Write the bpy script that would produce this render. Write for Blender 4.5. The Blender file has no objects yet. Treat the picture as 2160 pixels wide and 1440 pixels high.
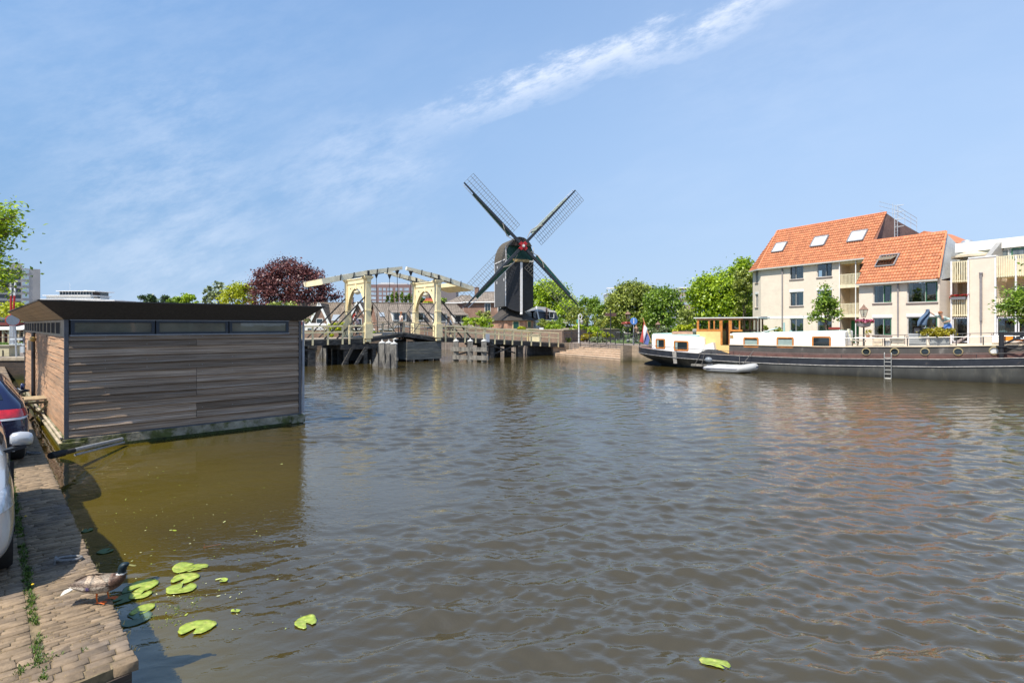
import bpy, bmesh, math, random
import numpy as np
from mathutils import Vector, Matrix, noise
R = math.radians
random.seed(7)
rng = np.random.default_rng(7)
scene = bpy.context.scene
COL = scene.collection
# ------------------------------------------------------------------ camera
F, HZ, CZ, CX = 1200.0, 685.0, 2.9, 1080.0
cam = bpy.data.cameras.new("camera"); cam.lens = 20.0; cam.sensor_width = 36.0
cam.shift_y = -(720 - HZ) / 2160.0
cam.clip_start = 0.05; cam.clip_end = 6000
camo = bpy.data.objects.new("camera", cam); COL.objects.link(camo)
camo.location = (0, 0, CZ); camo.rotation_euler = (R(90), 0, 0)
scene.camera = camo
# ------------------------------------------------------------------ light
SUN_EL = R(58)
SH = Vector((-.690, -.724, 0)).normalized()
SDIR = Vector((SH.x * math.cos(SUN_EL), SH.y * math.cos(SUN_EL), math.sin(SUN_EL)))
sun = bpy.data.lights.new("sun", 'SUN'); sun.energy = 3.5; sun.angle = R(.53); sun.color = (1.0, .94, .84)
suno = bpy.data.objects.new("sun", sun); COL.objects.link(suno)
suno.rotation_euler = SDIR.to_track_quat('Z', 'Y').to_euler()
world = bpy.data.worlds.new("World"); scene.world = world; world.use_nodes = True
scene.view_settings.view_transform = 'Standard'; scene.view_settings.look = 'None'
scene.view_settings.exposure = 1.06; scene.view_settings.gamma = 1
scene.cycles.max_bounces = 6; scene.cycles.transparent_max_bounces = 8

def N(nt, t, **kw):
    n = nt.nodes.new(t)
    for k, v in kw.items():
        if k.startswith('i_'):
            key = k[2:]; key = int(key) if key.isdigit() else key.replace('_', ' ')
            n.inputs[key].default_value = v
        else: setattr(n, k, v)
    return n
def L(nt, a, b): nt.links.new(a, b)
def math_(nt, op, a, b=None, c=None, clamp=False):
    n = nt.nodes.new('ShaderNodeMath'); n.operation = op; n.use_clamp = clamp
    for i, x in enumerate((a, b, c)):
        if x is None: continue
        if isinstance(x, (int, float)): n.inputs[i].default_value = x
        else: nt.links.new(x, n.inputs[i])
    return n.outputs[0]
def vdot(nt, a, vec):
    n = nt.nodes.new('ShaderNodeVectorMath'); n.operation = 'DOT_PRODUCT'
    nt.links.new(a, n.inputs[0]); n.inputs[1].default_value = vec; return n.outputs['Value']
def smooth(nt, x, a, b, lo=0., hi=1.):
    n = nt.nodes.new('ShaderNodeMapRange'); n.interpolation_type = 'SMOOTHSTEP'; n.clamp = True
    nt.links.new(x, n.inputs[0]); n.inputs[1].default_value = a; n.inputs[2].default_value = b
    n.inputs[3].default_value = lo; n.inputs[4].default_value = hi; return n.outputs[0]

HZC = (1.55, 2.05, 2.85); CLC = (3.3, 3.5, 3.9); CLA = .34
def make_sky():
    nt = world.node_tree; nt.nodes.clear()
    out = N(nt, 'ShaderNodeOutputWorld'); bg = N(nt, 'ShaderNodeBackground'); bg.inputs[1].default_value = .15
    sky = N(nt, 'ShaderNodeTexSky', sky_type='NISHITA', sun_disc=False)
    sky.sun_elevation = SUN_EL; sky.sun_rotation = math.atan2(SH.x, SH.y)
    sky.air_density = 1.0; sky.dust_density = .6; sky.ozone_density = 2.2; sky.altitude = 0
    tc = N(nt, 'ShaderNodeTexCoord'); D = tc.outputs['Generated']
    nz = N(nt, 'ShaderNodeTexNoise', i_Scale=3.2, i_Detail=7., i_Roughness=.62)
    # stretch the noise along the streak
    d1 = Vector((-200, 1200, 405)).normalized(); d2 = Vector((560, 1200, 695)).normalized()
    pn = d1.cross(d2).normalized(); along = (d2 - d1).normalized(); third = pn.cross(along)
    cx = N(nt, 'ShaderNodeCombineXYZ')
    L(nt, math_(nt, 'MULTIPLY', vdot(nt, D, along), .8), cx.inputs[0])
    L(nt, math_(nt, 'MULTIPLY', vdot(nt, D, pn), 2.2), cx.inputs[1])
    L(nt, vdot(nt, D, third), cx.inputs[2])
    L(nt, cx.outputs[0], nz.inputs['Vector'])
    nf = N(nt, 'ShaderNodeTexNoise', i_Scale=13., i_Detail=8., i_Roughness=.68); L(nt, cx.outputs[0], nf.inputs['Vector'])
    n1 = math_(nt, 'SUBTRACT', nz.outputs['Fac'], .5); n2 = math_(nt, 'SUBTRACT', nf.outputs['Fac'], .5)
    a = vdot(nt, D, along); p = vdot(nt, D, pn)
    a0 = d1.dot(along); a1 = d2.dot(along)
    # main streak
    dist = math_(nt, 'ABSOLUTE', math_(nt, 'ADD', p, math_(nt, 'ADD', math_(nt, 'MULTIPLY', n1, .12), math_(nt, 'MULTIPLY', n2, .10))))
    core = smooth(nt, dist, .0, .036, .75, 0.)
    lim = math_(nt, 'MULTIPLY', smooth(nt, a, a0 - .06, a0 + .18), smooth(nt, a, a1 + .25, a1 - .10))
    streak = math_(nt, 'MULTIPLY', core, lim)
    tex = smooth(nt, nf.outputs['Fac'], .30, .72, .12, 1.)
    streak = math_(nt, 'MULTIPLY', streak, tex)
    # wisps
    def blob(px, py, rad, amp, sx=.35, sy=.7):
        d = Vector((px - CX, 1200, HZ - py)).normalized()
        v = N(nt, 'ShaderNodeVectorMath', operation='DISTANCE'); L(nt, D, v.inputs[0]); v.inputs[1].default_value = d
        dd = math_(nt, 'ADD', v.outputs['Value'], math_(nt, 'MULTIPLY', n1, sx))
        m = smooth(nt, dd, rad * .1, rad, amp, 0.)
        return math_(nt, 'MULTIPLY', m, smooth(nt, nf.outputs['Fac'], .28, .76, .0, 1.))
    w = blob(730, 370, .17, .8)
    for args in ((400, 500, .24, .8), (60, 90, .25, .25), (420, 210, .4, .14), (900, 290, .10, .4), (1650, 40, .3, .25), (560, 180, .3, .10)):
        w = math_(nt, 'ADD', w, blob(*args))
    w = math_(nt, 'MULTIPLY', w, CLA)
    big = smooth(nt, nz.outputs['Fac'], .45, .75, 0., .06)
    tot = math_(nt, 'ADD', math_(nt, 'ADD', math_(nt, 'MULTIPLY', streak, 1.0), w), big, clamp=True)
    # grade of the clear sky (blue cast of the photo)
    mulc = N(nt, 'ShaderNodeMix', data_type='RGBA', blend_type='MULTIPLY'); mulc.inputs[0].default_value = 1
    L(nt, sky.outputs[0], mulc.inputs[6]); mulc.inputs[7].default_value = (.55, .70, .80, 1)
    zc = vdot(nt, D, (0, 0, 1)); hz = N(nt, 'ShaderNodeMix', data_type='RGBA')
    hm = N(nt, 'ShaderNodeMix', data_type='RGBA'); L(nt, smooth(nt, vdot(nt, D, (1, 0, 0)), -.75, .6), hm.inputs[0]); hm.inputs[6].default_value = (.80, 1.36, 2.22, 1); hm.inputs[7].default_value = (HZC[0], HZC[1], HZC[2], 1)
    L(nt, smooth(nt, zc, .85, -.02, .25, .95), hz.inputs[0]); hw_ = N(nt, 'ShaderNodeMix', data_type='RGBA'); L(nt, smooth(nt, zc, .22, .0, .0, .55), hw_.inputs[0]); L(nt, hm.outputs[2], hw_.inputs[6]); hw_.inputs[7].default_value = (1.75, 2.25, 3.0, 1); L(nt, hw_.outputs[2], hz.inputs[7])
    L(nt, mulc.outputs[2], hz.inputs[6])
    mix = N(nt, 'ShaderNodeMix', data_type='RGBA'); L(nt, tot, mix.inputs[0])
    L(nt, hz.outputs[2], mix.inputs[6]); mix.inputs[7].default_value = (CLC[0], CLC[1], CLC[2], 1)
    L(nt, mix.outputs[2], bg.inputs[0]); L(nt, bg.outputs[0], out.inputs[0])
make_sky()

# ------------------------------------------------------------------ helpers
def P(px, py, Y): return Vector(((px - CX) / F * Y, Y, CZ + (HZ - py) / F * Y))
def G(px, py, z=0.):
    Y = (CZ - z) * F / (py - HZ); return Vector(((px - CX) / F * Y, Y, z))
WL = {}
def tag(o, label=None, cat=None, group=None, kind=None):
    if label: o['label'] = label
    if cat: o['category'] = cat
    if group: o['group'] = group
    if kind: o['kind'] = kind
    return o
def thing(name, loc, label, cat, group=None, rotz=0, local=False):
    o = bpy.data.objects.new(name, None); COL.objects.link(o); o.empty_display_size = .2
    o.location = loc; o.rotation_euler = (0, 0, rotz)
    WL[o.name] = Vector((0, 0, 0)) if local else Vector(loc)
    return tag(o, label, cat, group)
def copy_thing(o, loc, rotz, label, group=None, scale=None):
    r = o.copy(); COL.objects.link(r); r.location = loc; r.rotation_euler = (0, 0, rotz)
    if scale: r.scale = scale
    r['label'] = label
    if group: r['group'] = group
    for ch in list(o.children):
        c = ch.copy(); COL.objects.link(c); c.parent = r
        for g in list(ch.children):
            d = g.copy(); COL.objects.link(d); d.parent = c
    return r

class MB:
    def __init__(s, M=None): s.v = []; s.f = []; s.mi = []; s.m = 0; s.M = M
    def add(s, vs, fs):
        n = len(s.v)
        if s.M is not None: vs = [s.M @ Vector(v) for v in vs]
        s.v += [tuple(v) for v in vs]; s.f += [tuple(i + n for i in f) for f in fs]; s.mi += [s.m] * len(fs)
        return s
    def box(s, x0, x1, y0, y1, z0, z1):
        return s.add([(x0, y0, z0), (x1, y0, z0), (x1, y1, z0), (x0, y1, z0), (x0, y0, z1), (x1, y0, z1), (x1, y1, z1), (x0, y1, z1)],
                     [(0, 3, 2, 1), (4, 5, 6, 7), (0, 1, 5, 4), (1, 2, 6, 5), (2, 3, 7, 6), (3, 0, 4, 7)])
    def bar(s, a, b, w, h=None, up=(0, 0, 1), w2=None, h2=None):
        h = w if h is None else h; w2 = w if w2 is None else w2; h2 = h if h2 is None else h2
        a = Vector(a); b = Vector(b); d = (b - a).normalized(); u = Vector(up)
        if abs(d.dot(u)) > .98: u = Vector((0, 1, 0)) if abs(d.y) < .9 else Vector((1, 0, 0))
        x = d.cross(u).normalized(); z = x.cross(d)
        vs = [p + x * sx * ww / 2 + z * sz * hh / 2 for p, ww, hh in ((a, w, h), (b, w2, h2)) for sx, sz in ((-1, -1), (1, -1), (1, 1), (-1, 1))]
        return s.add(vs, [(0, 1, 2, 3), (7, 6, 5, 4), (0, 4, 5, 1), (1, 5, 6, 2), (2, 6, 7, 3), (3, 7, 4, 0)])
    def tube(s, pts, r, n=8, closed=False, cap=True):
        pts = [Vector(p) for p in pts]; k = len(pts)
        rs = r if isinstance(r, (list, tuple)) else [r] * k
        rings = []; x = None
        for i, p in enumerate(pts):
            if closed: d = pts[(i + 1) % k] - pts[i - 1]
            else: d = pts[min(i + 1, k - 1)] - pts[max(i - 1, 0)]
            d.normalize()
            if x is None:
                u = Vector((0, 0, 1)) if abs(d.z) < .9 else Vector((1, 0, 0)); x = d.cross(u).normalized()
            else: x = (x - d * x.dot(d)).normalized()
            y = d.cross(x)
            rings.append([p + (x * math.cos(2 * math.pi * j / n) + y * math.sin(2 * math.pi * j / n)) * rs[i] for j in range(n)])
        return s.loft(rings, cap=cap and not closed, loop=closed)
    def loft(s, rings, cap=True, loop=False, wrap=True):
        n = len(rings[0]); vs = [v for r in rings for v in r]; fs = []
        K = len(rings)
        for i in range(K if loop else K - 1):
            i2 = (i + 1) % K
            for j in range(n if wrap else n - 1):
                j2 = (j + 1) % n
                fs.append((i * n + j, i * n + j2, i2 * n + j2, i2 * n + j))
        if cap: fs.append(tuple(range(n))[::-1]); fs.append(tuple((K - 1) * n + j for j in range(n)))
        return s.add(vs, fs)
    def lathe(s, prof, c=(0, 0, 0), n=16, axis='z'):
        rings = []
        for r, h in prof:
            ring = []
            for j in range(n):
                a = 2 * math.pi * j / n; x, y = r * math.cos(a), r * math.sin(a)
                v = (x, y, h) if axis == 'z' else ((x, h, y) if axis == 'y' else (h, x, y))
                ring.append((c[0] + v[0], c[1] + v[1], c[2] + v[2]))
            rings.append(ring)
        return s.loft(rings)
    def ball(s, c, r, n=12, m=8):
        r = (r, r, r) if isinstance(r, (int, float)) else r
        rings = []
        for i in range(m + 1):
            t = math.pi * (i + .001) / (m + .002); rr = math.sin(t); z = -math.cos(t)
            rings.append([(c[0] + r[0] * rr * math.cos(2 * math.pi * j / n), c[1] + r[1] * rr * math.sin(2 * math.pi * j / n), c[2] + r[2] * z) for j in range(n)])
        return s.loft(rings)
    def prism(s, poly, z0, z1):
        n = len(poly)
        z0s = z0 if isinstance(z0, (list, tuple)) else [z0] * n; z1s = z1 if isinstance(z1, (list, tuple)) else [z1] * n
        vs = [(p[0], p[1], z0s[i]) for i, p in enumerate(poly)] + [(p[0], p[1], z1s[i]) for i, p in enumerate(poly)]
        fs = [tuple(range(n))[::-1], tuple(range(n, 2 * n))] + [(i, (i + 1) % n, n + (i + 1) % n, n + i) for i in range(n)]
        return s.add(vs, fs)
    def ext(s, poly, vec):      # extrude an arbitrary 3d polygon along vec
        n = len(poly); vec = Vector(vec); poly = [Vector(p) for p in poly]
        vs = poly + [p + vec for p in poly]
        return s.add(vs, [tuple(range(n)), tuple(range(n, 2 * n))[::-1]] + [(i, n + i, n + (i + 1) % n, (i + 1) % n) for i in range(n)])
    def face(s, *vs): return s.add(vs, [tuple(range(len(vs)))])
    def grid(s, fn, nu, nv):
        vs = [fn(i / nu, j / nv) for j in range(nv + 1) for i in range(nu + 1)]
        return s.add(vs, [(j * (nu + 1) + i, j * (nu + 1) + i + 1, (j + 1) * (nu + 1) + i + 1, (j + 1) * (nu + 1) + i) for j in range(nv) for i in range(nu)])
    def build(s, name, mats, parent=None, loc=None, smooth=False, fix=True):
        if parent is not None: off = WL[parent.name]
        else: off = Vector(loc) if loc is not None else Vector((0, 0, 0))
        me = bpy.data.meshes.new(name)
        me.from_pydata([(v[0] - off.x, v[1] - off.y, v[2] - off.z) for v in s.v], [], s.f)
        for m in (mats if isinstance(mats, (list, tuple)) else [mats]): me.materials.append(m)
        if any(s.mi): me.polygons.foreach_set('material_index', s.mi)
        me.update()
        if fix:
            bm = bmesh.new(); bm.from_mesh(me); bmesh.ops.recalc_face_normals(bm, faces=bm.faces); bm.to_mesh(me); bm.free()
        if smooth:
            me.shade_smooth(); me.set_sharp_from_angle(angle=R(smooth if smooth > 1 else 38))
        o = bpy.data.objects.new(name, me); COL.objects.link(o)
        if parent is not None: o.parent = parent
        else: o.location = off
        WL[o.name] = off
        return o
def np_mesh(name, V, Fq, mat, parent=None, loc=(0, 0, 0), smooth=False):
    off = WL[parent.name] if parent is not None else Vector(loc)
    me = bpy.data.meshes.new(name); k = Fq.shape[1]
    V = np.asarray(V, dtype=np.float64) - np.array([off.x, off.y, off.z])
    me.vertices.add(len(V)); me.vertices.foreach_set('co', V.ravel().astype(np.float32))
    me.loops.add(Fq.size); me.loops.foreach_set('vertex_index', Fq.ravel().astype(np.int32))
    me.polygons.add(len(Fq)); me.polygons.foreach_set('loop_start', np.arange(0, Fq.size, k, dtype=np.int32))
    me.update(calc_edges=True); me.validate()
    me.materials.append(mat)
    if smooth: me.shade_smooth()
    o = bpy.data.objects.new(name, me); COL.objects.link(o)
    if parent is not None: o.parent = parent
    else: o.location = off
    WL[o.name] = off
    return o
def frame2(o, ux, uy, z=0.):   # matrix: local x along (ux,uy), local y to its left, z up
    l = math.hypot(ux, uy); ux /= l; uy /= l
    return Matrix(((ux, -uy, 0, o[0]), (uy, ux, 0, o[1]), (0, 0, 1, z), (0, 0, 0, 1)))

# ------------------------------------------------------------------ materials
_mc = {}
def mat(name, col, rough=.65, metal=0., var=.12, vscale=4., stretch=(1, 1, 1), bump=0., bscale=30., isl=0., spec=.4,
        col2=None, f2=(.5, .7), s2=1.5, coat=0., detail=4., dirv=None, bst=None, hue=None):
    if name in _mc: return _mc[name]
    m = bpy.data.materials.new(name); m.use_nodes = True; nt = m.node_tree; b = nt.nodes['Principled BSDF']
    b.inputs['Roughness'].default_value = rough; b.inputs['Metallic'].default_value = metal
    b.inputs['Specular IOR Level'].default_value = spec; b.inputs['Coat Weight'].default_value = coat; b.inputs['Coat Roughness'].default_value = .05
    geo = N(nt, 'ShaderNodeNewGeometry'); pos = geo.outputs['Position']
    if dirv is not None:        # rotate so that x runs along dirv
        c = N(nt, 'ShaderNodeCombineXYZ'); d = Vector((dirv[0], dirv[1], 0)).normalized()
        L(nt, vdot(nt, pos, d), c.inputs[0]); L(nt, vdot(nt, pos, (-d.y, d.x, 0)), c.inputs[1]); L(nt, vdot(nt, pos, (0, 0, 1)), c.inputs[2]); pos = c.outputs[0]
    mp = N(nt, 'ShaderNodeMapping'); mp.inputs['Scale'].default_value = stretch; L(nt, pos, mp.inputs[0])
    nz = N(nt, 'ShaderNodeTexNoise', i_Scale=vscale, i_Detail=detail, i_Roughness=.6)
    fac = None
    if isl:
        ad = N(nt, 'ShaderNodeVectorMath', operation='ADD'); L(nt, mp.outputs[0], ad.inputs[0])
        cc = N(nt, 'ShaderNodeCombineXYZ'); L(nt, math_(nt, 'MULTIPLY', geo.outputs['Random Per Island'], 50.), cc.inputs[0]); L(nt, math_(nt, 'MULTIPLY', geo.outputs['Random Per Island'], 31.), cc.inputs[1])
        L(nt, cc.outputs[0], ad.inputs[1]); L(nt, ad.outputs[0], nz.inputs['Vector'])
    else: L(nt, mp.outputs[0], nz.inputs['Vector'])
    f = smooth(nt, nz.outputs['Fac'], .25, .75, 1 - var, 1 + var)
    if isl:
        rn = math_(nt, 'MULTIPLY_ADD', geo.outputs['Random Per Island'], 2 * isl, 1 - isl); f = math_(nt, 'MULTIPLY', f, rn)
    base = (*col, 1)
    src = None
    if col2 is not None:
        n2 = N(nt, 'ShaderNodeTexNoise', i_Scale=s2, i_Detail=5., i_Roughness=.65); L(nt, mp.outputs[0], n2.inputs['Vector'])
        mx = N(nt, 'ShaderNodeMix', data_type='RGBA'); L(nt, smooth(nt, n2.outputs['Fac'], f2[0], f2[1]), mx.inputs[0])
        mx.inputs[6].default_value = base; mx.inputs[7].default_value = (*col2, 1); src = mx.outputs[2]
    vm = N(nt, 'ShaderNodeVectorMath', operation='SCALE')
    if src is None: vm.inputs[0].default_value = col
    else: L(nt, src, vm.inputs[0])
    L(nt, f, vm.inputs['Scale']); L(nt, vm.outputs[0], b.inputs['Base Color'])
    if bump:
        nb = N(nt, 'ShaderNodeTexNoise', i_Scale=bscale, i_Detail=3.)
        if bst: m2 = N(nt, 'ShaderNodeMapping'); m2.inputs['Scale'].default_value = bst; L(nt, pos, m2.inputs[0]); L(nt, m2.outputs[0], nb.inputs['Vector'])
        else: L(nt, mp.outputs[0], nb.inputs['Vector'])
        bp = N(nt, 'ShaderNodeBump'); bp.inputs['Strength'].default_value = 1; bp.inputs['Distance'].default_value = bump; L(nt, nb.outputs['Fac'], bp.inputs['Height']); L(nt, bp.outputs[0], b.inputs['Normal'])
    _mc[name] = m; return m
def brick(name, d, c1, c2, mortar, bw=.22, bh=.065, ms=.008, rough=.85, up=(0, 0, 1), bump=.004, offset=.5, stain=None, bias=0., var=.25):
    if name in _mc: return _mc[name]
    m = bpy.data.materials.new(name); m.use_nodes = True; nt = m.node_tree; b = nt.nodes['Principled BSDF']; b.inputs['Roughness'].default_value = rough
    b.inputs['Specular IOR Level'].default_value = .25
    geo = N(nt, 'ShaderNodeNewGeometry'); pos = geo.outputs['Position']
    d = Vector((d[0], d[1], d[2] if len(d) > 2 else 0)).normalized()
    c = N(nt, 'ShaderNodeCombineXYZ'); L(nt, vdot(nt, pos, d), c.inputs[0]); L(nt, vdot(nt, pos, Vector(up).normalized()), c.inputs[1])
    bt = N(nt, 'ShaderNodeTexBrick'); bt.offset = offset; L(nt, c.outputs[0], bt.inputs[0])
    bt.inputs['Color1'].default_value = (*c1, 1); bt.inputs['Color2'].default_value = (*c2, 1); bt.inputs['Mortar'].default_value = (*mortar, 1)
    bt.inputs['Scale'].default_value = 1; bt.inputs['Mortar Size'].default_value = ms; bt.inputs['Brick Width'].default_value = bw; bt.inputs['Row Height'].default_value = bh
    bt.inputs['Mortar Smooth'].default_value = .2; bt.inputs['Bias'].default_value = bias
    nz = N(nt, 'ShaderNodeTexNoise', i_Scale=1.3, i_Detail=7., i_Roughness=.65); L(nt, pos, nz.inputs['Vector'])
    vm = N(nt, 'ShaderNodeVectorMath', operation='SCALE'); L(nt, bt.outputs['Color'], vm.inputs[0]); L(nt, smooth(nt, nz.outputs['Fac'], .25, .75, 1 - var, 1 + var), vm.inputs['Scale'])
    src = vm.outputs[0]
    if stain:                   # (colour, z0, z1) weathering by height, edge broken by noise
        sc, z0, z1 = stain
        zz = math_(nt, 'ADD', vdot(nt, pos, (0, 0, 1)), math_(nt, 'MULTIPLY', math_(nt, 'SUBTRACT', nz.outputs['Fac'], .5), .8 * abs(z1 - z0) + .2))
        mx = N(nt, 'ShaderNodeMix', data_type='RGBA'); L(nt, smooth(nt, zz, z0, z1, .85, 0.), mx.inputs[0]); L(nt, src, mx.inputs[6]); mx.inputs[7].default_value = (*sc, 1); src = mx.outputs[2]
    L(nt, src, b.inputs['Base Color'])
    bp = N(nt, 'ShaderNodeBump', invert=True); bp.inputs['Distance'].default_value = bump; L(nt, bt.outputs['Fac'], bp.inputs['Height']); L(nt, bp.outputs[0], b.inputs['Normal'])
    _mc[name] = m; return m
def leafmat(name, c, c2=None, trans=.45, var=.35):
    if name in _mc: return _mc[name]
    m = bpy.data.materials.new(name); m.use_nodes = True; nt = m.node_tree; nt.nodes.clear()
    out = N(nt, 'ShaderNodeOutputMaterial'); geo = N(nt, 'ShaderNodeNewGeometry')
    nz = N(nt, 'ShaderNodeTexNoise', i_Scale=.9, i_Detail=3.); L(nt, geo.outputs['Position'], nz.inputs['Vector'])
    mx = N(nt, 'ShaderNodeMix', data_type='RGBA'); L(nt, smooth(nt, math_(nt, 'ADD', math_(nt, 'MULTIPLY', geo.outputs['Random Per Island'], .5), math_(nt, 'MULTIPLY', nz.outputs['Fac'], .5)), .3, .75), mx.inputs[0])
    c2 = c2 or tuple(x * 1.6 for x in c)
    mx.inputs[6].default_value = (*c, 1); mx.inputs[7].default_value = (*c2, 1)
    vm = N(nt, 'ShaderNodeVectorMath', operation='SCALE'); L(nt, mx.outputs[2], vm.inputs[0])
    L(nt, math_(nt, 'MULTIPLY_ADD', geo.outputs['Random Per Island'], 2 * var, 1 - var), vm.inputs['Scale'])
    d = N(nt, 'ShaderNodeBsdfDiffuse'); t = N(nt, 'ShaderNodeBsdfTranslucent'); g = N(nt, 'ShaderNodeBsdfGlossy'); g.inputs['Roughness'].default_value = .45
    L(nt, vm.outputs[0], d.inputs[0]); L(nt, vm.outputs[0], t.inputs[0])
    g.inputs[0].default_value = (.8, .8, .8, 1)
    m1 = N(nt, 'ShaderNodeMixShader'); m1.inputs[0].default_value = trans; L(nt, d.outputs[0], m1.inputs[1]); L(nt, t.outputs[0], m1.inputs[2])
    m2 = N(nt, 'ShaderNodeMixShader'); m2.inputs[0].default_value = .04; L(nt, m1.outputs[0], m2.inputs[1]); L(nt, g.outputs[0], m2.inputs[2])
    L(nt, m2.outputs[0], out.inputs[0]); _mc[name] = m; return m
def glass(name='window_glass', tint=(.02, .028, .032), rough=.03, spec=.9):
    return mat(name, tint, rough=rough, var=.25, vscale=.8, spec=spec, bump=.0006, bscale=2.)
def clear_glass(name='clear_glass'):
    if name in _mc: return _mc[name]
    m = bpy.data.materials.new(name); m.use_nodes = True; nt = m.node_tree; nt.nodes.clear()
    out = N(nt, 'ShaderNodeOutputMaterial'); t = N(nt, 'ShaderNodeBsdfTransparent'); t.inputs[0].default_value = (.82, .86, .85, 1)
    g = N(nt, 'ShaderNodeBsdfGlossy'); g.inputs['Roughness'].default_value = .02; fr = N(nt, 'ShaderNodeFresnel'); fr.inputs[0].default_value = 1.5
    mx = N(nt, 'ShaderNodeMixShader'); L(nt, math_(nt, 'ADD', fr.outputs[0], .06), mx.inputs[0]); L(nt, t.outputs[0], mx.inputs[1]); L(nt, g.outputs[0], mx.inputs[2]); L(nt, mx.outputs[0], out.inputs[0])
    _mc[name] = m; return m

WHITE = mat('white_paint', (.78, .77, .74), rough=.35, var=.05, vscale=2.)
CREAM = mat('cream_paint', (.78, .64, .36), rough=.4, var=.08, vscale=3.)
BLACKP = mat('black_paint', (.02, .02, .023), rough=.45, var=.25)
IRON = mat('black_iron', (.025, .025, .028), rough=.5, var=.3)
STEEL = mat('galvanised_steel', (.5, .51, .52), rough=.4, metal=.6, var=.12, vscale=12.)
GLASS = glass(); CLEAR = clear_glass()
RUBBER = mat('rubber', (.02, .02, .02), rough=.8, var=.2, vscale=20.)

# ------------------------------------------------------------------ water, bed and land
def water_mat():
    m = bpy.data.materials.new('canal_water'); m.use_nodes = True; nt = m.node_tree; b = nt.nodes['Principled BSDF']
    geo = N(nt, 'ShaderNodeNewGeometry'); pos = geo.outputs['Position']
    nz = N(nt, 'ShaderNodeTexNoise', i_Scale=.25, i_Detail=4.); L(nt, pos, nz.inputs['Vector'])
    mx = N(nt, 'ShaderNodeMix', data_type='RGBA'); L(nt, smooth(nt, nz.outputs['Fac'], .35, .65), mx.inputs[0])
    mx.inputs[6].default_value = (.084, .060, .004, 1); mx.inputs[7].default_value = (.070, .052, .005, 1)
    yy = vdot(nt, pos, (0, 1, 0)); L(nt, smooth(nt, yy, 6., 60., .022, .06), b.inputs['Roughness'])
    b.inputs['Specular Tint'].default_value = (1, 1, 1, 1); b.inputs['IOR'].default_value = 1.58; b.inputs['Specular IOR Level'].default_value = 1.0
    # calm in the lee of the boathouse and quay, rippled in the open
    q = Vector((-.68, .735, 0)); n = Vector((.735, .68, 0)); rel = Vector((-2.48, 3.76, 0))
    dn = math_(nt, 'SUBTRACT', vdot(nt, pos, n), n.dot(rel)); da = math_(nt, 'SUBTRACT', vdot(nt, pos, q), q.dot(rel))
    calm = math_(nt, 'MULTIPLY', smooth(nt, dn, 5.8, 1.2), smooth(nt, da, 3.5, 7.))
    calm2 = smooth(nt, dn, 1.6, .2)
    amp = math_(nt, 'SUBTRACT', 1., math_(nt, 'MULTIPLY', math_(nt, 'MAXIMUM', calm, math_(nt, 'MULTIPLY', calm2, .6)), .86))
    opn = math_(nt, 'SUBTRACT', 1., math_(nt, 'MAXIMUM', calm, calm2)); mo = N(nt, 'ShaderNodeMix', data_type='RGBA'); L(nt, opn, mo.inputs[0]); L(nt, mx.outputs[2], mo.inputs[6]); mo.inputs[7].default_value = (.047, .035, .010, 1); L(nt, mo.outputs[2], b.inputs['Base Color'])
    amp = math_(nt, 'MULTIPLY', amp, smooth(nt, yy, 7., 50., 1.2, .6))
    def layer(scale, sx, sy, ang, det, rot_seed):
        mp = N(nt, 'ShaderNodeMapping'); mp.inputs['Rotation'].default_value = (0, 0, ang); mp.inputs['Scale'].default_value = (sx, sy, 1); mp.inputs['Location'].default_value = (rot_seed, rot_seed * 2, 0)
        L(nt, pos, mp.inputs[0]); w = N(nt, 'ShaderNodeTexNoise', i_Scale=scale, i_Detail=det, i_Roughness=.5); w.noise_dimensions = '2D'; w.inputs['Distortion'].default_value = .6
        L(nt, mp.outputs[0], w.inputs['Vector']); return w.outputs['Fac']
    h = math_(nt, 'MULTIPLY', layer(3.2, .6, 1.35, R(17), 2., 7.), math_(nt, 'MULTIPLY', smooth(nt, yy, 10., 40., .0, 1.), .030))
    h = math_(nt, 'ADD', h, math_(nt, 'MULTIPLY', layer(7.5, .7, 1.3, R(-22), 2., 3.), .0050))
    h = math_(nt, 'ADD', h, math_(nt, 'MULTIPLY', layer(22., .8, 1.2, R(8), 2., 5.), .0013))
    bp = N(nt, 'ShaderNodeBump'); bp.inputs['Distance'].default_value = 1.; L(nt, amp, bp.inputs['Strength']); L(nt, h, bp.inputs['Height']); L(nt, bp.outputs[0], b.inputs['Normal'])
    return m
WATER = water_mat()
_w = np.random.default_rng(3); NWV = 64
_lam = np.exp(_w.uniform(np.log(.11), np.log(1.05), NWV)); _dir = R(-78) + _w.normal(size=NWV) * .46; _ph = _w.uniform(0, 6.283, NWV); _k = 2 * np.pi / _lam; _am = .031 * _lam / (2 * np.pi) * np.where(_lam > .7, .7, np.where(_lam < .3, 1.35, 1.))
def sstep(x, a, b): t = np.clip((x - a) / (b - a), 0, 1); return t * t * (3 - 2 * t)
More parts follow.
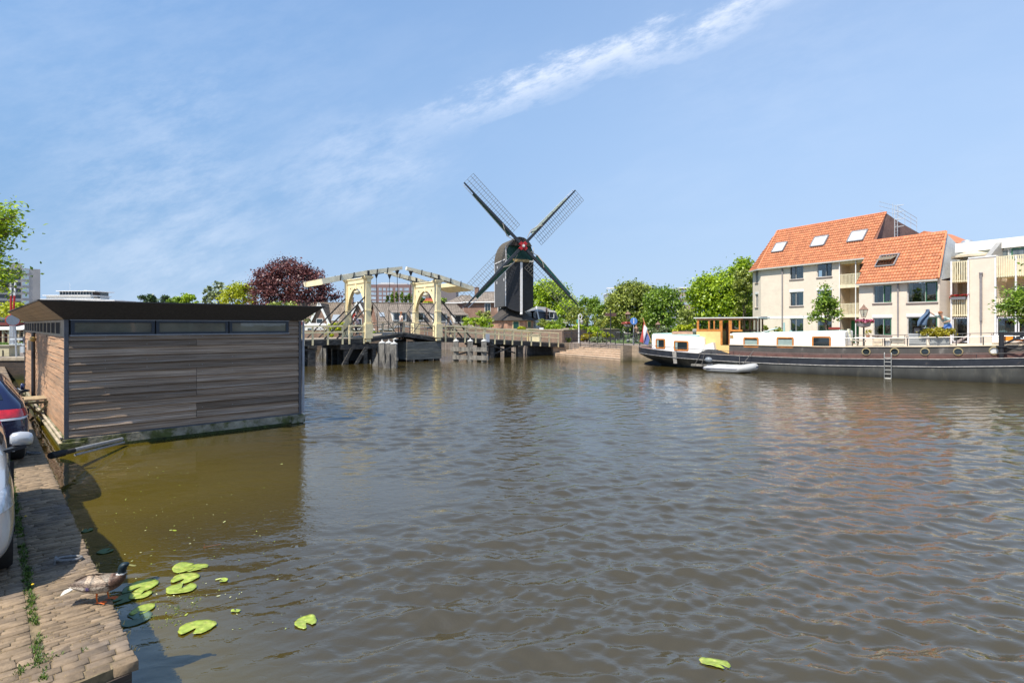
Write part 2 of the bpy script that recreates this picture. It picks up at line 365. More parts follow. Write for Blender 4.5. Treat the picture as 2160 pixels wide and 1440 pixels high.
def wave_h(x, y, cell=0.):      # height of the ripples in metres, calm in the lee of the boathouse and along the quay
    x = np.asarray(x, float); y = np.asarray(y, float)
    dn = (x + 2.48) * .735 + (y - 3.76) * .68; da = (x + 2.48) * -.68 + (y - 3.76) * .735
    lee = sstep(6.4 + .5 * np.sin(y * 2.1) - dn, 0, 2.2) * sstep(da, 1.2, 4.0); near = sstep(2.6 - dn, 0, 1.8)
    amp = 1 - .93 * np.maximum(lee, near * .85); amp = amp * (1 + .28 * np.sin(x * .33 + 1.3 * np.sin(y * .21)) * np.sin(y * .27 + .8)) * (1.10 - .52 * sstep(y, 6, 36))
    h = np.zeros_like(x)
    for i in range(NWV):
        f = 1. if np.isscalar(cell) and cell == 0 else sstep(_lam[i] / np.maximum(cell, 1e-6), 2.5, 5.)
        wx = x + .12 * np.sin(y * 1.1 + i); h += f * _am[i] * np.sin(_k[i] * (np.cos(_dir[i]) * wx + np.sin(_dir[i]) * y) + _ph[i])
    return h * amp
_nr, _nc = 800, 640; _r = 2.2 * np.exp(np.linspace(0, np.log(82 / 2.2), _nr)); _t = np.linspace(R(-58), R(58), _nc)
_RR, _TT = np.meshgrid(_r, _t, indexing='ij'); _X = _RR * np.sin(_TT); _Y = _RR * np.cos(_TT)
_edge = sstep(R(58) - np.abs(_TT), 0, .1) * sstep(_RR, 2.2, 2.7) * sstep(-_RR, -82, -74)
_Z = wave_h(_X, _Y, _RR * .0046) * _edge
_V = np.stack([_X, _Y, _Z], -1).reshape(-1, 3); _i = (np.arange(_nr - 1)[:, None] * _nc + np.arange(_nc - 1)[None]).ravel()
_F = np.stack([_i, _i + 1, _i + _nc + 1, _i + _nc], -1)[:, ::-1]
_o = len(_V); _V = np.concatenate([_V, [(-90, -40, -.13), (90, -40, -.13), (90, 90, -.13), (-90, 90, -.13)]]); _F = np.concatenate([_F, [(_o, _o + 1, _o + 2, _o + 3)]])
tag(np_mesh('water', _V, _F, WATER, smooth=True), kind='structure')
GRASSM = mat('grass_ground', (.06, .10, .02), rough=.9, var=.3, vscale=.6, col2=(.10, .12, .03), s2=.2)
g = MB(); g.face((-2500, -1500, -1.6), (2500, -1500, -1.6), (2500, 3500, -1.6), (-2500, 3500, -1.6)); tag(g.build('ground', mat('canal_bed', (.06, .055, .03), var=.3, vscale=.3)), kind='structure')
PAVE = brick('far_paving', (.6, .8), (.26, .21, .17), (.20, .16, .14), (.12, .11, .09), bw=.3, bh=.15, ms=.012, up=(-.8, .6, 0))
# far bank: everything beyond the canal
FAR = [(-26.8, 30.2), (-20.2, 30.9), (-19.9, 33.6), (-21.4, 36.0), (-30, 66.5), (-6, 66.5), (-2.2, 60.5), (1.5, 57.2), (4.9, 55.6), (5.3, 55.9), (9.9, 47.1), (10.6, 46.3), (26, 34.7), (60, 9), (900, 9), (900, 1600), (-900, 1600), (-900, 30.2)]
g = MB(); g.prism([(p[0], p[1]) for p in FAR], -1.5, 1.15); tag(g.build('far_bank_ground', PAVE), kind='structure')
# ------------------------------------------------------------------ near quay
Q = Vector((-.679, .734, 0)); NQ = Vector((.734, .679, 0)); C0 = Vector((-2.48, 3.76, 0)); QZ = .70
def QP(a, b, z=0.): return C0 + Q * a - NQ * b + Vector((0, 0, z))   # a along the edge, b inland
QM = Matrix(((Q.x, -NQ.x, 0, C0.x), (Q.y, -NQ.y, 0, C0.y), (0, 0, 1, 0), (0, 0, 0, 1)))
qwall = brick('quay_brick', Q, (.085, .06, .045), (.05, .04, .035), (.06, .055, .045), bump=.008, stain=((.03, .035, .012), 0., .5))
g = MB(QM); g.prism([(-.02, .03), (36.5, .03), (36.5, 9), (-1.6, 9)], -1.5, QZ - .075); 
o = g.build('quay_wall', qwall); tag(o, 'old dark brick wall carrying the parking quay beside the boathouse', 'wall')
joint = mat('joint_sand', (.17, .125, .07), rough=.95, var=.35, vscale=14., col2=(.08, .07, .04), s2=5.)
g = MB(QM); g.prism([(0, .02), (36.4, .02), (36.4, 9), (-1.5, 9)], QZ - .074, QZ - .009); tag(g.build('quay_bedding', joint), kind='structure')
def bricks(rects):
    V = []; Fc = []; k = 0
    for a0, a1, b0, b1, dh in rects:
        z1 = QZ + dh; e = .006; z0 = QZ - .07
        ta = random.uniform(-.008, .008); tb = random.uniform(-.008, .008)
        for (zz, ins) in ((z0, 0.), (z1 - e, 0.), (z1, e)):
            for (a, b) in ((a0 + ins, b0 + ins), (a1 - ins, b0 + ins), (a1 - ins, b1 - ins), (a0 + ins, b1 - ins)):
                p = QP(a, b); V.append((p.x, p.y, zz + (ta * (a - a0) * 3 + tb * (b - b0) * 2 if zz > z0 else 0)))
        for lv in (0, 4):
            for j in range(4): Fc.append((k + lv + j, k + lv + (j + 1) % 4, k + lv + 4 + (j + 1) % 4, k + lv + 4 + j))
        Fc.append((k + 8, k + 9, k + 10, k + 11)); k += 12
    return np.array(V), np.array(Fc)
rects = []
def band(a_lo, a_hi, b_lo, b_hi, row, ln, gap=.008, skip=.0):
    a = a_lo
    while a < a_hi:
        r = row * random.uniform(.9, 1.1); b = b_lo - random.uniform(0, ln) * .7
        while b < b_hi:
            l = ln * random.uniform(.92, 1.08); bb0 = max(b, b_lo + random.uniform(-.012, .012) if b_lo < .1 else b_lo); bb1 = min(b + l - gap, b_hi)
            if bb1 - bb0 > .03 and random.random() > skip: rects.append((a, a + r - gap, bb0, bb1, random.uniform(-.006, .004)))
            b += l
        a += r
band(.42, 12, .0, .44, .036, .22, gap=.004, skip=.004); band(12, 17, .0, .44, .058, .24, gap=.006)
band(.42, 10, .50, 2.4, .055, .20, gap=.005, skip=.008); band(.42, 10, 2.4, 3.4, .11, .20); band(10, 17, .5, 3.4, .11, .2)
band(17, 36.4, .0, .44, .15, .44, gap=.012); band(17, 36.4, .5, 3.2, .21, .42, gap=.014)
band(-.02, .42, .0, 3.4, .085, .15, gap=.009, skip=.02)
V, Fc = bricks(rects)
BR = mat('quay_bricks', (.215, .155, .098), rough=.85, var=.28, vscale=9., bump=.004, bscale=70., isl=.22, spec=.25, col2=(.13, .105, .085), f2=(.45, .7), s2=1.1, detail=6.)
tag(np_mesh('quay_pavement', V, Fc, BR), kind='structure')
g = MB(QM); g.prism([(-.6, 3.42), (36.4, 3.22), (36.4, 8.9), (-1.5, 8.9)], QZ - .02, QZ - .004); tag(g.build('parking_strip', brick('parking_brick', Q, (.26, .20, .15), (.19, .15, .12), (.10, .09, .07), bw=.11, bh=.21, ms=.01, up=(NQ.x, NQ.y, 0))), kind='structure')
# weeds growing in the joints
def tufts(name, pts, matr, hmin, hmax, blades=14, w=.006, spread=.04, flat=.5, leaf=False):
    V = []; Fc = []; k = 0
    for p in pts:
        for _ in range(blades):
            a = random.uniform(0, 6.283); r = random.uniform(0, spread); bx = p[0] + r * math.cos(a); by = p[1] + r * math.sin(a)
            h = random.uniform(hmin, hmax); t = random.uniform(0, 6.283); lean = random.uniform(.2, 1.) * flat * h * 2; ww = w * random.uniform(.6, 1.4)
            dx, dy = math.cos(t), math.sin(t); sx, sy = -dy * ww, dx * ww; z = p[2]
            if leaf:
                V += [(bx, by, z), (bx + dx * lean * .5 + sx, by + dy * lean * .5 + sy, z + h * .7), (bx + dx * lean, by + dy * lean, z + h), (bx + dx * lean * .5 - sx, by + dy * lean * .5 - sy, z + h * .7)]
            else:
                V += [(bx - sx, by - sy, z), (bx + sx, by + sy, z), (bx + dx * lean * .5 + sx * .7, by + dy * lean * .5 + sy * .7, z + h * .75), (bx + dx * lean, by + dy * lean, z + h)]
            Fc.append((k, k + 1, k + 2, k + 3)); k += 4
    return np_mesh(name, np.array(V), np.array(Fc), matr)
WEED = leafmat('weed_leaf', (.05, .10, .012), (.13, .21, .03)); pts = []
for i in range(560):
    a = random.uniform(.1, 12); b = .465 + random.gauss(0, .016)
    if noise.noise(Vector((a * 1.7, 3, 0))) > -.32: pts.append(QP(a, b, QZ - .012))
for i in range(150):
    a = random.uniform(.3, 5); b = random.choice((.72, .86, 1.05, 1.3)) + random.gauss(0, .02)
    if noise.noise(Vector((a * 2, b * 7, 0))) > .0: pts.append(QP(a, b, QZ - .012))
for i in range(130):
    a = random.gauss(.38, .05); b = abs(random.gauss(.75, .3)) + .2
    if noise.noise(Vector((a * 3, b * 5, 4))) > -.05: pts.append(QP(a, b, QZ - .012))
tag(tufts('joint_weeds', pts, WEED, .01, .035, blades=12, w=.0035, spread=.022, leaf=True), 'low green weeds growing in the brick joints of the quay', 'weeds', kind='stuff')
pts = [QP(random.uniform(0, 14), random.uniform(-.015, .02), QZ - .03) for _ in range(260)]
tag(tufts('edge_grass', pts, leafmat('dry_grass', (.16, .13, .04), (.22, .19, .07)), .01, .03, blades=6, w=.002, spread=.03), 'dry wispy grass along the stone edge of the quay', 'grass', kind='stuff')
# seed litter in the joints
pts = []
for i in range(3000):
    a = random.uniform(0, 4.5) ** 1; b = random.uniform(0.01, 1.2)
    if noise.noise(Vector((a * 3.1, b * 5, 9))) > -.1: pts.append(QP(a, b, QZ + random.uniform(-.006, .002)))
tag(tufts('seed_litter', pts, leafmat('dry_seed', (.30, .20, .07), (.45, .33, .15)), .001, .004, blades=2, w=.0022, spread=.02, flat=2.5, leaf=True), 'dry straw coloured seed litter scattered over the quay bricks', 'litter', kind='stuff')
# dandelion heads
for (px, py, wh) in ((53, 1094, 'small yellow dandelion flower beside the silver car'), (68, 1240, 'small yellow dandelion flower near the duck end of the weed line')):
    p = G(px, py, QZ); g = MB(); g.tube([p, p + Vector((.004, 0, .03))], .0015, 5); t = thing('dandelion', p, wh, 'flower', 'dandelions in the quay joints')
    g.build('stem', WEED, t); g = MB(); g.ball(p + Vector((.004, 0, .034)), (.011, .011, .006), 9, 5); g.build('flower_head', mat('dandelion_yellow', (.75, .5, .02)), t)
# mooring rings
def mooring_ring(p, label, ang):
    t = thing('mooring_ring', p, label, 'mooring ring', 'iron mooring rings on the quay')
    g = MB(); d = Vector((math.cos(ang), math.sin(ang), 0)); s = Vector((-d.y, d.x, 0))
    pts = [p + d * (.095 * math.cos(a)) + s * .052 * math.sin(a) + Vector((0, 0, .026 - .008 * math.cos(a))) for a in [2 * math.pi * i / 28 for i in range(28)]]
    g.tube(pts, .013, 8, closed=True); g.build('ring', mat('weathered_iron', (.17, .165, .16), rough=.6, metal=.2, var=.4, vscale=30.), t, smooth=True)
    g = MB(); c = p - d * .10
    g.tube([c + s * .03 + Vector((0, 0, -.03)), c + s * .032 + Vector((0, 0, .02)), c + s * .01 + Vector((0, 0, .052)), c - s * .018 + Vector((0, 0, .048)), c - s * .034 + Vector((0, 0, .015)), c - s * .03 + Vector((0, 0, -.03))], .0105, 8); g.build('eye_bolt', mat('weathered_iron', (0, 0, 0)), t, smooth=True)
mooring_ring(G(146, 1183, QZ), 'rusty iron mooring ring on the bricks in front of the duck', R(25))
mooring_ring(G(72, 958, QZ), 'iron mooring ring on the bricks behind the silver car mirror', R(10))

# ------------------------------------------------------------------ duck
def duck(loc, rz, label):
    root = thing('mallard_duck', (0, 0, 0), label, 'duck', local=True)
    def vcol(o, fn):
        me = o.data; at = me.color_attributes.new('plumage', 'FLOAT_COLOR', 'POINT')
        for i, v in enumerate(me.vertices): at.data[i].color = (*fn(v.co), 1)
    m = bpy.data.materials.new('plumage'); m.use_nodes = True; nt = m.node_tree; b = nt.nodes['Principled BSDF']; b.inputs['Roughness'].default_value = .5; b.inputs['Specular IOR Level'].default_value = .3
    va = N(nt, 'ShaderNodeVertexColor', layer_name='plumage'); tc = N(nt, 'ShaderNodeTexCoord'); mp = N(nt, 'ShaderNodeMapping'); mp.inputs['Scale'].default_value = (70, 160, 110); L(nt, tc.outputs['Object'], mp.inputs[0])
    nz = N(nt, 'ShaderNodeTexNoise', i_Scale=1.); L(nt, mp.outputs[0], nz.inputs['Vector']); vm = N(nt, 'ShaderNodeVectorMath', operation='SCALE'); L(nt, va.outputs[0], vm.inputs[0]); L(nt, smooth(nt, nz.outputs['Fac'], .35, .65, .5, 1.4), vm.inputs['Scale']); L(nt, vm.outputs[0], b.inputs['Base Color'])
    hd = m.copy(); hd.name = 'head_plumage'; hd.node_tree.nodes['Principled BSDF'].inputs['Roughness'].default_value = .28
    # trunk, neck and head as one continuous surface: (x, z, ry, rz)
    S = [(-.215, .150, .012, .008), (-.18, .155, .035, .026), (-.13, .158, .062, .050), (-.07, .160, .082, .070), (0, .160, .090, .080), (.06, .168, .086, .080), (.11, .186, .070, .072),
         (.145, .208, .052, .054), (.158, .232, .037, .037), (.160, .252, .030, .030), (.160, .272, .030, .031), (.163, .292, .034, .034), (.170, .311, .037, .035), (.186, .325, .033, .028), (.204, .325, .023, .020), (.216, .321, .010, .010)]
    rings = []
    for i, (x, z, ry, rz_) in enumerate(S):
        a = S[max(i - 1, 0)]; c = S[min(i + 1, len(S) - 1)]; d = Vector((c[0] - a[0], 0, c[1] - a[1])).normalized(); up = Vector((-d.z, 0, d.x))
        rings.append([Vector((x, 0, z)) + up * rz_ * math.cos(t) + Vector((0, 1, 0)) * ry * math.sin(t) for t in [2 * math.pi * k / 20 for k in range(20)]])
    g = MB(); g.loft(rings); o = g.build('body', [m], root, smooth=80)
    mod = o.modifiers.new('sub', 'SUBSURF'); mod.levels = mod.render_levels = 2
    dg = bpy.context.evaluated_depsgraph_get(); me = bpy.data.meshes.new_from_object(o.evaluated_get(dg)); o.modifiers.clear(); o.data = me; me.shade_smooth()
    def f(p):
        if p.z > .252 and p.x > .115: return (.008, .022, .03) if p.y < .03 else (.01, .03, .025)
        if p.z > .243 and p.x > .12: return (.62, .60, .55)
        if p.x > .10 and p.z > .15: return (.085, .045, .028)
        if p.x > .085: return (.16, .10, .07)
        if p.x < -.15: return (.42, .38, .32)
        if p.z > .215: return (.19, .15, .11)
        if p.z > .16: return (.30, .25, .19)
        return (.42, .37, .30)
    vcol(o, f)
    for s in (-1, 1):    # folded wings
        V = []; nu, nv = 22, 8
        g = MB()
        def wing(u, v, s=s):
            x = .085 - u * .30; wd = math.sin(min(1, u * 2.2 + .12) * 1.57) * (1 - max(0, u - .55) * 1.9) * .058
            zc = .188 - u * .012 + .018 * math.sin(u * 2.4)
            z = zc + (v - .5) * 2 * max(wd, .004); hw = .092 * math.sqrt(max(.02, 1 - ((u - .22) / .92) ** 2)); zz = (z - .160) / .088; yy = hw * math.sqrt(max(.04, 1 - min(.96, zz * zz)))
            return (x, s * (max(yy, .008) + .003), z)
        g.grid(wing, nu, nv); o = g.build('wing', m, root, smooth=80)
        sm = o.modifiers.new('thick', 'SOLIDIFY'); sm.thickness = .006
        def fw(p):
            u = (.085 - p.x) / .3
            if .50 < u < .54: return (.6, .57, .52)
            if .43 < u <= .50 and p.z < .178: return (.07, .05, .12)
            if .39 < u <= .43: return (.10, .075, .055)
            if u > .58: return (.13, .09, .065) if p.z > .185 else (.40, .33, .26)
            if p.z > .205: return (.30, .22, .15)
            return (.17, .12, .085) if p.z > .175 else (.33, .27, .21)
        vcol(o, fw)
    g = MB()
    for i in range(9):   # tail fan, pale quills
        a = (i - 4) * .11; p0 = Vector((-.17, .006 * (i - 4), .155)); p1 = p0 + Vector((-.10 * math.cos(a), .10 * math.sin(a), -.028 - .003 * abs(i - 4)))
        g.bar(p0, p1, .012, .003, w2=.016, h2=.002)
    g.build('tail_feathers', mat('tail_white', (.62, .56, .48), var=.25, vscale=60.), root)
    g = MB(); g.loft([[(x, ry * math.sin(t), z + rz_ * math.cos(t)) for t in [2 * math.pi * k / 12 for k in range(12)]] for x, z, ry, rz_ in ((.205, .321, .011, .011), (.222, .315, .011, .008), (.245, .309, .013, .005), (.262, .306, .012, .0035), (.268, .305, .006, .002))])
    g.build('bill', mat('bill_olive', (.20, .19, .06), rough=.4), root, smooth=70)
    for s in (-1, 1):
        g = MB(); g.ball((.194, s * .0285, .330), .0042, 8, 6); g.build('eye', mat('eye_black', (.01, .008, .006), rough=.08), root, smooth=80)
        ORG = mat('duck_orange', (.62, .13, .02), rough=.5, var=.15, vscale=60.)
        g = MB(); x0 = .02 + s * .025; y0 = s * .038
        g.tube([(x0 - .004, y0, .10), (x0 - .008, y0, .055), (x0, y0, .012)], [.010, .006, .005], 8)
        toes = [(.062, -.028), (.070, 0), (.062, .028)]
        base = (x0, y0, .009)
        for tx, ty in toes: g.tube([base, (x0 + tx * .5, y0 + ty * .5, .011), (x0 + tx, y0 + ty, .003)], [.005, .004, .002], 6)
        g.tube([base, (x0 - .018, y0, .004)], [.004, .002], 6)
        for i in range(2):
            a, c = toes[i], toes[i + 1]
            g.add([(x0, y0, .008), (x0 + a[0] * .95, y0 + a[1] * .95, .004), (x0 + (a[0] + c[0]) * .44, y0 + (a[1] + c[1]) * .44, .004), (x0 + c[0] * .95, y0 + c[1] * .95, .004)], [(0, 1, 2, 3)])
        g.build('leg', ORG, root, smooth=50)
    root.location = loc; root.rotation_euler = (0, 0, rz); root.scale = (.95, .95, .86)
dp = G(212, 1268, QZ + .004); duck(dp, R(12), 'mallard drake with glossy dark head standing on the quay edge')

# ------------------------------------------------------------------ water lily leaves
LILY = mat('lily_leaf', (.26, .33, .05), rough=.32, var=.3, vscale=16., col2=(.40, .40, .10), s2=14., bump=.0015, bscale=14.)
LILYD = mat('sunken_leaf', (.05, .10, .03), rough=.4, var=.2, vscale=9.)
def lily(px, py, wpx, hpx, ang, notch, label, m=LILY, z=.008, group='water lily leaves floating by the quay', curl=0.):
    c = G(px, py, z); k = c.y / F
    rx = wpx / 2 * k; ry = hpx / 2 * k * c.y / (CZ - z)
    g = MB(); n = 40; rings = []
    for j in range(1, 6):
        ring = []
        for i in range(n + 1):
            t = notch + R(16) + (2 * math.pi - R(32)) * i / n; fr = j / 5
            t2 = notch + (t - notch) if j > 1 else t
            rr = fr * (1 + .03 * math.sin(5 * t + px) + .02 * math.sin(11 * t + px * 2) + .012 * math.sin(23 * t)) * (1 if 0 < i < n else .95)
            x = rx * rr * math.cos(t); y = ry * rr * math.sin(t)
            zz = .003 * math.sin(3 * t + px) * fr + .004 * fr * fr + (curl * max(0, math.cos(t - notch - 2)) ** 3 * fr)
            ring.append((c.x + x * math.cos(ang) - y * math.sin(ang), c.y + x * math.sin(ang) + y * math.cos(ang), z + zz))
        rings.append(ring)
    ctr = (c.x + .15 * rx * math.cos(notch), c.y + .15 * ry * math.sin(notch), z - .001)
    vs = [ctr] + [v for r in rings for v in r]; fs = [(0, 1 + i, 2 + i) for i in range(n)]
    for j in range(4): fs += [(1 + j * (n + 1) + i, 1 + (j + 1) * (n + 1) + i, 2 + (j + 1) * (n + 1) + i, 2 + j * (n + 1) + i) for i in range(n)]
    g.add(vs, fs); g.v = [(v[0], v[1], v[2] + float(wave_h(v[0], v[1]))) for v in g.v]; o = g.build('lily_leaf', m, loc=c, smooth=80); sm = o.modifiers.new('t', 'SOLIDIFY'); sm.thickness = .003
    tag(o, label, 'lily leaf', group)
PADS = [(302, 1234, 54, 28, .15, 4.2, 'broad lily leaf nearest the duck, topmost of its cluster'), (296, 1254, 42, 20, .3, 1.2, 'yellower lily leaf tucked under the broad leaf nearest the duck'),
        (301, 1285, 36, 26, -.3, 5.2, 'small ragged lily leaf below the cluster beside the duck'), (388, 1197, 42, 22, .3, 0.4, 'curled yellow lily leaf at the back of the far cluster'),
        (413, 1196, 48, 18, .25, 5.8, 'narrow lily leaf at the right back of the far cluster'), (391, 1219, 54, 22, .15, 4.4, 'middle lily leaf of the far stack of three'),
        (382, 1240, 58, 24, .0, 1.6, 'front lily leaf of the far stack with a notch facing the wall'), (416, 1322, 72, 30, .35, 4.3, 'large lone lily leaf floating in front of the duck end'),
        (645, 1311, 44, 30, .4, 5.0, 'folded lily leaf drifting alone left of the open water'), (1508, 1400, 62, 28, -.25, 5.6, 'lone lily leaf far out in the brown open water'),
        (472, 1222, 16, 8, .2, 3., 'tiny lily leaf right of the far cluster'), (497, 1288, 20, 6, 0, 2., 'sliver of lily leaf between the large leaf and open water')]
for (px, py, wp, hp, an, no, lb) in PADS: lily(px, py, wp, hp, an, no, lb, z=.008 + .0006 * (px % 7), curl=.03 if px in (388, 645) else 0)
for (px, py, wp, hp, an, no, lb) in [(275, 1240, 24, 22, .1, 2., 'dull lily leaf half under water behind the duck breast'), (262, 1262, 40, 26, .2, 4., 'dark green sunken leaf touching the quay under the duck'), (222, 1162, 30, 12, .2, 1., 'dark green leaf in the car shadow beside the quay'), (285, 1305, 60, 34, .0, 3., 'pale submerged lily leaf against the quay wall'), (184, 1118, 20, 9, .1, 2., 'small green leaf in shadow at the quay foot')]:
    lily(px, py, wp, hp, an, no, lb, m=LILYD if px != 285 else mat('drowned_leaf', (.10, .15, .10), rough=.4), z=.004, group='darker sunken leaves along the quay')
# duckweed bits, foam specks, twigs
V = []; Fc = []; k = 0
for i in range(520):
    px = random.uniform(150, 640); py = random.uniform(975, 1330)
    if px < 150 + (py - 960) * .48: continue
    if random.random() < (px - 200) / 500: continue
    c = G(px, py, .006); c.z += float(wave_h(c.x, c.y)); a = random.uniform(0, 6.28); s = random.uniform(.006, .022) * (1.9 if random.random() < .10 else .7); t = random.uniform(.25, .6)
    for j in range(6):
        b = a + j * math.pi / 3; x = s * math.cos(j * math.pi / 3); y = s * t * math.sin(j * math.pi / 3)
        V.append((c.x + x * math.cos(a) - y * math.sin(a), c.y + x * math.sin(a) + y * math.cos(a), c.z))
    Fc.append([k, k + 1, k + 2, k + 3, k + 4, k + 5]); k += 6
tag(np_mesh('floating_leaf_bits', np.array(V), np.array(Fc), leafmat('leaf_bit', (.32, .40, .04), (.55, .55, .30), trans=.1)), 'tiny yellow green leaf fragments and specks on the calm water', 'leaf litter', kind='stuff')
for (x0, y0, x1, y1, lb) in ((432, 1155, 430, 1140, 'short reddish twig standing up from the water'), (428, 1154, 466, 1147, 'thin reddish twig lying on the water by the upright one')):
    a = G(x0, y0, .005); b = G(x1, y1, .012) if x0 == 428 else a + Vector((-.01, 0, .055)); g = MB(); g.tube([a, (a + b) / 2 + Vector((.004, 0, .003)), b], .0025, 5); tag(g.build('twig', mat('twig_red', (.25, .09, .04)), loc=a), lb, 'twig', 'twigs on the calm water')
# green weed strands under the surface by the pads
pts = []
for i in range(60):
    c = G(random.uniform(290, 420), random.uniform(1245, 1320), .004); pts.append(c)
tag(tufts('water_weed', pts, leafmat('waterweed', (.10, .17, .02), (.3, .33, .05)), .001, .004, blades=7, w=.006, spread=.05, flat=4, leaf=True), 'feathery green water weed between the lily leaves', 'water weed', kind='stuff')

# ------------------------------------------------------------------ boathouse
BO = Vector((-10.25, 13.05, 0)); bu = Vector((.727, .687, 0)).normalized(); bw_ = Vector((-.687, .727, 0)).normalized()
BM = Matrix(((bu.x, bw_.x, 0, BO.x), (bu.y, bw_.y, 0, BO.y), (0, 0, 1, 0), (0, 0, 0, 1)))   # local x = front wall, y = side wall (away)
BL, BW_ = 5.5, 14.3
bh = thing('boathouse', BO + bu * 2.7 + bw_ * 7, 'dark timber floating boathouse with flared black roof and strip windows', 'boathouse')
g = MB(BM); g.box(-.05, BL + .05, -.06, BW_ + .05, -.5, .27); g.box(-.10, .35, -.12, -.0601, .02, .20); g.box(BL - .3, BL + .09, -.11, -.0601, .03, .24)
for i in range(14): g.box(.3 + i * .37, .34 + i * .37, -.068, -.0605, .12, .16)
g.build('pontoon', mat('pontoon_concrete', (.30, .27, .20), rough=.9, var=.35, vscale=3., col2=(.09, .10, .03), f2=(.42, .6), s2=2.2, bump=.02, bscale=14., detail=8.), bh)
g = MB(BM); g.box(-.055, BL + .055, -.066, BW_ + .055, -.45, .07); g.build('algae_band', mat('algae', (.035, .045, .008), rough=.8, var=.5, vscale=8., bump=.02, bscale=20.), bh)
# core walls, set behind the boards
g = MB(BM); g.box(.03, BL - .03, .03, BW_ - .03, .27, 3.02); g.build('wall_core', mat('core_black', (.015, .014, .013)), bh)
def boards(x0, x1, z0, z1, step, face, joints=(), prud=.045, seedv=1):
    g = MB(BM); rnd = random.Random(seedv); z = z0
    while z < z1 - .02:
        zt = min(z + step * rnd.uniform(.94, 1.06), z1); xs = [x0] + [j for j in joints if rnd.random() < .55] + [x1]
        for a, b in zip(xs[:-1], xs[1:]):
            nseg = max(2, int((b - a) / .22)); low = []; top = []; bot = []
            ph = rnd.uniform(0, 9); am = rnd.uniform(.003, .012)
            for i in range(nseg + 1):
                t = a + (b - a) * i / nseg + (.004 if i == 0 else -.004 if i == nseg else 0)
                wv = am * math.sin(t * 2.1 + ph) + .004 * math.sin(t * 7 + ph * 2)
                d = prud + .006 + wv
                def pt(t, dd, zz): return (t, -dd + .03, zz) if face == 'f' else (-dd + .03, t, zz)
                low.append(pt(t, d, z + wv * .5)); top.append(pt(t, .006, zt + .01)); bot.append(pt(t, .004, z + .004))
            k = nseg + 1
            g.add(low + top + bot, [(i, i + 1, k + i + 1, k + i) for i in range(nseg)] + [(i + 1, i, 2 * k + i, 2 * k + i + 1) for i in range(nseg)])
        z = zt
    return g
DARKW = mat('weathered_dark_boards', (.27, .195, .138), rough=.75, var=.55, vscale=2.2, stretch=(.35, 4, 26), isl=.5, dirv=bu, col2=(.38, .325, .28), f2=(.48, .75), s2=1.4, bump=.004, bscale=3., detail=8., spec=.12)
TANW = mat('tan_boards', (.40, .235, .135), rough=.75, var=.28, vscale=2.2, stretch=(.35, 4, 22), isl=.15, dirv=bw_, col2=(.26, .19, .13), f2=(.45, .7), s2=1.2, bump=.002, bscale=3., detail=8., spec=.3)
boards(.06, BL - .06, .31, 2.64, .187, 'f', joints=(2.72,)).build('front_boards', DARKW, bh, fix=False)
boards(BL - .36, BL - .06, 2.64, 3.02, .13, 'f').build('front_boards', DARKW, bh, fix=False)
boards(.06, BW_ - .06, .31, 2.62, .185, 's', joints=(4.8, 8.85), prud=.02, seedv=5).build('side_boards', TANW, bh, fix=False)
g = MB(BM)
for i in range(13):
    for x in (.75, 1.6, 2.55, 2.85, 3.6, 4.6): g.box(x, x + .012, -.006, -.0042, .36 + i * .187, .372 + i * .187)
g.build('nail_heads', STEEL, bh)
g = MB(BM)   # corner trims
TR = mat('grey_trim', (.10, .10, .11), rough=.5, var=.2)
for b6 in ((-.02, .06, -.02, .05, .27, 3.02), (BL - .06, BL + .02, -.03, .05, .27, 3.02), (-.02, .05, BW_ - .06, BW_ + .02, .27, 3.02), (.06, BL - .06, -.018, .0, .27, .305)): g = MB(BM); g.box(*b6); g.build('corner_trim', TR, bh)
g = MB(BM); g.tube([(BL + .06, -.05, .3), (BL + .06, -.05, 3.0)], .035, 8); g.build('drainpipe', mat('pale_pipe', (.32, .33, .36), rough=.4), bh, smooth=True)
for (x0, x1) in ((.10, 1.77), (1.80, 3.49), (3.52, 5.13)):
    FRM = mat('window_frame_blue_grey', (.035, .045, .06), rough=.4, var=.1)
    g = MB(BM)
    g.box(x0, x1, -.035, .0, 2.665, 2.72); g.box(x0, x1, -.035, .0, 2.95, 3.005); g.box(x0, x0 + .07, -.035, .0, 2.72, 2.95); g.box(x1 - .07, x1, -.035, .0, 2.72, 2.95)
    fo = g.build('window', FRM, bh)
    g = MB(BM); g.box(x0 + .07, x1 - .07, -.008, -.002, 2.72, 2.95); g.build('pane', mat('boathouse_pane', (.16, .155, .12), rough=.02, spec=1., var=.3, vscale=.9, bump=.0004, bscale=3.), fo)  # pane base colour lifted to stand in for bright reflections
g = MB(BM); g.box(.08, 5.15, -.042, .0, 2.64, 2.664); g.box(.08, 5.15, -.042, .0, 3.006, 3.02); g.build('window_sill', mat('pale_sill', (.33, .34, .36), rough=.4), bh)
# side vents
g = MB(BM); g.box(-.005, .02, .06, BW_ - .06, 2.62, 2.68); g.box(-.005, .02, .06, BW_ - .06, 2.96, 3.02)
n = 11; vs0 = 1.0; stp = (BW_ - .15 - vs0) / n
g.box(-.005, .02, .06, vs0, 2.68, 2.96)
for i in range(n + 1): g.box(-.005, .02, vs0 + i * stp - .12, vs0 + i * stp + .06, 2.68, 2.96)
g.build('vent_frame', mat('pale_wood_trim', (.34, .29, .22), rough=.8, var=.25, vscale=3.), bh)
g = MB(BM)
for i in range(n): g.box(.004, .012, vs0 + i * stp + .06, vs0 + (i + 1) * stp - .12, 2.68, 2.96)
g.build('vent_opening', mat('vent_black', (.006, .006, .007), rough=.9), bh)
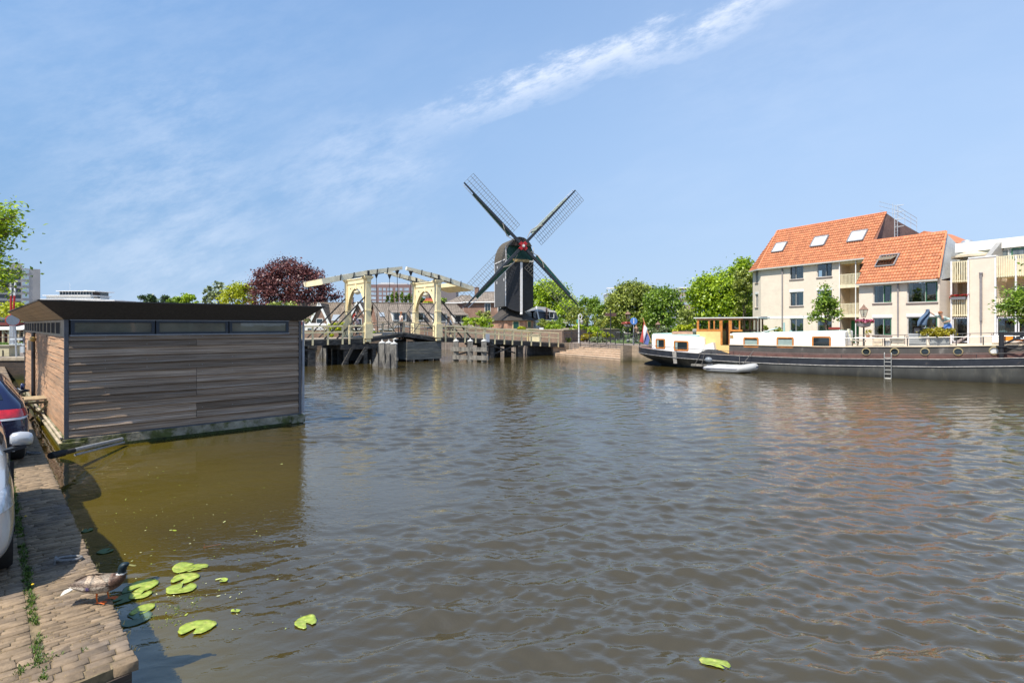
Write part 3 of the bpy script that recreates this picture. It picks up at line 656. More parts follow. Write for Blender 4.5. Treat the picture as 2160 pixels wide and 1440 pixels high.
# flared roof
zr0, zr1, ov = 3.025, 3.42, .5
in_ = [(-.03, -.04, zr0), (BL + .03, -.04, zr0), (BL + .03, BW_ + .03, zr0), (-.03, BW_ + .03, zr0)]
out_ = [(-ov, -ov, zr1), (BL + ov, -ov, zr1), (BL + ov, BW_ + ov, zr1 - .03), (-ov, BW_ + ov, zr1 - .03)]
ROOFB = mat('black_bitumen', (.045, .040, .038), rough=.7, var=.2, vscale=20., bump=.001, bscale=200.)
SOF = mat('soffit_wood', (.30, .225, .135), rough=.8, var=.3, vscale=2., stretch=(5, 1, 1), dirv=bw_, bump=.002, bscale=8.)
g = MB(BM)
for i in (0, 1, 2): g.add([in_[i], in_[(i + 1) % 4], out_[(i + 1) % 4], out_[i]], [(0, 1, 2, 3)])
g.build('roof_skirt', ROOFB, bh)
g = MB(BM); g.box(2.70, 2.715, -.3, -.29, 3.2, 3.21); 
g = MB(BM)
for k in range(5):   # soffit boards of the lit side, a hairline gap between each
    t0, t1 = k / 5 + .004, (k + 1) / 5 - .004
    a, b, c, d = [Vector(x) for x in (in_[3], in_[0], out_[0], out_[3])]
    g.add([a.lerp(d, t0), b.lerp(c, t0), b.lerp(c, t1), a.lerp(d, t1)], [(0, 1, 2, 3)])
g.build('soffit', SOF, bh)
g = MB(BM); g.add([Vector(p) + Vector((0, 0, .002)) for p in (in_[3], in_[0], out_[0], out_[3])], [(0, 1, 2, 3)]); g.prism([(-ov - .02, -ov - .02), (BL + ov + .02, -ov - .02), (BL + ov + .02, BW_ + ov + .02), (-ov - .02, BW_ + ov + .02)], zr1 + .001, zr1 + .03)
g.build('roof', ROOFB, bh)
g = MB(BM); g.tube([(-.06, 8.7, .35), (-.06, 8.7, 2.64)], .055, 8); g.build('downpipe', mat('black_pipe', (.03, .03, .035), rough=.35), bh, smooth=True)
g = MB(BM); g.box(-.16, -.0, 9.35, 9.7, 2.02, 2.36); g.build('meter_box', mat('grey_box', (.40, .38, .34), rough=.5), bh)
g = MB(BM); g.ball((-.09, 8.45, 2.42), .09, 10, 7); g.build('wall_lamp', mat('lamp_ochre', (.5, .36, .13), rough=.4), bh, smooth=True)
g = MB(BM); g.box(-.10, -.05, .0, 8.2, .29, .33); g.box(-.10, -.052, .2, 7.5, .13, .165); g.build('rubbing_strip', mat('pale_strip', (.42, .36, .27), var=.3, vscale=4.), bh)
# boom from quay to pontoon and gangplank
a = G(106, 961, .40); b = BO + bu * 1.05 - bw_ * .22 + Vector((0, 0, .17))
t = thing('mooring_pole', a, 'grey metal mooring pole with rope bound end at the boathouse corner', 'mooring pole')
g = MB(); g.tube([a.lerp(b, .22), b], .045, 12); g.tube([a.lerp(b, .3) + Vector((0, 0, -.1)), b + Vector((.05, 0, -.08))], .028, 8); g.build('pole', STEEL, t, smooth=True)
g = MB(); pts = []; d = (b - a).normalized(); x = d.cross(Vector((0, 0, 1))).normalized(); y = x.cross(d)
for i in range(14 * 14): an = i / 14 * 2 * math.pi; pts.append(a + d * (.015 + i / (14 * 14) * .42) + (x * math.cos(an) + y * math.sin(an)) * .052)
g.tube(pts, .015, 6); g.tube([a, a.lerp(b, .28)], .05, 10); g.build('rope_binding', mat('dark_rope', (.035, .032, .03), rough=.9, var=.4, vscale=60.), t, smooth=True)
pa = QP(11.05, -.0); t = thing('gangplank', QP(16.8, -.3, .7), 'short plank gangway from the quay to the boathouse side', 'gangplank')
for i in range(5):
    g = MB(QM); g.box(16.8 + i * .2, 16.8 + i * .2 + .19, -.60, .2, .735, .775); g.build('plank', mat('plank_tan', (.36, .27, .16), var=.25, vscale=5.), t)
g = MB(QM); g.bar((16.35, -.68, .72), (16.35, .1, .72), .06, .06); g.bar((17.25, -.68, .72), (17.25, .1, .72), .06, .06); g.bar((16.6, -.65, .7), (16.9, -.1, .05), .05); g.bar((16.4, -.1, .7), (16.6, -.62, .1), .05); g.build('bearer', mat('wet_timber', (.07, .06, .03), var=.4), t)
# second boom further on
a = G(27, 818, .35); b = BO + bw_ * 12.8 + Vector((-.1, 0, .3)); t = thing('mooring_pole', a, 'far mooring pole at the back corner of the boathouse', 'mooring pole')
g = MB(); g.tube([a, b], .045, 8); g.build('pole', STEEL, t, smooth=True)
g = MB(); g.tube([a - (b - a) * .05, a.lerp(b, .3)], .08, 8); g.build('rope_binding', mat('dark_rope', (0, 0, 0)), t, smooth=True)

# ------------------------------------------------------------------ cars
def car(kind, paint, label, at, rz):
    root = thing(kind, (0, 0, 0), label, 'car', local=True)
    # stations: x(front +), halfwidth, z sill, z belt, halfwidth belt, z top, halfwidth top ; origin = ground centre
    if kind == 'parked_car_silver' or 'silver' in label:
        S = [(1.90, .60, .30, .52, .58, .56, .50), (1.84, .74, .22, .60, .70, .68, .60), (1.66, .83, .20, .72, .78, .82, .66), (1.35, .855, .20, .82, .80, .92, .68), (1.0, .86, .20, .88, .805, .99, .68), (.72, .86, .20, .93, .81, 1.05, .66),
             (.30, .86, .20, .95, .815, 1.38, .60), (.02, .86, .20, .96, .82, 1.49, .57), (-.5, .86, .20, .97, .82, 1.52, .57), (-1.1, .86, .20, .98, .82, 1.50, .56), (-1.45, .855, .21, .99, .80, 1.42, .54), (-1.68, .83, .24, .97, .77, 1.15, .60), (-1.80, .74, .30, .80, .68, .86, .60), (-1.84, .60, .36, .60, .58, .64, .5)]
        ax = (1.12, -1.12); gl = (5, 10)
    else:
        S = [(2.10, .60, .30, .50, .58, .54, .5), (2.02, .76, .22, .58, .72, .64, .62), (1.80, .86, .20, .66, .80, .74, .68), (1.3, .89, .19, .78, .83, .86, .70), (.85, .895, .19, .86, .835, .95, .69), (.62, .895, .19, .89, .84, 1.0, .68),
             (.0, .895, .19, .91, .84, 1.38, .60), (-.3, .895, .19, .92, .84, 1.43, .585), (-.9, .895, .19, .93, .84, 1.43, .58), (-1.45, .89, .20, .94, .83, 1.38, .565), (-1.78, .88, .22, .95, .81, 1.30, .56), (-1.98, .86, .26, .93, .78, 1.02, .66), (-2.10, .80, .30, .84, .74, .88, .66), (-2.14, .72, .36, .66, .70, .70, .6)]
        ax = (1.32, -1.30); gl = (5, 10)
    rings = []
    for (x, wl, zs, zb, wb, zt, wt) in S:
        half = [(0, zs), (wl * .80, zs), (wl * .965, zs + .05), (wl, zs + (zb - zs) * .42), (wl * .995, zs + (zb - zs) * .66), (wb, zb), (wb * .985, zb + min(.03, (zt - zb) * .3)), (wt + (wb - wt) * .10, zb + (zt - zb) * .80), (wt * .93, zb + (zt - zb) * .95), (wt * .5, zt), (0, zt + .01)]
        rings.append([(x, y, z) for y, z in half] + [(x, -y, z) for y, z in half[-2:0:-1]])
    g = MB(); g.loft(rings); o = g.build('body', paint, root, smooth=80)
    o.modifiers.new('s', 'SUBSURF').levels = 2; o.modifiers['s'].render_levels = 2
    cut = MB()
    for x in ax:
        for s in (-1, 1): cut.lathe([(.345, s * .56), (.345, s * 1.1)], (x, 0, .31), 28, 'y')
    c = cut.build('wheel_cutter', paint); bo = o.modifiers.new('b', 'BOOLEAN'); bo.operation = 'DIFFERENCE'; bo.object = c; bo.solver = 'EXACT'
    dg = bpy.context.evaluated_depsgraph_get(); me = bpy.data.meshes.new_from_object(o.evaluated_get(dg)); o.modifiers.clear(); o.data = me; me.shade_smooth(); me.set_sharp_from_angle(angle=R(40))
    bpy.data.objects.remove(c)
    # glass: interpolated patches pushed 6 mm off the shell
    from mathutils.bvhtree import BVHTree
    bvh = BVHTree.FromPolygons([v.co.copy() for v in me.vertices], [tuple(p.vertices) for p in me.polygons])
    CG = mat('car_glass', (.012, .016, .02), rough=.02, spec=1., var=.1)
    def patch(name, m, corners, axis, off=.006, nu=10, nv=6):
        g = MB(); A, B_, C_, D_ = [Vector(c) for c in corners]
        def fn(u, v):
            p = A.lerp(B_, u).lerp(D_.lerp(C_, u), v)
            h = bvh.ray_cast(p - Vector(axis) * 1.5 if False else p + Vector(axis) * 1.5, -Vector(axis), 3.)
            return (h[0] + h[1] * off * (1 if h[1].dot(Vector(axis)) > 0 else -1)) if h[0] is not None else p
        g.grid(fn, nu, nv); return g.build(name, m, root, smooth=80)
    xb = S[5][0]; xf = S[7][0]; xr = S[9][0]; xe = S[10][0]; zb = S[7][3]; zt = S[8][5]
    patch('windscreen', CG, [(xb - .08, -.60, zb + .12), (xb - .08, .60, zb + .12), (xf + .12, .50, zt - .09), (xf + .12, -.50, zt - .09)], Vector((1, 0, .9)).normalized())
    patch('rear_window', CG, [(xe - .13, -.56, zb + .10), (xe - .13, .56, zb + .10), (xe + .12, .46, zt - .12), (xe + .12, -.46, zt - .12)], Vector((-1, 0, .5)).normalized())
    for s in (-1, 1):
        patch('side_window', CG, [(xb - .22, s * .8, zb + .05), (-.42, s * .8, zb + .06), (-.42, s * .7, zt - .12), (xf + .05, s * .7, zt - .13)], (0, s, 0))
        patch('side_window', CG, [(-.48, s * .8, zb + .06), (xr - .1, s * .8, zb + .09), (xr + .12, s * .7, zt - .14), (-.48, s * .7, zt - .12)], (0, s, 0))
        patch('tail_light', mat('tail_red', (.55, .012, .02), rough=.15, coat=1., var=.3, vscale=14.), [(S[12][0], s * .42, zb - .15), (S[11][0] + .16, s * .95, zb - .13), (S[11][0] + .20, s * .95, zb - .03), (S[12][0], s * .42, zb - .02)], Vector((-.75, s * .66, 0)).normalized(), off=.012)
        patch('reflector', mat('lamp_white', (.7, .7, .72), rough=.1, coat=1.), [(S[12][0], s * .44, zb - .185), (S[11][0] + .14, s * .95, zb - .17), (S[11][0] + .155, s * .95, zb - .14), (S[12][0], s * .44, zb - .155)], Vector((-.75, s * .66, 0)).normalized(), off=.013, nv=2)
        patch('headlight', mat('headlight_glass', (.5, .52, .55), rough=.05, coat=1., var=.3, vscale=20.), [(S[1][0], s * .45, S[1][3] - .06), (S[3][0] + .1, s * .9, S[3][3] - .16), (S[3][0] + .0, s * .8, S[3][3] - .02), (S[1][0], s * .45, S[1][3] + .04)], Vector((.7, s * .6, .35)).normalized(), off=.01)
        g = MB(); mx = xb - .14; y0 = s * (S[5][4] + .0); y1 = s * (S[5][4] + (.20 if 'silver' in label else .07))
        rr = [[(mx + .05 * sx * math.cos(t) * 1.2, y0 + (y1 - y0) * k, zb + .10 + .075 * sc * math.sin(t) + .012 * (1 - k)) for t in [2 * math.pi * j / 14 for j in range(14)]] for k, sx, sc in ((.10, .5, .5), (.22, .85, .85), (.5, 1, 1), (.8, .97, .92), (.94, .75, .7), (1., .3, .3))]
        g.loft(rr); mo = g.build('wing_mirror', paint, root, smooth=80)
        g = MB(); g.bar((mx + .01, y0 - s * .04, zb - .0), (mx + .0, y0 + s * .14, zb + .035), .10, .03); g.ball((mx - .01, (y0 + y1) / 2 + s * .015, zb + .045), (.05, .075, .02), 10, 6); g.build('mirror_arm', BLACKP, mo, smooth=50)
        for x in ax:
            g = MB(); prof = [(.19, s * .835 - s * .21), (.285, s * .835 - s * .205), (.305, s * .835 - s * .18), (.305, s * .835 - s * .03), (.285, s * .835 - s * .0), (.20, s * .835 - s * .004), (.19, s * .835 - s * .03)]
            g.lathe(prof, (x, 0, .305), 28, 'y'); wo = g.build('wheel', RUBBER, root, smooth=50)
            g = MB(); g.lathe([(.19, s * .825), (.175, s * .83), (.165, s * .77), (.02, s * .77)], (x, 0, .305), 28, 'y')
            for k in range(5):
                a = k * 2 * math.pi / 5; g.bar((x + .02 * math.cos(a), s * .82, .305 + .02 * math.sin(a)), (x + .175 * math.cos(a), s * .825, .305 + .175 * math.sin(a)), .055, .02, up=(0, 1, 0))
            g.lathe([(.05, s * .835), (.05, s * .80)], (x, 0, .305), 12, 'y'); g.build('rim', mat('alloy', (.45, .45, .47), metal=.7, rough=.3), wo, smooth=40)
    # door seams, handles, number plate, lower trim
    g = MB()
    for s in (-1, 1):
        yy = S[8][1] + .0015
        for x in (xb - .10, -.46, xr + .12):
            if s: g.box(x - .003, x + .003, min(s * (yy - .03), s * yy), max(s * (yy - .03), s * yy), .32, zb - .1)
        g.box(ax[1] + .36, ax[0] - .36, min(s * (yy - .05), s * (yy + .004)), max(s * (yy - .05), s * (yy + .004)), .20, .27)
    g.build('door_seam', BLACKP, root)
    g = MB()
    for s in (-1, 1):
        for x in (-.28, xr + .32): g.bar((x, s * (S[8][1] + .018), zb - .12), (x + .16, s * (S[8][1] + .018), zb - .12), .02, .022)
    g.build('door_handle', paint, root)
    g = MB(); xx = S[-1][0] - .006; g.box(xx - .01, xx, -.26, .26, .52 if 'silver' in label else .40, .63 if 'silver' in label else .51); g.build('number_plate', mat('plate_yellow', (.7, .5, .03)), root)
    root.location = at; root.rotation_euler = (0, 0, rz)
    return root
SILV = mat('silver_paint', (.52, .51, .50), rough=.22, metal=.35, var=.04, vscale=2., coat=1.)
NAVY = mat('navy_paint', (.010, .014, .055), rough=.2, metal=.2, var=.05, vscale=2., coat=1.)
fd = -Q; rzc = math.atan2(fd.y, fd.x)
ctr = QP(2.50 + 1.12, .53 + .86, QZ); car('parked_car', SILV, 'silver white hatchback parked on the quay, nearest the camera', ctr, rzc)
fd = Q; rzc = math.atan2(fd.y, fd.x)
ctr = QP(7.13 + 2.14, .20 + .90, QZ); car('parked_car', NAVY, 'dark blue hatchback seen from behind with red tail light', ctr, rzc)
# ------------------------------------------------------------------ drawbridge
B0 = Vector((-14.2, 40, 0)); bdx = Vector((.786, .617, 0)).normalized(); bdy = Vector((-bdx.y, bdx.x, 0))
DM = Matrix(((bdx.x, bdy.x, 0, B0.x), (bdx.y, bdy.y, 0, B0.y), (0, 0, 1, 0), (0, 0, 0, 1)))
def bs(px, w=0.):
    k = (px - CX) / F; ox = B0.x + bdy.x * w; oy = B0.y + bdy.y * w
    return (k * oy - ox) / (bdx.x - k * bdx.y)
def dz(s):
    pts = [(-9, 1.55), (-2, 1.84), (4.2, 1.93), (7.3, 2.34), (10.3, 1.93), (13, 1.84), (24.6, 1.13), (30, 1.1)]
    for (a, za), (b, zb) in zip(pts[:-1], pts[1:]):
        if s <= b: return za + (zb - za) * (s - a) / (b - a)
    return 1.1
WB = 3.75; g1, g2 = 4.28, 10.35
TIMB = mat('bridge_timber', (.055, .05, .045), rough=.85, var=.45, vscale=3., stretch=(1, 1, 4), col2=(.15, .14, .12), f2=(.5, .75), s2=1.5, bump=.004, bscale=20.)
GTIM = mat('grey_timber', (.20, .185, .16), rough=.85, var=.35, vscale=3., stretch=(2, 2, .6), col2=(.075, .07, .065), f2=(.42, .65), s2=1.3, bump=.005, bscale=14., detail=7.)
DECKM = mat('deck_planks', (.26, .22, .17), rough=.85, var=.3, vscale=3., stretch=(6, 1, 1), dirv=bdx)
br = thing('drawbridge', DM @ Vector((7.3, 1.9, 1.2)), 'cream wooden double drawbridge with two arched portals over the canal', 'bridge')
CRW = mat('cream_wood', (.82, .69, .41), rough=.55, var=.12, vscale=2.5, col2=(.50, .42, .26), f2=(.58, .75), s2=2.)
SIL = mat('balance_beam_paint', (.84, .75, .54), rough=.6, var=.16, vscale=3.)
# deck: left ramp, leaves, right ramp
def deck(s0, s1, th, n, m, name):
    g = MB(DM)
    for i in range(n):
        a = s0 + (s1 - s0) * i / n; b = s0 + (s1 - s0) * (i + 1) / n; za, zb = dz(a), dz(b)
        g.add([(a, 0, za - th), (b, 0, zb - th), (b, WB, zb - th), (a, WB, za - th), (a, 0, za), (b, 0, zb), (b, WB, zb), (a, WB, za)], [(0, 3, 2, 1), (4, 5, 6, 7), (0, 1, 5, 4), (2, 3, 7, 6)] + ([(3, 0, 4, 7)] if i == 0 else []) + ([(1, 2, 6, 5)] if i == n - 1 else []))
    return g.build(name, m, br)
deck(-9, g1 + .15, .09, 6, DECKM, 'ramp_deck'); deck(g2 - .15, 24.5, .09, 8, DECKM, 'ramp_deck')
deck(g1 + .18, 7.29, .10, 4, DECKM, 'bridge_leaf'); deck(7.31, g2 - .18, .10, 4, DECKM, 'bridge_leaf')
def girder(s0, s1, w0, w1, off, h, n, name):
    g = MB(DM)
    for i in range(n):
        a = s0 + (s1 - s0) * i / n; b = s0 + (s1 - s0) * (i + 1) / n; za, zb = dz(a) - off, dz(b) - off
        g.add([(a, w0, za - h), (b, w0, zb - h), (b, w1, zb - h), (a, w1, za - h), (a, w0, za), (b, w0, zb), (b, w1, zb), (a, w1, za)], [(0, 3, 2, 1), (4, 5, 6, 7), (0, 1, 5, 4), (2, 3, 7, 6), (3, 0, 4, 7), (1, 2, 6, 5)])
    return g.build(name, TIMB, br)
for (w0, w1) in ((.02, .24), (1.75, 2.0), (WB - .24, WB - .02)):
    girder(-9, g1 + .1, w0, w1, .092, .36, 6, 'girder'); girder(g2 - .1, 24.5, w0, w1, .092, .34, 8, 'girder')
for (w0, w1) in ((.03, .2), (WB - .2, WB - .03)):
    girder(g1 + .2, 7.28, w0, w1, .102, .26, 4, 'leaf_girder'); girder(7.32, g2 - .2, w0, w1, .102, .26, 4, 'leaf_girder')
# railings
def rail_run(slist, w, top=.93, out=-.05, name='railing', m=CRW):
    g = MB(DM)
    for s in slist: g.box(s - .055, s + .055, w + out - .055, w + out + .055, dz(s) - .42, dz(s) + top)
    for (h, t) in ((top - .02, .075), (top * .5, .055)):
        for a, b in zip(slist[:-1], slist[1:]): g.bar((a, w + out - (.06 if out < 0 else -.06), dz(a) + h), (b, w + out - (.06 if out < 0 else -.06), dz(b) + h), .05 + t * .3, t * 1.5)
    for a, b in zip(slist[:-1], slist[1:]): g.bar((a, w + out, dz(a) + top + .015), (b, w + out, dz(b) + top + .015), .15, .04)
    return g.build(name, m, br)
Ls = [-9 + 2.0 * i for i in range(4)] + [bs(640), bs(659), bs(691), bs(722)]
rail_run([s for s in Ls if s < bs(723)], 0.); rail_run([bs(736), bs(767), g1 + .15], -.02)
rail_run([-9, -7, -5, -3, -1, .7, 2.4, g1 - .3], WB, out=.05)
Rp = [bs(p) for p in (932, 939, 958, 980, 1002.6, 1022.5, 1043, 1063, 1080, 1099.6, 1119.8, 1139, 1158, 1176.8)]
rail_run(Rp[1:], 0.); rail_run([g2 + .3, 12.3, 14, 15.8, 17.6, 19.4, 21.2, 23, 24.5], WB, out=.05)
# leaf railings: thin, following the hump
for w in (0., WB):
    for (a, b) in ((g1 + .3, 7.25), (7.35, g2 - .3)):
        g = MB(DM); n = 3
        for i in range(n + 1): s = a + (b - a) * i / n; g.box(s - .03, s + .03, w - .03, w + .03, dz(s), dz(s) + .82)
        for i in range(n):
            s0, s1 = a + (b - a) * i / n, a + (b - a) * (i + 1) / n
            g.bar((s0, w, dz(s0) + .82), (s1, w, dz(s1) + .82), .07, .06); g.bar((s0, w + .04, dz(s0) + .42), (s1, w + .04, dz(s1) + .42), .04, .05)
        g.bar((a, w - .05, dz(a) + .1), (b, w - .05, dz(b) + .8), .02); 
        g.build('leaf_railing', mat('leaf_rail_wood', (.42, .36, .25), rough=.7, var=.25), br)
# portals
def portal(s, side):
    th = .36
    for w in (.0, WB):
        g = MB(DM); g.box(s - .2, s + .2, w - .2, w + .2, dz(s) - .3, 6.28)
        g.box(s - .29, s + .29, w - .29, w + .29, dz(s) - .05, dz(s) + 1.05); g.box(s - .245, s + .245, w - .245, w + .245, dz(s) + 1.05, dz(s) + 1.13)
        g.box(s - .24, s + .24, w - .24, w + .24, 3.95, 4.02)
        for z0, z1, e in ((6.28, 6.36, .24), (6.36, 6.46, .31), (6.46, 6.54, .36)): g.box(s - e, s + e, w - e, w + e, z0, z1)
        g.build('post', CRW, br)
    g = MB(DM); n = 16; y0, y1 = .2, WB - .2; mid = WB / 2; hw = mid - y0
    low = []; up = []
    for i in range(2 * n + 1):
        y = y0 + (y1 - y0) * i / (2 * n); u = abs(y - mid) / hw; z = 3.9 + 1.85 * (max(0, 1 - u ** 1.9)) ** .62
        low.append((y, z)); up.append((y, 6.08))
    for i in range(2 * n):
        (ya, za), (yb, zb) = low[i], low[i + 1]
        g.ext([(s - .1, ya, za), (s - .1, yb, zb), (s - .1, yb, 6.08), (s - .1, ya, 6.08)], (.2, 0, 0))
    g.build('arch_panel', CRW, br)
    g = MB(DM)
    for i in range(2 * n):
        (ya, za), (yb, zb) = low[i], low[i + 1]
        g.ext([(s - .13, ya, za), (s - .13, yb, zb), (s - .13, yb, zb + .10), (s - .13, ya, za + .10)], (.26, 0, 0))
    g.build('arch_moulding', CRW, br)
    g = MB(DM); g.box(s - .15, s + .15, -.30, WB + .30, 6.081, 6.40); g.box(s - .2, s + .2, .36, WB - .36, 6.401, 6.47); g.box(s - .14, s + .14, mid - .10, mid + .10, 5.66, 6.08); g.build('lintel', CRW, br)
    g = MB(DM); g.lathe([(.0, 5.62), (.06, 5.62), (.09, 5.55), (.25, 5.50), (.26, 5.42), (.24, 5.36), (.14, 5.27), (0, 5.24)], (s, mid, 0), 16); g.build('hanging_lamp', mat('lamp_opal', (.72, .66, .50), rough=.3), br, smooth=True)
    g = MB(DM)
    for y in (.8, WB - .8): g.lathe([(.05, s - .11), (.05, s - .14)], (0, y, 5.75), 8, 'x')
    g.build('bolt', IRON, br)
    # raking iron stays on both posts
    for w in (0., WB):
        for (z0, d) in ((5.0, 3.25), (4.05, 2.35)):
            g = MB(DM); e = s + side * d; g.bar((s + side * .2, w, z0), (e, w + (.0), dz(e) + .0), .09, .09); g.build('stay', TIMB, br)
    # balance beams
    for w in (0., WB):
        tip = (s - side * 2.84, w, 7.33); piv = (s, w, 6.78); tail = (s + side * 3.45, w, 5.98)
        g = MB(DM); g.bar(piv, tip, .30, .42, w2=.22, h2=.24); g.bar(piv, tail, .30, .42, w2=.28, h2=.36); g.build('balance_beam', SIL, br)
        g = MB(DM)
        g.bar((s, w - .17, 6.42), (s, w - .17, 6.95), .16, .05, up=(0, 1, 0)); g.bar((s, w + .17, 6.42), (s, w + .17, 6.95), .16, .05, up=(0, 1, 0)); g.box(s - .28, s + .28, w - .2, w + .2, 6.541, 6.62)
        d = Vector(tip) - Vector(piv)
        for f in (-.75, -.4, .25, .55): 
            p = Vector(piv) + d * f; g.bar((p.x - .03, w - .17, p.z - .24), (p.x + .03, w - .17, p.z + .2), .07, .03, up=(0, 1, 0))
        for f in (-.45, .45): p = Vector(piv) + d * f; g.bar((s, w - .16, 6.6), (p.x, w - .16, p.z - .18), .05, .05)
        p = Vector(piv) + d * .86; g.bar((p.x, w, p.z - .12), (p.x, w, p.z - .5), .22, .34, w2=.05, h2=.05)
        g.build('iron_bracket', IRON, br)
        g = MB(DM); e = s - side * 2.55; g.tube([(p.x, w, p.z - .45), (e, w, dz(e) + .05)], .022, 6); g.bar((e, w, dz(e) - .1), (e + side * .05, w, dz(e) + 1.6), .05, .05); g.build('hanger_rod', IRON, br)
    g = MB(DM); a = s + side * 3.35; b = s + side * 1.9
    za, zb = 5.98 + .1 * .23, 5.98 + 1.55 * .232
    g.add([(b, .16, zb - .2), (a, .16, za - .22), (a, WB - .16, za - .22), (b, WB - .16, zb - .2), (b, .16, zb + .12), (a, .16, za + .12), (a, WB - .16, za + .12), (b, WB - .16, zb + .12)], [(0, 3, 2, 1), (4, 5, 6, 7), (0, 1, 5, 4), (1, 2, 6, 5), (2, 3, 7, 6), (3, 0, 4, 7)])
    g.build('counterweight_box', CRW, br)
portal(g1, -1); portal(g2, 1)
# diagonal stays of the leaves
for (s0, s1) in ((g1, 6.6), (g2, 8.0)):
    for w in (0., WB):
        g = MB(DM); g.tube([(s0, w - .1, 5.0), (s1, w - .1, dz(s1))], .025, 6); g.build('leaf_stay', IRON, br)
# piers
def pile(g, s, w, r=.18, z1=1.5, lean=0.): g.tube([(s + lean, w, -1.5), (s, w, z1)], r, 8)
g = MB(DM)
for s in (bs(731), g1 - .15, g1 + .55):
    for w in (.15, 1.3, 2.45, 3.6): g.box(s - .15, s + .15, w - .15, w + .15, -1.5, 1.50)
for (a, b) in ((2.7, 3.3), (3.6, 4.4)): g.bar((a - .5, .0, -.4), (b - .1, .0, 1.45), .22, .22)
g.bar((5.3, -.02, -.3), (5.05, -.02, 1.5), .2, .2); g.box(2.2, 5.1, -.05, WB + .05, 1.10, 1.46)
g.build('timber_pier', TIMB, br)
g = MB(DM); g.box(2.6, 5.0, .5, .56, .25, 1.1); g.box(3.0, 4.9, WB - .5, WB - .44, -.2, 1.1); g.build('pier_cladding', mat('black_cladding', (.022, .02, .018), rough=.9, var=.3), br)
g = MB(DM)
a0, a1 = bs(858), g2 + .32
for k in range(7): z = .16 + k * .20; e = .04 * k * 0; g.box(a0 + .12 * (6 - k) / 6 * 0 + (.02 if k % 2 else 0), a1, -.06, -.02, z, z + .19)
for k in range(7): z = .16 + k * .20; g.box(a1 - .04, a1, -.0, WB, z, z + .19); g.box(a0, a0 + .04, .0, WB, z, z + .19)
g.build('pier_boarding', mat('pier_boards', (.10, .105, .10), rough=.85, var=.4, vscale=2.5, stretch=(.4, .4, 5), dirv=bdx, col2=(.19, .18, .14), f2=(.5, .7), s2=.9), br)
g = MB(DM)
for s in (a0 + .4, a0 + 1.3, a0 + 2.2, a1 - .3):
    for w in (.2, 1.9, 3.5): g.box(s - .2, s + .2, w - .15, w + .15, -1.5, 1.5)
g.box(a1 - .5, a1 + .1, -.1, WB + .1, 1.50, 1.62); g.build('timber_pier', TIMB, br)
for px, r in ((658, .26), (1038, .2), (1098, .3)):
    s = bs(px); g = MB(DM)
    for w in (.15, 1.9, 3.6): g.box(s - r, s + r, w - .16, w + .16, -1.5, dz(s) - .6)
    g.box(s - .3, s + .3, -.15, WB + .15, dz(s) - .6, dz(s) - .44)
    g.build('trestle', TIMB if px != 1098 else TIMB, br)
def xbr(p0, p1, z0, z1, w=.12):
    g = MB(DM); a, b = bs(p0), bs(p1); g.bar((a, w, z0), (b, w, z1), .09, .12); g.bar((a, w + .13, z1), (b, w + .13, z0), .09, .12); g.build('cross_brace', TIMB, br)
xbr(1042, 1090, .35, 1.05); xbr(966, 1034, .4, 1.0)
g = MB(DM); a = bs(658); g.bar((a - 2.2, .1, .9), (a, .1, .5), .09, .1); g.bar((a - 2.2, .1, .9), (a, .1, 1.2), .09, .1); g.build('brace', TIMB, br)
# small notice on a rail post of the right ramp
s = bs(1026); g = MB(DM); g.box(s - .2, s + .2, -.20, -.17, dz(s) - .28, dz(s) + .42); g.build('notice_board', mat('notice_white', (.55, .56, .58), rough=.4, var=.15, vscale=8.), br)
# ------------------------------------------------------------------ fenders
CAPW = mat('white_pile_cap', (.55, .54, .50), rough=.6, var=.2)
def pile_post(g, x, y, z1, r=.19): g.box(x - r, x + r, y - r, y + r, -1.5, z1)
def cap(t, p, r=.24):
    g = MB(); g.lathe([(r * .95, p.z), (r, p.z + .03), (r, p.z + .06), (r * .35, p.z + .14), (.045, p.z + .17), (.045, p.z + .26), (.0, p.z + .28)], (p.x, p.y, 0), 10); g.build('pile_cap', CAPW, t, smooth=30)
def fender(label, posts, rails, group, rake=False):
    t = thing('mooring_fender', posts[0], label, 'mooring fender', group)
    for p in posts:
        g = MB(); r = .2; z = p.z
        g.prism([(p.x - r, p.y - r), (p.x + r, p.y - r), (p.x + r, p.y + r), (p.x - r, p.y + r)], -1.5, z)
        if rake: g.ext([(p.x - .2, p.y - .28, -1.), (p.x - .75, p.y - .28, -1.), (p.x - .62, p.y - .28, .1), (p.x - .22, p.y - .28, 1.0)], (0, .5, 0))
        g.build('post', GTIM, t); cap(t, Vector((p.x, p.y, z)))
    for a, b, w in rails: g = MB(); g.bar(a, b, .16, w); g.build('rail', GTIM, t)
    return t
fp = [P(806, 724, 40.4), P(820, 724, 39.4), P(831, 726, 38.3)]
fender('weathered fender of three raked posts left of the bridge opening', fp, [(P(800, 752, 41), P(838, 757, 38.0), .2)], 'canal fenders around the bridge opening', rake=True)
fp = [P(834, 717, 49), P(843, 717, 48.3), P(851, 717, 47.6)]
fender('small fender of three posts behind the opening between the piers', fp, [(P(830, 734, 48.4), P(856, 736, 47.2), .25), (P(832, 749, 48.4), P(857, 751, 47.2), .25)], 'canal fenders around the bridge opening')
fp = [P(962, 720, 46.2), P(992, 720, 45.2), P(1021, 720, 44.6)]
fender('long fender of three white capped posts with two rails right of the pier', fp, [(P(952, 736, 46.2), P(1028, 737, 44.1), .34), (P(954, 753, 46.1), P(1030, 755, 44.1), .34)], 'canal fenders around the bridge opening', rake=False)
fp = [P(687, 726, 50), P(704, 726, 49)]
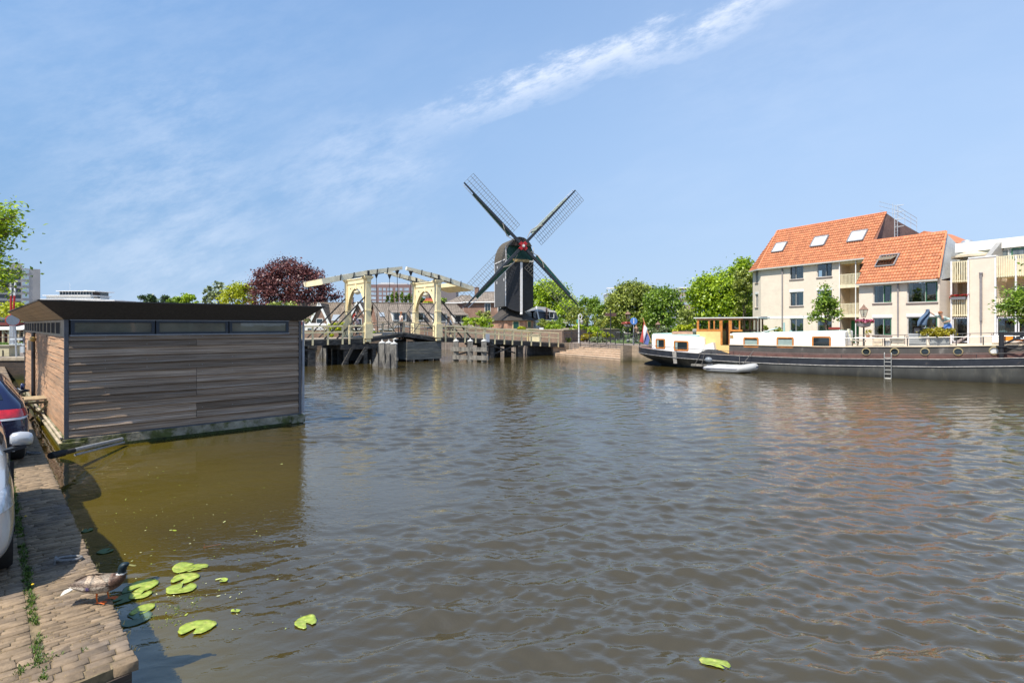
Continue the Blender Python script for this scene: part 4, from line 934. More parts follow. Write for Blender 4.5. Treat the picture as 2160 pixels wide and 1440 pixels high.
fender('pair of grey fender posts seen under the left ramp', fp, [(P(684, 748, 50), P(716, 752, 48.6), .2)], 'canal fenders around the bridge opening', rake=True)

# ------------------------------------------------------------------ windmill
YM = 76.; KM = YM / F
mc = P(1079, 693, YM + 1.5); MZ = 2.35
bast = brick('bastion_brick', (.8, .6), (.26, .175, .125), (.20, .13, .095), (.19, .155, .125), bw=.22, bh=.065, ms=.01, stain=((.13, .10, .07), -.2, .9))
g = MB(); BP = [(5.0, 55.4), (2.0, 57.6), (-1.5, 61.5), (-6.5, 66.0), (-8.5, 72), (-9, 90), (14, 90), (12.5, 66), (8.9, 62.5), (7.4, 60.5), (6.0, 57.6)]
g.prism(BP, -1.5, 2.33); tag(g.build('bastion_wall', bast, loc=(2, 62, 0)), 'sunlit brown brick bastion wall below the windmill', 'wall')
g = MB(); cxp = sum(p[0] for p in BP) / len(BP); cyp = sum(p[1] for p in BP) / len(BP)
g.prism([(cxp + (p[0] - cxp) * 1.004, cyp + (p[1] - cyp) * 1.004) for p in BP], 2.334, 2.42); tag(g.build('bastion_top', mat('bastion_gravel', (.28, .22, .15), var=.3, vscale=1.5, col2=(.12, .15, .05), f2=(.5, .6), s2=.4)), kind='structure')
# windmill
mill = thing('windmill', (mc.x, mc.y, MZ), 'black tarred post windmill with green and white trimmed sails', 'windmill')
brb = brick('mill_base_brick', (.9, .43), (.42, .22, .14), (.34, .17, .11), (.30, .25, .2), bump=.004)
def octa(r, z, rot=.2, n=8): return [(mc.x + r * math.cos(2 * math.pi * i / n + rot), mc.y + r * math.sin(2 * math.pi * i / n + rot), z) for i in range(n)]
ro = R(22.5 + 12)
g = MB(); g.loft([octa(3.0, MZ - .1, ro), octa(3.0, 3.50, ro)]); g.build('base_wall', brb, mill)
RS = mat('mill_roof_shingle', (.045, .038, .032), rough=.8, var=.3, vscale=2., stretch=(1, 1, 9), col2=(.10, .085, .07), f2=(.55, .75), bump=.01, bscale=6.)
g = MB(); g.loft([octa(3.25, 3.42, ro), octa(3.27, 3.50, ro), octa(2.2, 4.35, ro), octa(1.25, 5.15, ro), octa(.9, 5.55, ro)]); g.build('base_roof', RS, mill)
DGR = mat('mill_green', (.010, .062, .047), rough=.45, var=.15)
for k in (5, 6):
    a = 2 * math.pi * (k + .5) / 8 + ro; nx, ny = math.cos(a), math.sin(a); ap = 3.0 * math.cos(math.pi / 8)
    m = Matrix(((-ny, nx, 0, mc.x + nx * ap), (nx, ny, 0, mc.y + ny * ap), (0, 0, 1, 0), (0, 0, 0, 1)))
    g = MB(m); g.box(-.45, .45, .0, .06, MZ - .1 if k == 5 else 2.5, 3.40); fo = g.build('shutter_frame', CREAM, mill)
    g = MB(m); g.box(-.37, .37, .061, .09, MZ - .1 if k == 5 else 2.56, 3.34); g.build('door' if k == 5 else 'shutter', DGR, fo)
yaw = R(19); fx, fy = math.sin(yaw), -math.cos(yaw)     # direction the sails face
# mill frame: local x = to the right seen from the front, local y = forward (towards the sails)
MMt = Matrix(((-fy, fx, 0, mc.x + .30), (fx, fy, 0, mc.y), (0, 0, 1, 0), (0, 0, 0, 1)))
TAR = mat('tarred_boards', (.016, .017, .021), rough=.5, var=.35, vscale=1.6, stretch=(1, 1, 14), bump=.02, bscale=.9, bst=(1, 1, 14), col2=(.075, .078, .085), f2=(.68, .74), s2=2.4)
TARS = mat('tarred_boards_sunlit', (.085, .085, .085), rough=.6, var=.3, vscale=5., stretch=(7, 7, .4), bump=.01, bscale=5., bst=(7, 7, .3), col2=(.05, .05, .05))  # greyer copy of the tar, sunlight on the side put into the colour
hw, dp_ = 1.95, 2.4; zb0, zs = 5.35, 11.35
prof = [(-hw, zs)]
for i in range(15):
    t = math.pi * (1 - i / 14); prof.append((hw * math.cos(t) * 1.0, zs + 3.15 * (max(0, math.sin(t))) ** 1.0)) if 0 < i < 14 else None
prof += [(hw, zs)]
g = MB(MMt)   # body sides and rear, vertical boards
g.box(-hw, hw, -dp_, dp_ - .001, zb0, zs + .02); g.build('body', TARS, mill)
nose = .62
g = MB(MMt)   # breast: two faces meeting at a nose, curved underside
for s in (-1, 1):
    n = 8; top = []; bot = []
    for i in range(n + 1):
        u = i / n; x = s * hw * (1 - u); y = dp_ + nose * u; zl = zb0 - .75 * math.sin(u * math.pi / 2) ** .8 + .0
        bot.append((x, y, zl)); top.append((x, y, zs - .2))
    g.add(top + bot, [(i, i + 1, n + 2 + i, n + 1 + i) for i in range(n)])
    g.add([(s * hw, dp_, zb0), (s * hw, dp_, zs - .2)] + [(0, dp_, zs - .2), (0, dp_, zb0 - .7)], [(0, 1, 2, 3)])
g.add([(-hw, dp_, zs - .2), (0, dp_ + nose, zs - .2), (hw, dp_, zs - .2)], [(0, 1, 2)])
g.build('breast', TAR, mill, fix=False)
# lap-board lines on the breast
g = MB(MMt)
for s in (-1, 1):
    for k in range(34):
        z = zb0 + .1 + k * .17
        g.bar((s * (hw - .02), dp_ + .004, z), (s * .04, dp_ + nose - .008, z - .12 if s else z), .018, .012)
g.build('lap_boards', mat('tar_edge', (.035, .037, .045), rough=.5), mill)
WT = mat('mill_white', (.66, .64, .64), rough=.5, var=.1)
g = MB(MMt); g.bar((0, dp_ + nose + .03, zb0 - .9), (0, dp_ + nose + .03, zs - .25), .30, .12); g.lathe([(.16, zb0 - 1.1), (.2, zb0 - .98), (.14, zb0 - .88)], (0, dp_ + nose + .03, 0), 10)
g.bar((-hw - .02, dp_ + .02, zb0), (-hw - .02, dp_ + .02, zs - .1), .10, .08); g.bar((-hw - .02, -dp_, zb0), (-hw - .02, -dp_, zs), .08, .08)
g.bar((-hw - .03, -dp_, zs - .02), (-hw - .03, dp_, zs + .14), .09, .12)
g.build('white_trim', WT, mill)
g = MB(MMt)
for (y, z) in ((1.7, 8.7), (-1.4, 8.5), (-1.2, 10.6)): g.box(-hw - .03, -hw, y - .12, y + .12, z, z + .36)
g.build('side_hatch', WT, mill)
# roof: barrel profile, straight along the body
g = MB(MMt); ys = [-dp_ - .08, dp_ + .05]
ring = [[(x * 1.03, y, z) for (x, z) in prof] for y in (ys[0], ys[1])]
for sgn in (0,):
    vs = ring[0] + ring[1]; n = len(prof); g.add(vs, [(i, i + 1, n + i + 1, n + i) for i in range(n - 1)]); g.add(ring[0], [tuple(range(n))])
g.build('roof', mat('mill_cap_shingle', (.085, .07, .05), rough=.8, var=.3, vscale=2., stretch=(1, 1, 9), bump=.02, bscale=2., bst=(.3, .3, 9)), mill)
g = MB(MMt); pf = [(x, z) for x, z in prof]; g.add([(x, dp_ + .0, z) for x, z in pf], [tuple(range(len(pf)))]); g.build('front_gable', DGR, mill)
g = MB(MMt)  # overhanging hood of the front, dark shingles
up = [(x * 1.06, z + .05) for x, z in prof if z > 13.05]
vs = [(x, dp_ + .02, z) for x, z in up]; vf = [(x * .96, dp_ + .55, z - .12) for x, z in up]; n = len(up)
g.add(vs + vf, [(i, i + 1, n + i + 1, n + i) for i in range(n - 1)]); g.add(vf, [tuple(range(n))]); g.build('hood', RS, mill)
g = MB(MMt); g.bar((-hw * .98, dp_ + .04, zs + .1), (-hw * 1.0, dp_ + .04, 13.2), .10, .06); g.bar((hw * .98, dp_ + .04, zs + .1), (hw * 1.0, dp_ + .04, 13.2), .10, .06)
g.bar((-hw, dp_ + .06, zs - .02), (hw, dp_ + .06, zs - .02), .12, .16); g.build('gable_trim', WT, mill)
g = MB(MMt); g.bar((-1.15, dp_ + .34, zs - .02), (1.15, dp_ + .34, zs - .02), .5, .34); g.build('breast_beam', mat('storm_board', (.38, .27, .12), rough=.6, var=.3), mill)
# tail beam and ladder at the rear
g = MB(MMt); g.bar((0, -dp_ - 1.5, 7.5), (0, -dp_ - 3.4, MZ + .3), .25, .25); g.build('tail_beam', WT, mill)
g = MB(MMt)
for s in (-.45, .45): g.bar((s, -dp_ + .0, zb0), (s, -dp_ - 3.2, MZ), .08, .2)
for k in range(12): u = (k + .5) / 12; g.bar((-.45, -dp_ - 3.2 * u, zb0 - (zb0 - MZ) * u), (.45, -dp_ - 3.2 * u, zb0 - (zb0 - MZ) * u), .2, .04)
g.build('tail_ladder', mat('ladder_wood', (.25, .2, .17), var=.3), mill)
g = MB(MMt); g.bar((-1.6, 0, 5.45), (1.6, 0, 5.1), .35, .4); g.bar((-.3, 0, 4.2), (-.3, 0, 5.4), .7); 
for s in (-1, 1): g.bar((s * 1.1, -1.4, 4.9), (s * .4, -.5, 5.35), .2); g.bar((-1.7, -1.6 * s, 4.7), (-1.1, -1. * s, 5.4), .18)
g.build('trestle', TIMB, mill)
# sails
hub = Vector((0, dp_ + 1.25, 13.15)); SR = 10.95
a0 = R(46)
g = MB(MMt); g.tube([(0, dp_ - .2, 13.05), hub + Vector((0, .1, .02))], .26, 10); g.build('windshaft', TIMB, mill)
RED = mat('hub_red', (.36, .018, .022), rough=.4, var=.2)
g = MB(MMt)
for a in (a0, a0 + math.pi / 2):
    d = Vector((math.cos(a), 0, math.sin(a))); g.bar(hub - d * .62, hub + d * .62, .42, .46, up=(0, 1, 0))
hb = g.build('hub', RED, mill)
g = MB(MMt)
for i in range(8): a = i * math.pi / 4; g.bar(hub + Vector((0, .27, 0)), hub + Vector((.24 * math.cos(a), .27, .24 * math.sin(a))), .07, .05, up=(0, 1, 0), w2=.02)
g.lathe([(.14, hub.y + .25), (.14, hub.y + .33)], (0, 0, hub.z), 12, 'y'); g.build('star_ornament', WHITE, hb)
STOCK = mat('sail_stock', (.028, .032, .04), rough=.45, var=.2); LAT = mat('sail_lattice', (.15, .14, .12), rough=.7, var=.3)
for k in range(4):
    a = a0 + k * math.pi / 2; d = Vector((math.cos(a), 0, math.sin(a))); c = Vector((math.sin(a), 0, -math.cos(a)))   # c = clockwise side seen from the front
    h0 = hub + Vector((0, .0 if k % 2 else -.22, 0)); fw = Vector((0, 1, 0))
    g = MB(MMt); g.bar(h0, h0 + d * SR * .55, .36, .34, up=(0, 1, 0), w2=.28, h2=.26); g.bar(h0 + d * SR * .55, h0 + d * SR, .28, .26, up=(0, 1, 0), w2=.16, h2=.15); so = g.build('sail', STOCK, mill)
    g = MB(MMt); r0, r1 = .20, 1.0; nb = 25
    for i in range(nb + 1):
        r = SR * (r0 + (r1 - r0) * i / nb); tw = .30 - .2 * i / nb
        g.bar(h0 + d * r - c * (.30 if i % 3 == 0 else .0), h0 + d * r + c * 1.78 - fw * tw, .038, .032)
    for f in (.36, .72, 1.0):
        g.bar(h0 + d * SR * r0 + c * 1.78 * f - fw * .30 * f, h0 + d * SR * r1 + c * 1.78 * f - fw * .10 * f, .045, .04)
    g.build('lattice', LAT, so)
    g = MB(MMt); e0, e1 = .20, .84; BWD = .16 if k >= 2 else -.10
    g.add([h0 + d * SR * e0 - c * .14 + fw * .02, h0 + d * SR * e1 - c * .10 + fw * .02, h0 + d * SR * e1 - c * (.34 + BWD) - fw * .10, h0 + d * SR * e0 - c * (.52 + BWD) - fw * .20,
           h0 + d * SR * e0 - c * .14 - fw * .03, h0 + d * SR * e1 - c * .10 - fw * .03, h0 + d * SR * e1 - c * (.34 + BWD) - fw * .15, h0 + d * SR * e0 - c * (.52 + BWD) - fw * .25], [(0, 1, 2, 3), (4, 7, 6, 5), (0, 4, 5, 1), (1, 5, 6, 2), (2, 6, 7, 3), (3, 7, 4, 0)])
    g.build('leading_board', DGR, so)
    g = MB(MMt); g.bar(h0 + d * SR * e0 - c * (.55 + BWD) - fw * .22, h0 + d * SR * .99 - c * (.30 + BWD * .6) - fw * .12, .10 + BWD * .3, .06); g.build('edge_batten', WT, so)
    g = MB(MMt); g.tube([h0 + d * SR * .12 - c * .3, h0 + d * SR * .22 - c * .62 - fw * .1, h0 + d * SR * .3 - c * .4 + fw * .3, h0 + d * SR * .36 + fw * .3], .05, 6); g.build('furled_rope', mat('sail_rope', (.34, .30, .24), rough=.9), so)
# ------------------------------------------------------------------ right bank: stairs, apartments, barge
GO = Vector((8.11, 40.58, 0)); gd = Vector((.797, -.604, 0)).normalized(); gn = Vector((-gd.y, gd.x, 0))
GM = Matrix(((gd.x, gn.x, 0, GO.x), (gd.y, gn.y, 0, GO.y), (0, 0, 1, 0), (0, 0, 0, 1)))
def gs(px, w=0.):
    k = (px - CX) / F; ox = GO.x + gn.x * w; oy = GO.y + gn.y * w
    return (k * oy - ox) / (gd.x - k * gd.y)
def gz(px, py, w=0.): s = gs(px, w); return CZ + (HZ - py) / F * (GO.y + gn.y * w + gd.y * s)
def gp(px, py, w=0.): return (gs(px, w), w, gz(px, py, w))
def interp(pts, s):
    if s <= pts[0][0]: return pts[0][1]
    for (a, za), (b, zb) in zip(pts[:-1], pts[1:]):
        if s <= b: return za + (zb - za) * (s - a) / (b - a)
    return pts[-1][1]
ZG = [(0, 1.30), (2, 1.17), (4, 1.06), (6, .99), (9, .93), (13, .95), (18, 1.10), (21.5, 1.30), (26, 1.65), (30, 2.05)]
HG = [(0, .0), (.06, .45), (.3, .95), (.8, 1.45), (1.6, 1.9), (3, 2.28), (5, 2.46), (8, 2.5), (22, 2.5), (25, 2.3), (27.5, 1.7), (29.2, .9), (30, .12)]
HW = [(0, .0), (1.6, .02), (2.2, .35), (3.2, 1.1), (4.5, 1.85), (6, 2.3), (8, 2.48), (21, 2.48), (24, 2.1), (27, 1.2), (29, .3), (30, .02)]
barge = thing('houseboat_barge', GM @ Vector((13, 2.5, 0)), 'long black residential barge with white cabins and yellow wheelhouse', 'barge')
st = [0, .06, .15, .3, .5, .8, 1.2, 1.6, 2.2, 3, 4, 5, 6, 8, 10, 12.5, 15, 18, 20, 22, 24, 26, 27.5, 28.6, 29.4, 30]
def zg(s): return interp(ZG, s)
def hg(s): return interp(HG, s)
def hwl(s): return interp(HW, s)
HULLM = mat('barge_hull', (.044, .044, .040), rough=.6, var=.35, vscale=1.1, stretch=(1, 1, .35), col2=(.12, .11, .085), f2=(.5, .75), s2=1.3, detail=8., bump=.004, bscale=3.)
rings = []
for s in st:
    r = zg(s) - .40; h0, h1 = hwl(s), hg(s); zk = -.9 if s > 2 else interp([(0, .75), (.8, .45), (1.6, .05), (2.2, -.9)], s)
    half = [(0.001, zk), (h0 * .8 + .001, max(zk, -.55)), (max(h0, .001), max(zk + .02, -.02)), (max(.6 * h0 + .4 * h1, .002), max(zk + .04, r * .45)), (.2 * h0 + .8 * h1 + .003, max(r - .10, zk + .06)), (h1 * .99 + .004, r)]
    rings.append([(s, 2.5 - y, z) for y, z in half] + [(s, 2.5 + y, z) for y, z in half[::-1]])
g = MB(GM); g.loft(rings, wrap=False); g.build('hull', HULLM, barge, smooth=50)
BAND = mat('barge_black', (.022, .024, .030), rough=.38, var=.3, vscale=2., col2=(.06, .05, .045), f2=(.6, .75), s2=3.)
g = MB(GM)
for sgn in (-1, 1):
    vs = []
    for s in st: vs += [(s, 2.5 + sgn * (hg(s) + .012), zg(s) - .40), (s, 2.5 + sgn * (hg(s) + .012), zg(s) - .02)]
    g.add(vs, [(2 * i, 2 * i + 1, 2 * i + 3, 2 * i + 2) for i in range(len(st) - 1)])
g.build('bulwark_band', BAND, barge, smooth=50)
RAILC = mat('worn_steel_strake', (.20, .19, .18), rough=.5, metal=.2, var=.4, vscale=5.)
for off, rr in ((.40, .028), (.0, .022)):
    g = MB(GM); pts = [(s, 2.5 - hg(s) - .02, zg(s) - off) for s in st]; pts2 = [(s, 2.5 + hg(s) + .02, zg(s) - off) for s in st]
    g.tube(pts, rr, 6); g.tube(pts2, rr, 6); g.build('rubbing_strake', RAILC, barge, smooth=True)
g = MB(GM); g.add([(s, 2.5 - hg(s), zg(s) - .03) for s in st] + [(s, 2.5 + hg(s), zg(s) - .03) for s in st], [(i, i + 1, len(st) + i + 1, len(st) + i) for i in range(len(st) - 1)])
g.build('side_deck', mat('barge_deck', (.20, .11, .08), rough=.8, var=.3, vscale=2.), barge, fix=True)
g = MB(GM); g.ext([(1.75, 2.46, .55), (.35, 2.46, .1), (.1, 2.46, -.6), (1.9, 2.46, -.8)], (0, .08, 0)); g.build('rudder', BAND, barge)
# hold coaming
x0 = gs(1538, .65); xE = 24.
def zc(s): return interp([(0, 1.60), (x0, 1.60), (13, 1.60), (17, 1.70), (20, 1.82), (24, 2.0)], s)
ss = [x0 + (xE - x0) * i / 16 for i in range(17)]
for (w, sg) in ((.65, -1), (4.35, 1)):
    g = MB(GM); g.add([(s, w, zg(s) - .03) for s in ss] + [(s, w, zc(s)) for s in ss] , [(i, i + 1, 18 + i, 17 + i) for i in range(16)]); g.build('coaming', mat('coaming_grey', (.070, .064, .058), rough=.7, var=.25, vscale=1.5, stretch=(1, 1, .5), col2=(.15, .135, .12), f2=(.55, .7)), barge, fix=False)
    g = MB(GM); g.add([(s, w + sg * .03, zg(s) - .02) for s in ss] + [(s, w + sg * .03, zg(s) + .26) for s in ss], [(i, i + 1, 18 + i, 17 + i) for i in range(16)]); g.add([(s, w + sg * .03, zg(s) + .26) for s in ss] + [(s, w, zg(s) + .27) for s in ss], [(i, i + 1, 18 + i, 17 + i) for i in range(16)]); g.build('coaming_base', mat('oxide_red', (.115, .062, .052), rough=.75, var=.3, vscale=2.), barge, fix=False)
g = MB(GM); g.add([(s, .60, zc(s)) for s in ss] + [(s, 4.40, zc(s)) for s in ss], [(i, i + 1, 18 + i, 17 + i) for i in range(16)]); g.add([(s, .60, zc(s) + .05) for s in ss] + [(s, 4.40, zc(s) + .05) for s in ss], [(i, i + 1, 18 + i, 17 + i) for i in range(16)])
g.add([(s, .60, zc(s)) for s in ss] + [(s, .60, zc(s) + .05) for s in ss], [(i, i + 1, 18 + i, 17 + i) for i in range(16)]); g.add([(x0, .65, zg(x0)), (x0, 4.35, zg(x0)), (x0, 4.35, zc(x0)), (x0, .65, zc(x0))], [(0, 1, 2, 3)])
g.build('hold_deck', mat('pale_deck', (.60, .50, .36), rough=.8, var=.15, vscale=2.), barge, fix=False)
def cabin(name, xa, xb, w0, w1, zb, zt, rad, m, zb2=None):
    g = MB(GM); pts = []
    for cx_, cy_, a0_ in ((xa + rad, w0 + rad, 180), (xb - rad, w0 + rad, 270), (xb - rad, w1 - rad, 0), (xa + rad, w1 - rad, 90)):
        for k in range(5): a = R(a0_ + k * 22.5); pts.append((cx_ + rad * math.cos(a), cy_ + rad * math.sin(a)))
    rings = [[(x, y, zb(x)) for x, y in pts], [(x, y, zt(x) - .07) for x, y in pts], [(xa + (x - xa) * .995 + .005, 2.5 + (y - 2.5) * .985, zt(x) - .02) for x, y in pts], [(x + (.06 if x < (xa + xb) / 2 else -.06), 2.5 + (y - 2.5) * .955, zt(x)) for x, y in pts]]
    g.loft(rings); return g.build(name, m, barge, smooth=30), pts
CW = mat('cabin_white', (.80, .79, .76), rough=.35, var=.05, vscale=1.5); MINT = mat('roof_mint', (.42, .62, .54), rough=.5, var=.2, vscale=2.)
VARN = mat('varnished_wood', (.50, .19, .045), rough=.3, var=.25, vscale=4., coat=.6)
def bwin(px0, px1, py0, py1, w, curtain=None):
    a, b = gs(px0, w), gs(px1, w); m_ = (px0 + px1) / 2; z1, z0 = gz(m_, py0, w), gz(m_, py1, w); f = .09
    g = MB(GM)
    def rr(i, y): 
        r = .09 - i * .4; out = []
        for cx_, cz_, a0_ in ((a + i + r, z0 + i + r, 180), (b - i - r, z0 + i + r, 270), (b - i - r, z1 - i - r, 0), (a + i + r, z1 - i - r, 90)):
            for k in range(4): t = R(a0_ + k * 30); out.append((cx_ + r * math.cos(t), y, cz_ + r * math.sin(t)))
        return out
    o0, o1, i1, i0 = rr(0, w + .01), rr(0, w - .035), rr(f, w - .035), rr(f, w + .01); g.loft([o0, o1, i1, i0], cap=False)
    fo = g.build('window', VARN, barge)
    g = MB(GM); g.add(rr(f - .004, w - .010), [tuple(range(16))]); g.build('pane', glass(), fo, fix=False)
    if curtain is not None:
        g = MB(GM); t0, t1, zz0, zz1 = curtain; g.box(a + f + (b - a - 2 * f) * t0, a + f + (b - a - 2 * f) * t1, w - .018, w - .013, z0 + f + (z1 - z0 - 2 * f) * zz0, z0 + f + (z1 - z0 - 2 * f) * zz1); g.build('blind', mat('window_blind', (.25, .32, .29), rough=.6), fo)
# aft cabin
w = .75; a, b = gs(1373, w), gs(1484, w)
zta = lambda s: interp([(a, gz(1373, 704.5, w)), (b, gz(1484, 712, w) + .02)], s)
cabin('aft_cabin', a, b, w, 4.25, lambda s: zg(s) - .03, zta, .22, CW)
g = MB(GM); g.prism([(a + .12, w + .12), (b - .12, w + .12), (b - .12, 4.1), (a + .12, 4.1)], [zta(a) + .0, zta(b), zta(b), zta(a)], [zta(a) + .05, zta(b) + .05, zta(b) + .05, zta(a) + .05]); g.build('cabin_roof', MINT, barge)
bwin(1383, 1403.5, 714, 735, w, (0.02, .25, 0, 1)); bwin(1421.5, 1452.5, 718.5, 739.5, w, (0.02, .2, 0, 1))
g = MB(GM); ra = gs(1420, 1.8); g.loft([[(ra + dx, 1.8 + sy * (.28 + .0), zta(ra) + .06 + zz) for sy, zz in ((-1, 0), (-.8, .14), (0, .2), (.8, .14), (1, 0))] for dx in (0, .3, 1.1, 1.5)]); g.build('skylight', mat('brown_hatch', (.30, .17, .10), rough=.5, var=.2), barge)
g = MB(GM); p = gp(1462, 697.5, 1.5); g.tube([(p[0], 1.5, p[2]), (p[0] + .55, 1.5, p[2])], .14, 12); g.build('vent_pipe', mat('grey_duct', (.2, .19, .18), rough=.6), barge, smooth=True)
# wheelhouse
w = 1.15; a, b, c_ = gs(1476, w), gs(1540, w), gs(1566, w); zr = gz(1530, 670.5, w); zl = gz(1500, 698, w)
YEL = mat('wheelhouse_yellow', (.72, .50, .20), rough=.5, var=.06)
a2 = gs(1469, w)
g = MB(GM); xd0, xd1 = gs(1522, w), gs(1538.5, w)
g.box(a, xd0 - .02, w, w + .05, zg(a) - .03, zl - .0); g.box(a, a + .05, w + .05, 3.8, zg(a) - .03, zl); g.box(a, c_, 3.8, 3.85, zg(a), zl); g.box(xd0 - .02, xd1 + .1, w, w + .05, zg(a) - .03, gz(1530, 728, w)); g.box(a2, a, w, 3.85, zl - .25, zl)
g.build('wheelhouse_base', YEL, barge)
g = MB(GM); t = .11
for px in (1470, 1494, 1505, 1517.5, 1539, 1558.5):
    x = gs(px, w); g.box(x, x + (t * 1.3 if px in (1470, 1517.5, 1539) else t * .8), w - .01, w + .08, zl, zr - .03)
g.box(a2, xd0 - .0, w - .012, w + .09, zl - .02, zl + .12); g.box(xd1, gs(1566, w), w - .012, w + .09, zl - .02, zl + .1); g.box(a2, gs(1566, w), w - .012, w + .09, zr - .13, zr - .025)
g.box(a2, a2 + .1, 3.78, 3.88, zl, zr); g.box(c_ - .1, c_, 3.78, 3.88, zl, zr); g.box(a2, c_, 3.8, 3.86, zl, zl + .12); g.box(a2, c_, 3.8, 3.86, zr - .12, zr - .02)
for k in range(1, 4): x = a2 + (c_ - a2) * k / 4; g.box(x - .04, x + .04, 3.8, 3.87, zl, zr - .02)
g.build('wheelhouse_frame', VARN, barge)
g = MB(GM); g.box(xd0 - .06, xd0 + .06, w - .02, w + .06, gz(1530, 727, w), zr - .03); g.box(xd1 - .04, xd1 + .05, w - .02, w + .06, gz(1530, 727, w), zr - .03); g.build('door_frame', VARN, barge)
g = MB(GM); g.box(xd0 + .0, xd1, w + 1.0, w + 1.05, zg(a), zr - .3); g.build('inner_panel', mat('dark_brown_panel', (.14, .07, .035), rough=.5), barge)
g = MB(GM); g.box(a2 + .05, xd0, w + .03, w + .036, zl + .12, zr - .13); g.box(xd1, c_ - .05, w + .03, w + .036, zl + .1, zr - .13); g.box(a2 + .05, c_, 3.82, 3.826, zl + .12, zr - .13); g.build('wheelhouse_glass', CLEAR, barge)
g = MB(GM); e = gs(1601, w); g.box(a2 - .15, e, w - .12, 4.0, zr - .02, zr + .045); g.build('wheelhouse_roof', mat('roof_offwhite', (.62, .62, .58), rough=.5), barge)
BRW = mat('brown_frame', (.20, .10, .06), rough=.4)
g = MB(GM); 
for px in (1568, 1580, 1593): x = gs(px, 2.2); g.box(x, x + .1, 2.2, 2.28, gz(1580, 700, 2.2), zr - .03)
g.box(gs(1566, 2.2), gs(1596, 2.2), 2.2, 2.28, gz(1580, 699, 2.2), gz(1580, 697, 2.2) + .05); g.box(gs(1566, 2.2), gs(1596, 2.2), 2.2, 2.28, zr - .14, zr - .03)
x = gs(1595, 2.2)
for yy in (3., 3.8): g.box(x - .05, x + .05, yy, yy + .08, gz(1580, 700, 2.2), zr - .03)
g.build('porch_frame', BRW, barge)
g = MB(GM); g.box(gs(1566, 2.2), gs(1594, 2.2), 2.23, 2.236, gz(1580, 699, 2.2), zr - .1); g.build('porch_glass', CLEAR, barge)
# white box and black cover beside the wheelhouse
p = gs(1484, .7); q = gs(1509, .7); z0 = zg(p) + .25; g = MB(GM)
g.ext([(p, .7, z0 - .3), (q, .7, z0 - .3), (q - .15, .7, gz(1500, 722, .7) + .0), (p + .1, .7, gz(1490, 729, .7) + .05)], (0, .7, 0)); g.build('deck_locker', CW, barge)
g = MB(GM); pa, pb = gs(1474, .3), gs(1537, .3); za = zg(pa)
g.loft([[(pa, .12, za), (pa + .1, .5, za + .02), (pa, .75, za)], [(pa + .5, .1, za), (pa + .55, .42, za + .28), (pa + .5, .78, za)], [(pb - .7, .1, za), (pb - .75, .42, za + .27), (pb - .7, .78, za)], [(pb, .12, za), (pb - .1, .5, za + .02), (pb, .75, za)]]); g.build('tarpaulin', mat('black_tarp', (.018, .019, .022), rough=.6, var=.3, bump=.02, bscale=6.), barge)
# main cabin
w = .68; a, b = gs(1538.5, w), gs(1783, w)
ztm = lambda s: interp([(a, gz(1538.5, 703, w)), (gs(1620, w), gz(1620, 702, w)), (b, gz(1783, 697, w) - .02)], s)
cabin('main_cabin', a, b, w, 4.3, lambda s: zc(s) + .02, ztm, .12, CW)
n = 8; xs = [a + .15 + (b - a - .3) * i / n for i in range(n + 1)]
g = MB(GM); 
for z_off in (.0, .035): g.add([(x, w + .16, ztm(x) + z_off) for x in xs] + [(x, 4.1, ztm(x) + z_off) for x in xs], [(i, i + 1, n + 2 + i, n + 1 + i) for i in range(n)])
g.add([(x, w + .16, ztm(x)) for x in xs] + [(x, w + .16, ztm(x) + .035) for x in xs], [(i, i + 1, n + 2 + i, n + 1 + i) for i in range(n)]); g.build('cabin_roof', MINT, barge, fix=False)
bwin(1568, 1600.5, 711, 732.5, w, (.0, 1., .0, .78)); bwin(1638, 1674.5, 710.5, 733.5, w, (.0, 1., .12, .85)); bwin(1712.5, 1753, 709, 733.5, w)
g = MB(GM); p = gp(1540, 706.5, w - .02); q = gp(1547, 713.5, w - .02)
for (z) in (0,): g.box(p[0], q[0], w - .02, w - .005, q[2], p[2])
o = g.build('name_panel', mat('brass_frame', (.40, .25, .10), rough=.4), barge)
g = MB(GM); x = gs(1608, 1.4); g.ext([(x, 1.2, ztm(x) + .05), (x + .8, 1.2, ztm(x) + .32), (x + .82, 1.2, ztm(x) + .29), (x + .05, 1.2, ztm(x) + .03)], (0, .8, 0)); g.build('roof_hatch', CW, barge)
g = MB(GM)
for px in (1660, 1688): pass
x = gs(1654, 1.2); g.tube([(x, 1.2, ztm(x)), (x, 1.2, ztm(x) + .62)], .055, 8); x = gs(1668, 1.2); g.tube([(x, 1.2, ztm(x)), (x, 1.2, ztm(x) + .12)], .08, 8); g.build('roof_vent', mat('mint_grey', (.33, .45, .42), rough=.5), barge, smooth=True)
# portholes
for i, px in enumerate((1827, 1887, 1951, 2021, 2097)):
    x, _, z = gp(px, 741.5 if px < 2090 else 739.5, .62)
    g = MB(GM); n = 20; r0, r1 = .215, .165
    R_ = [[(x + r * math.cos(2 * math.pi * j / n), y, z + r * math.sin(2 * math.pi * j / n)) for j in range(n)] for r, y in ((r0, .66), (r0, .58), (r1, .57), (r1, .64))]
    g.loft(R_, cap=False); fo = g.build('porthole', mat('brass', (.42, .33, .17), rough=.4, metal=.5, var=.3, vscale=9.), barge, smooth=30)
    g = MB(GM); g.add([(x + r1 * math.cos(2 * math.pi * j / n), .62, z + r1 * math.sin(2 * math.pi * j / n)) for j in range(n)], [tuple(range(n))]); g.build('pane', glass() if i < 4 else mat('porthole_white', (.62, .63, .62), rough=.2), fo, fix=False)
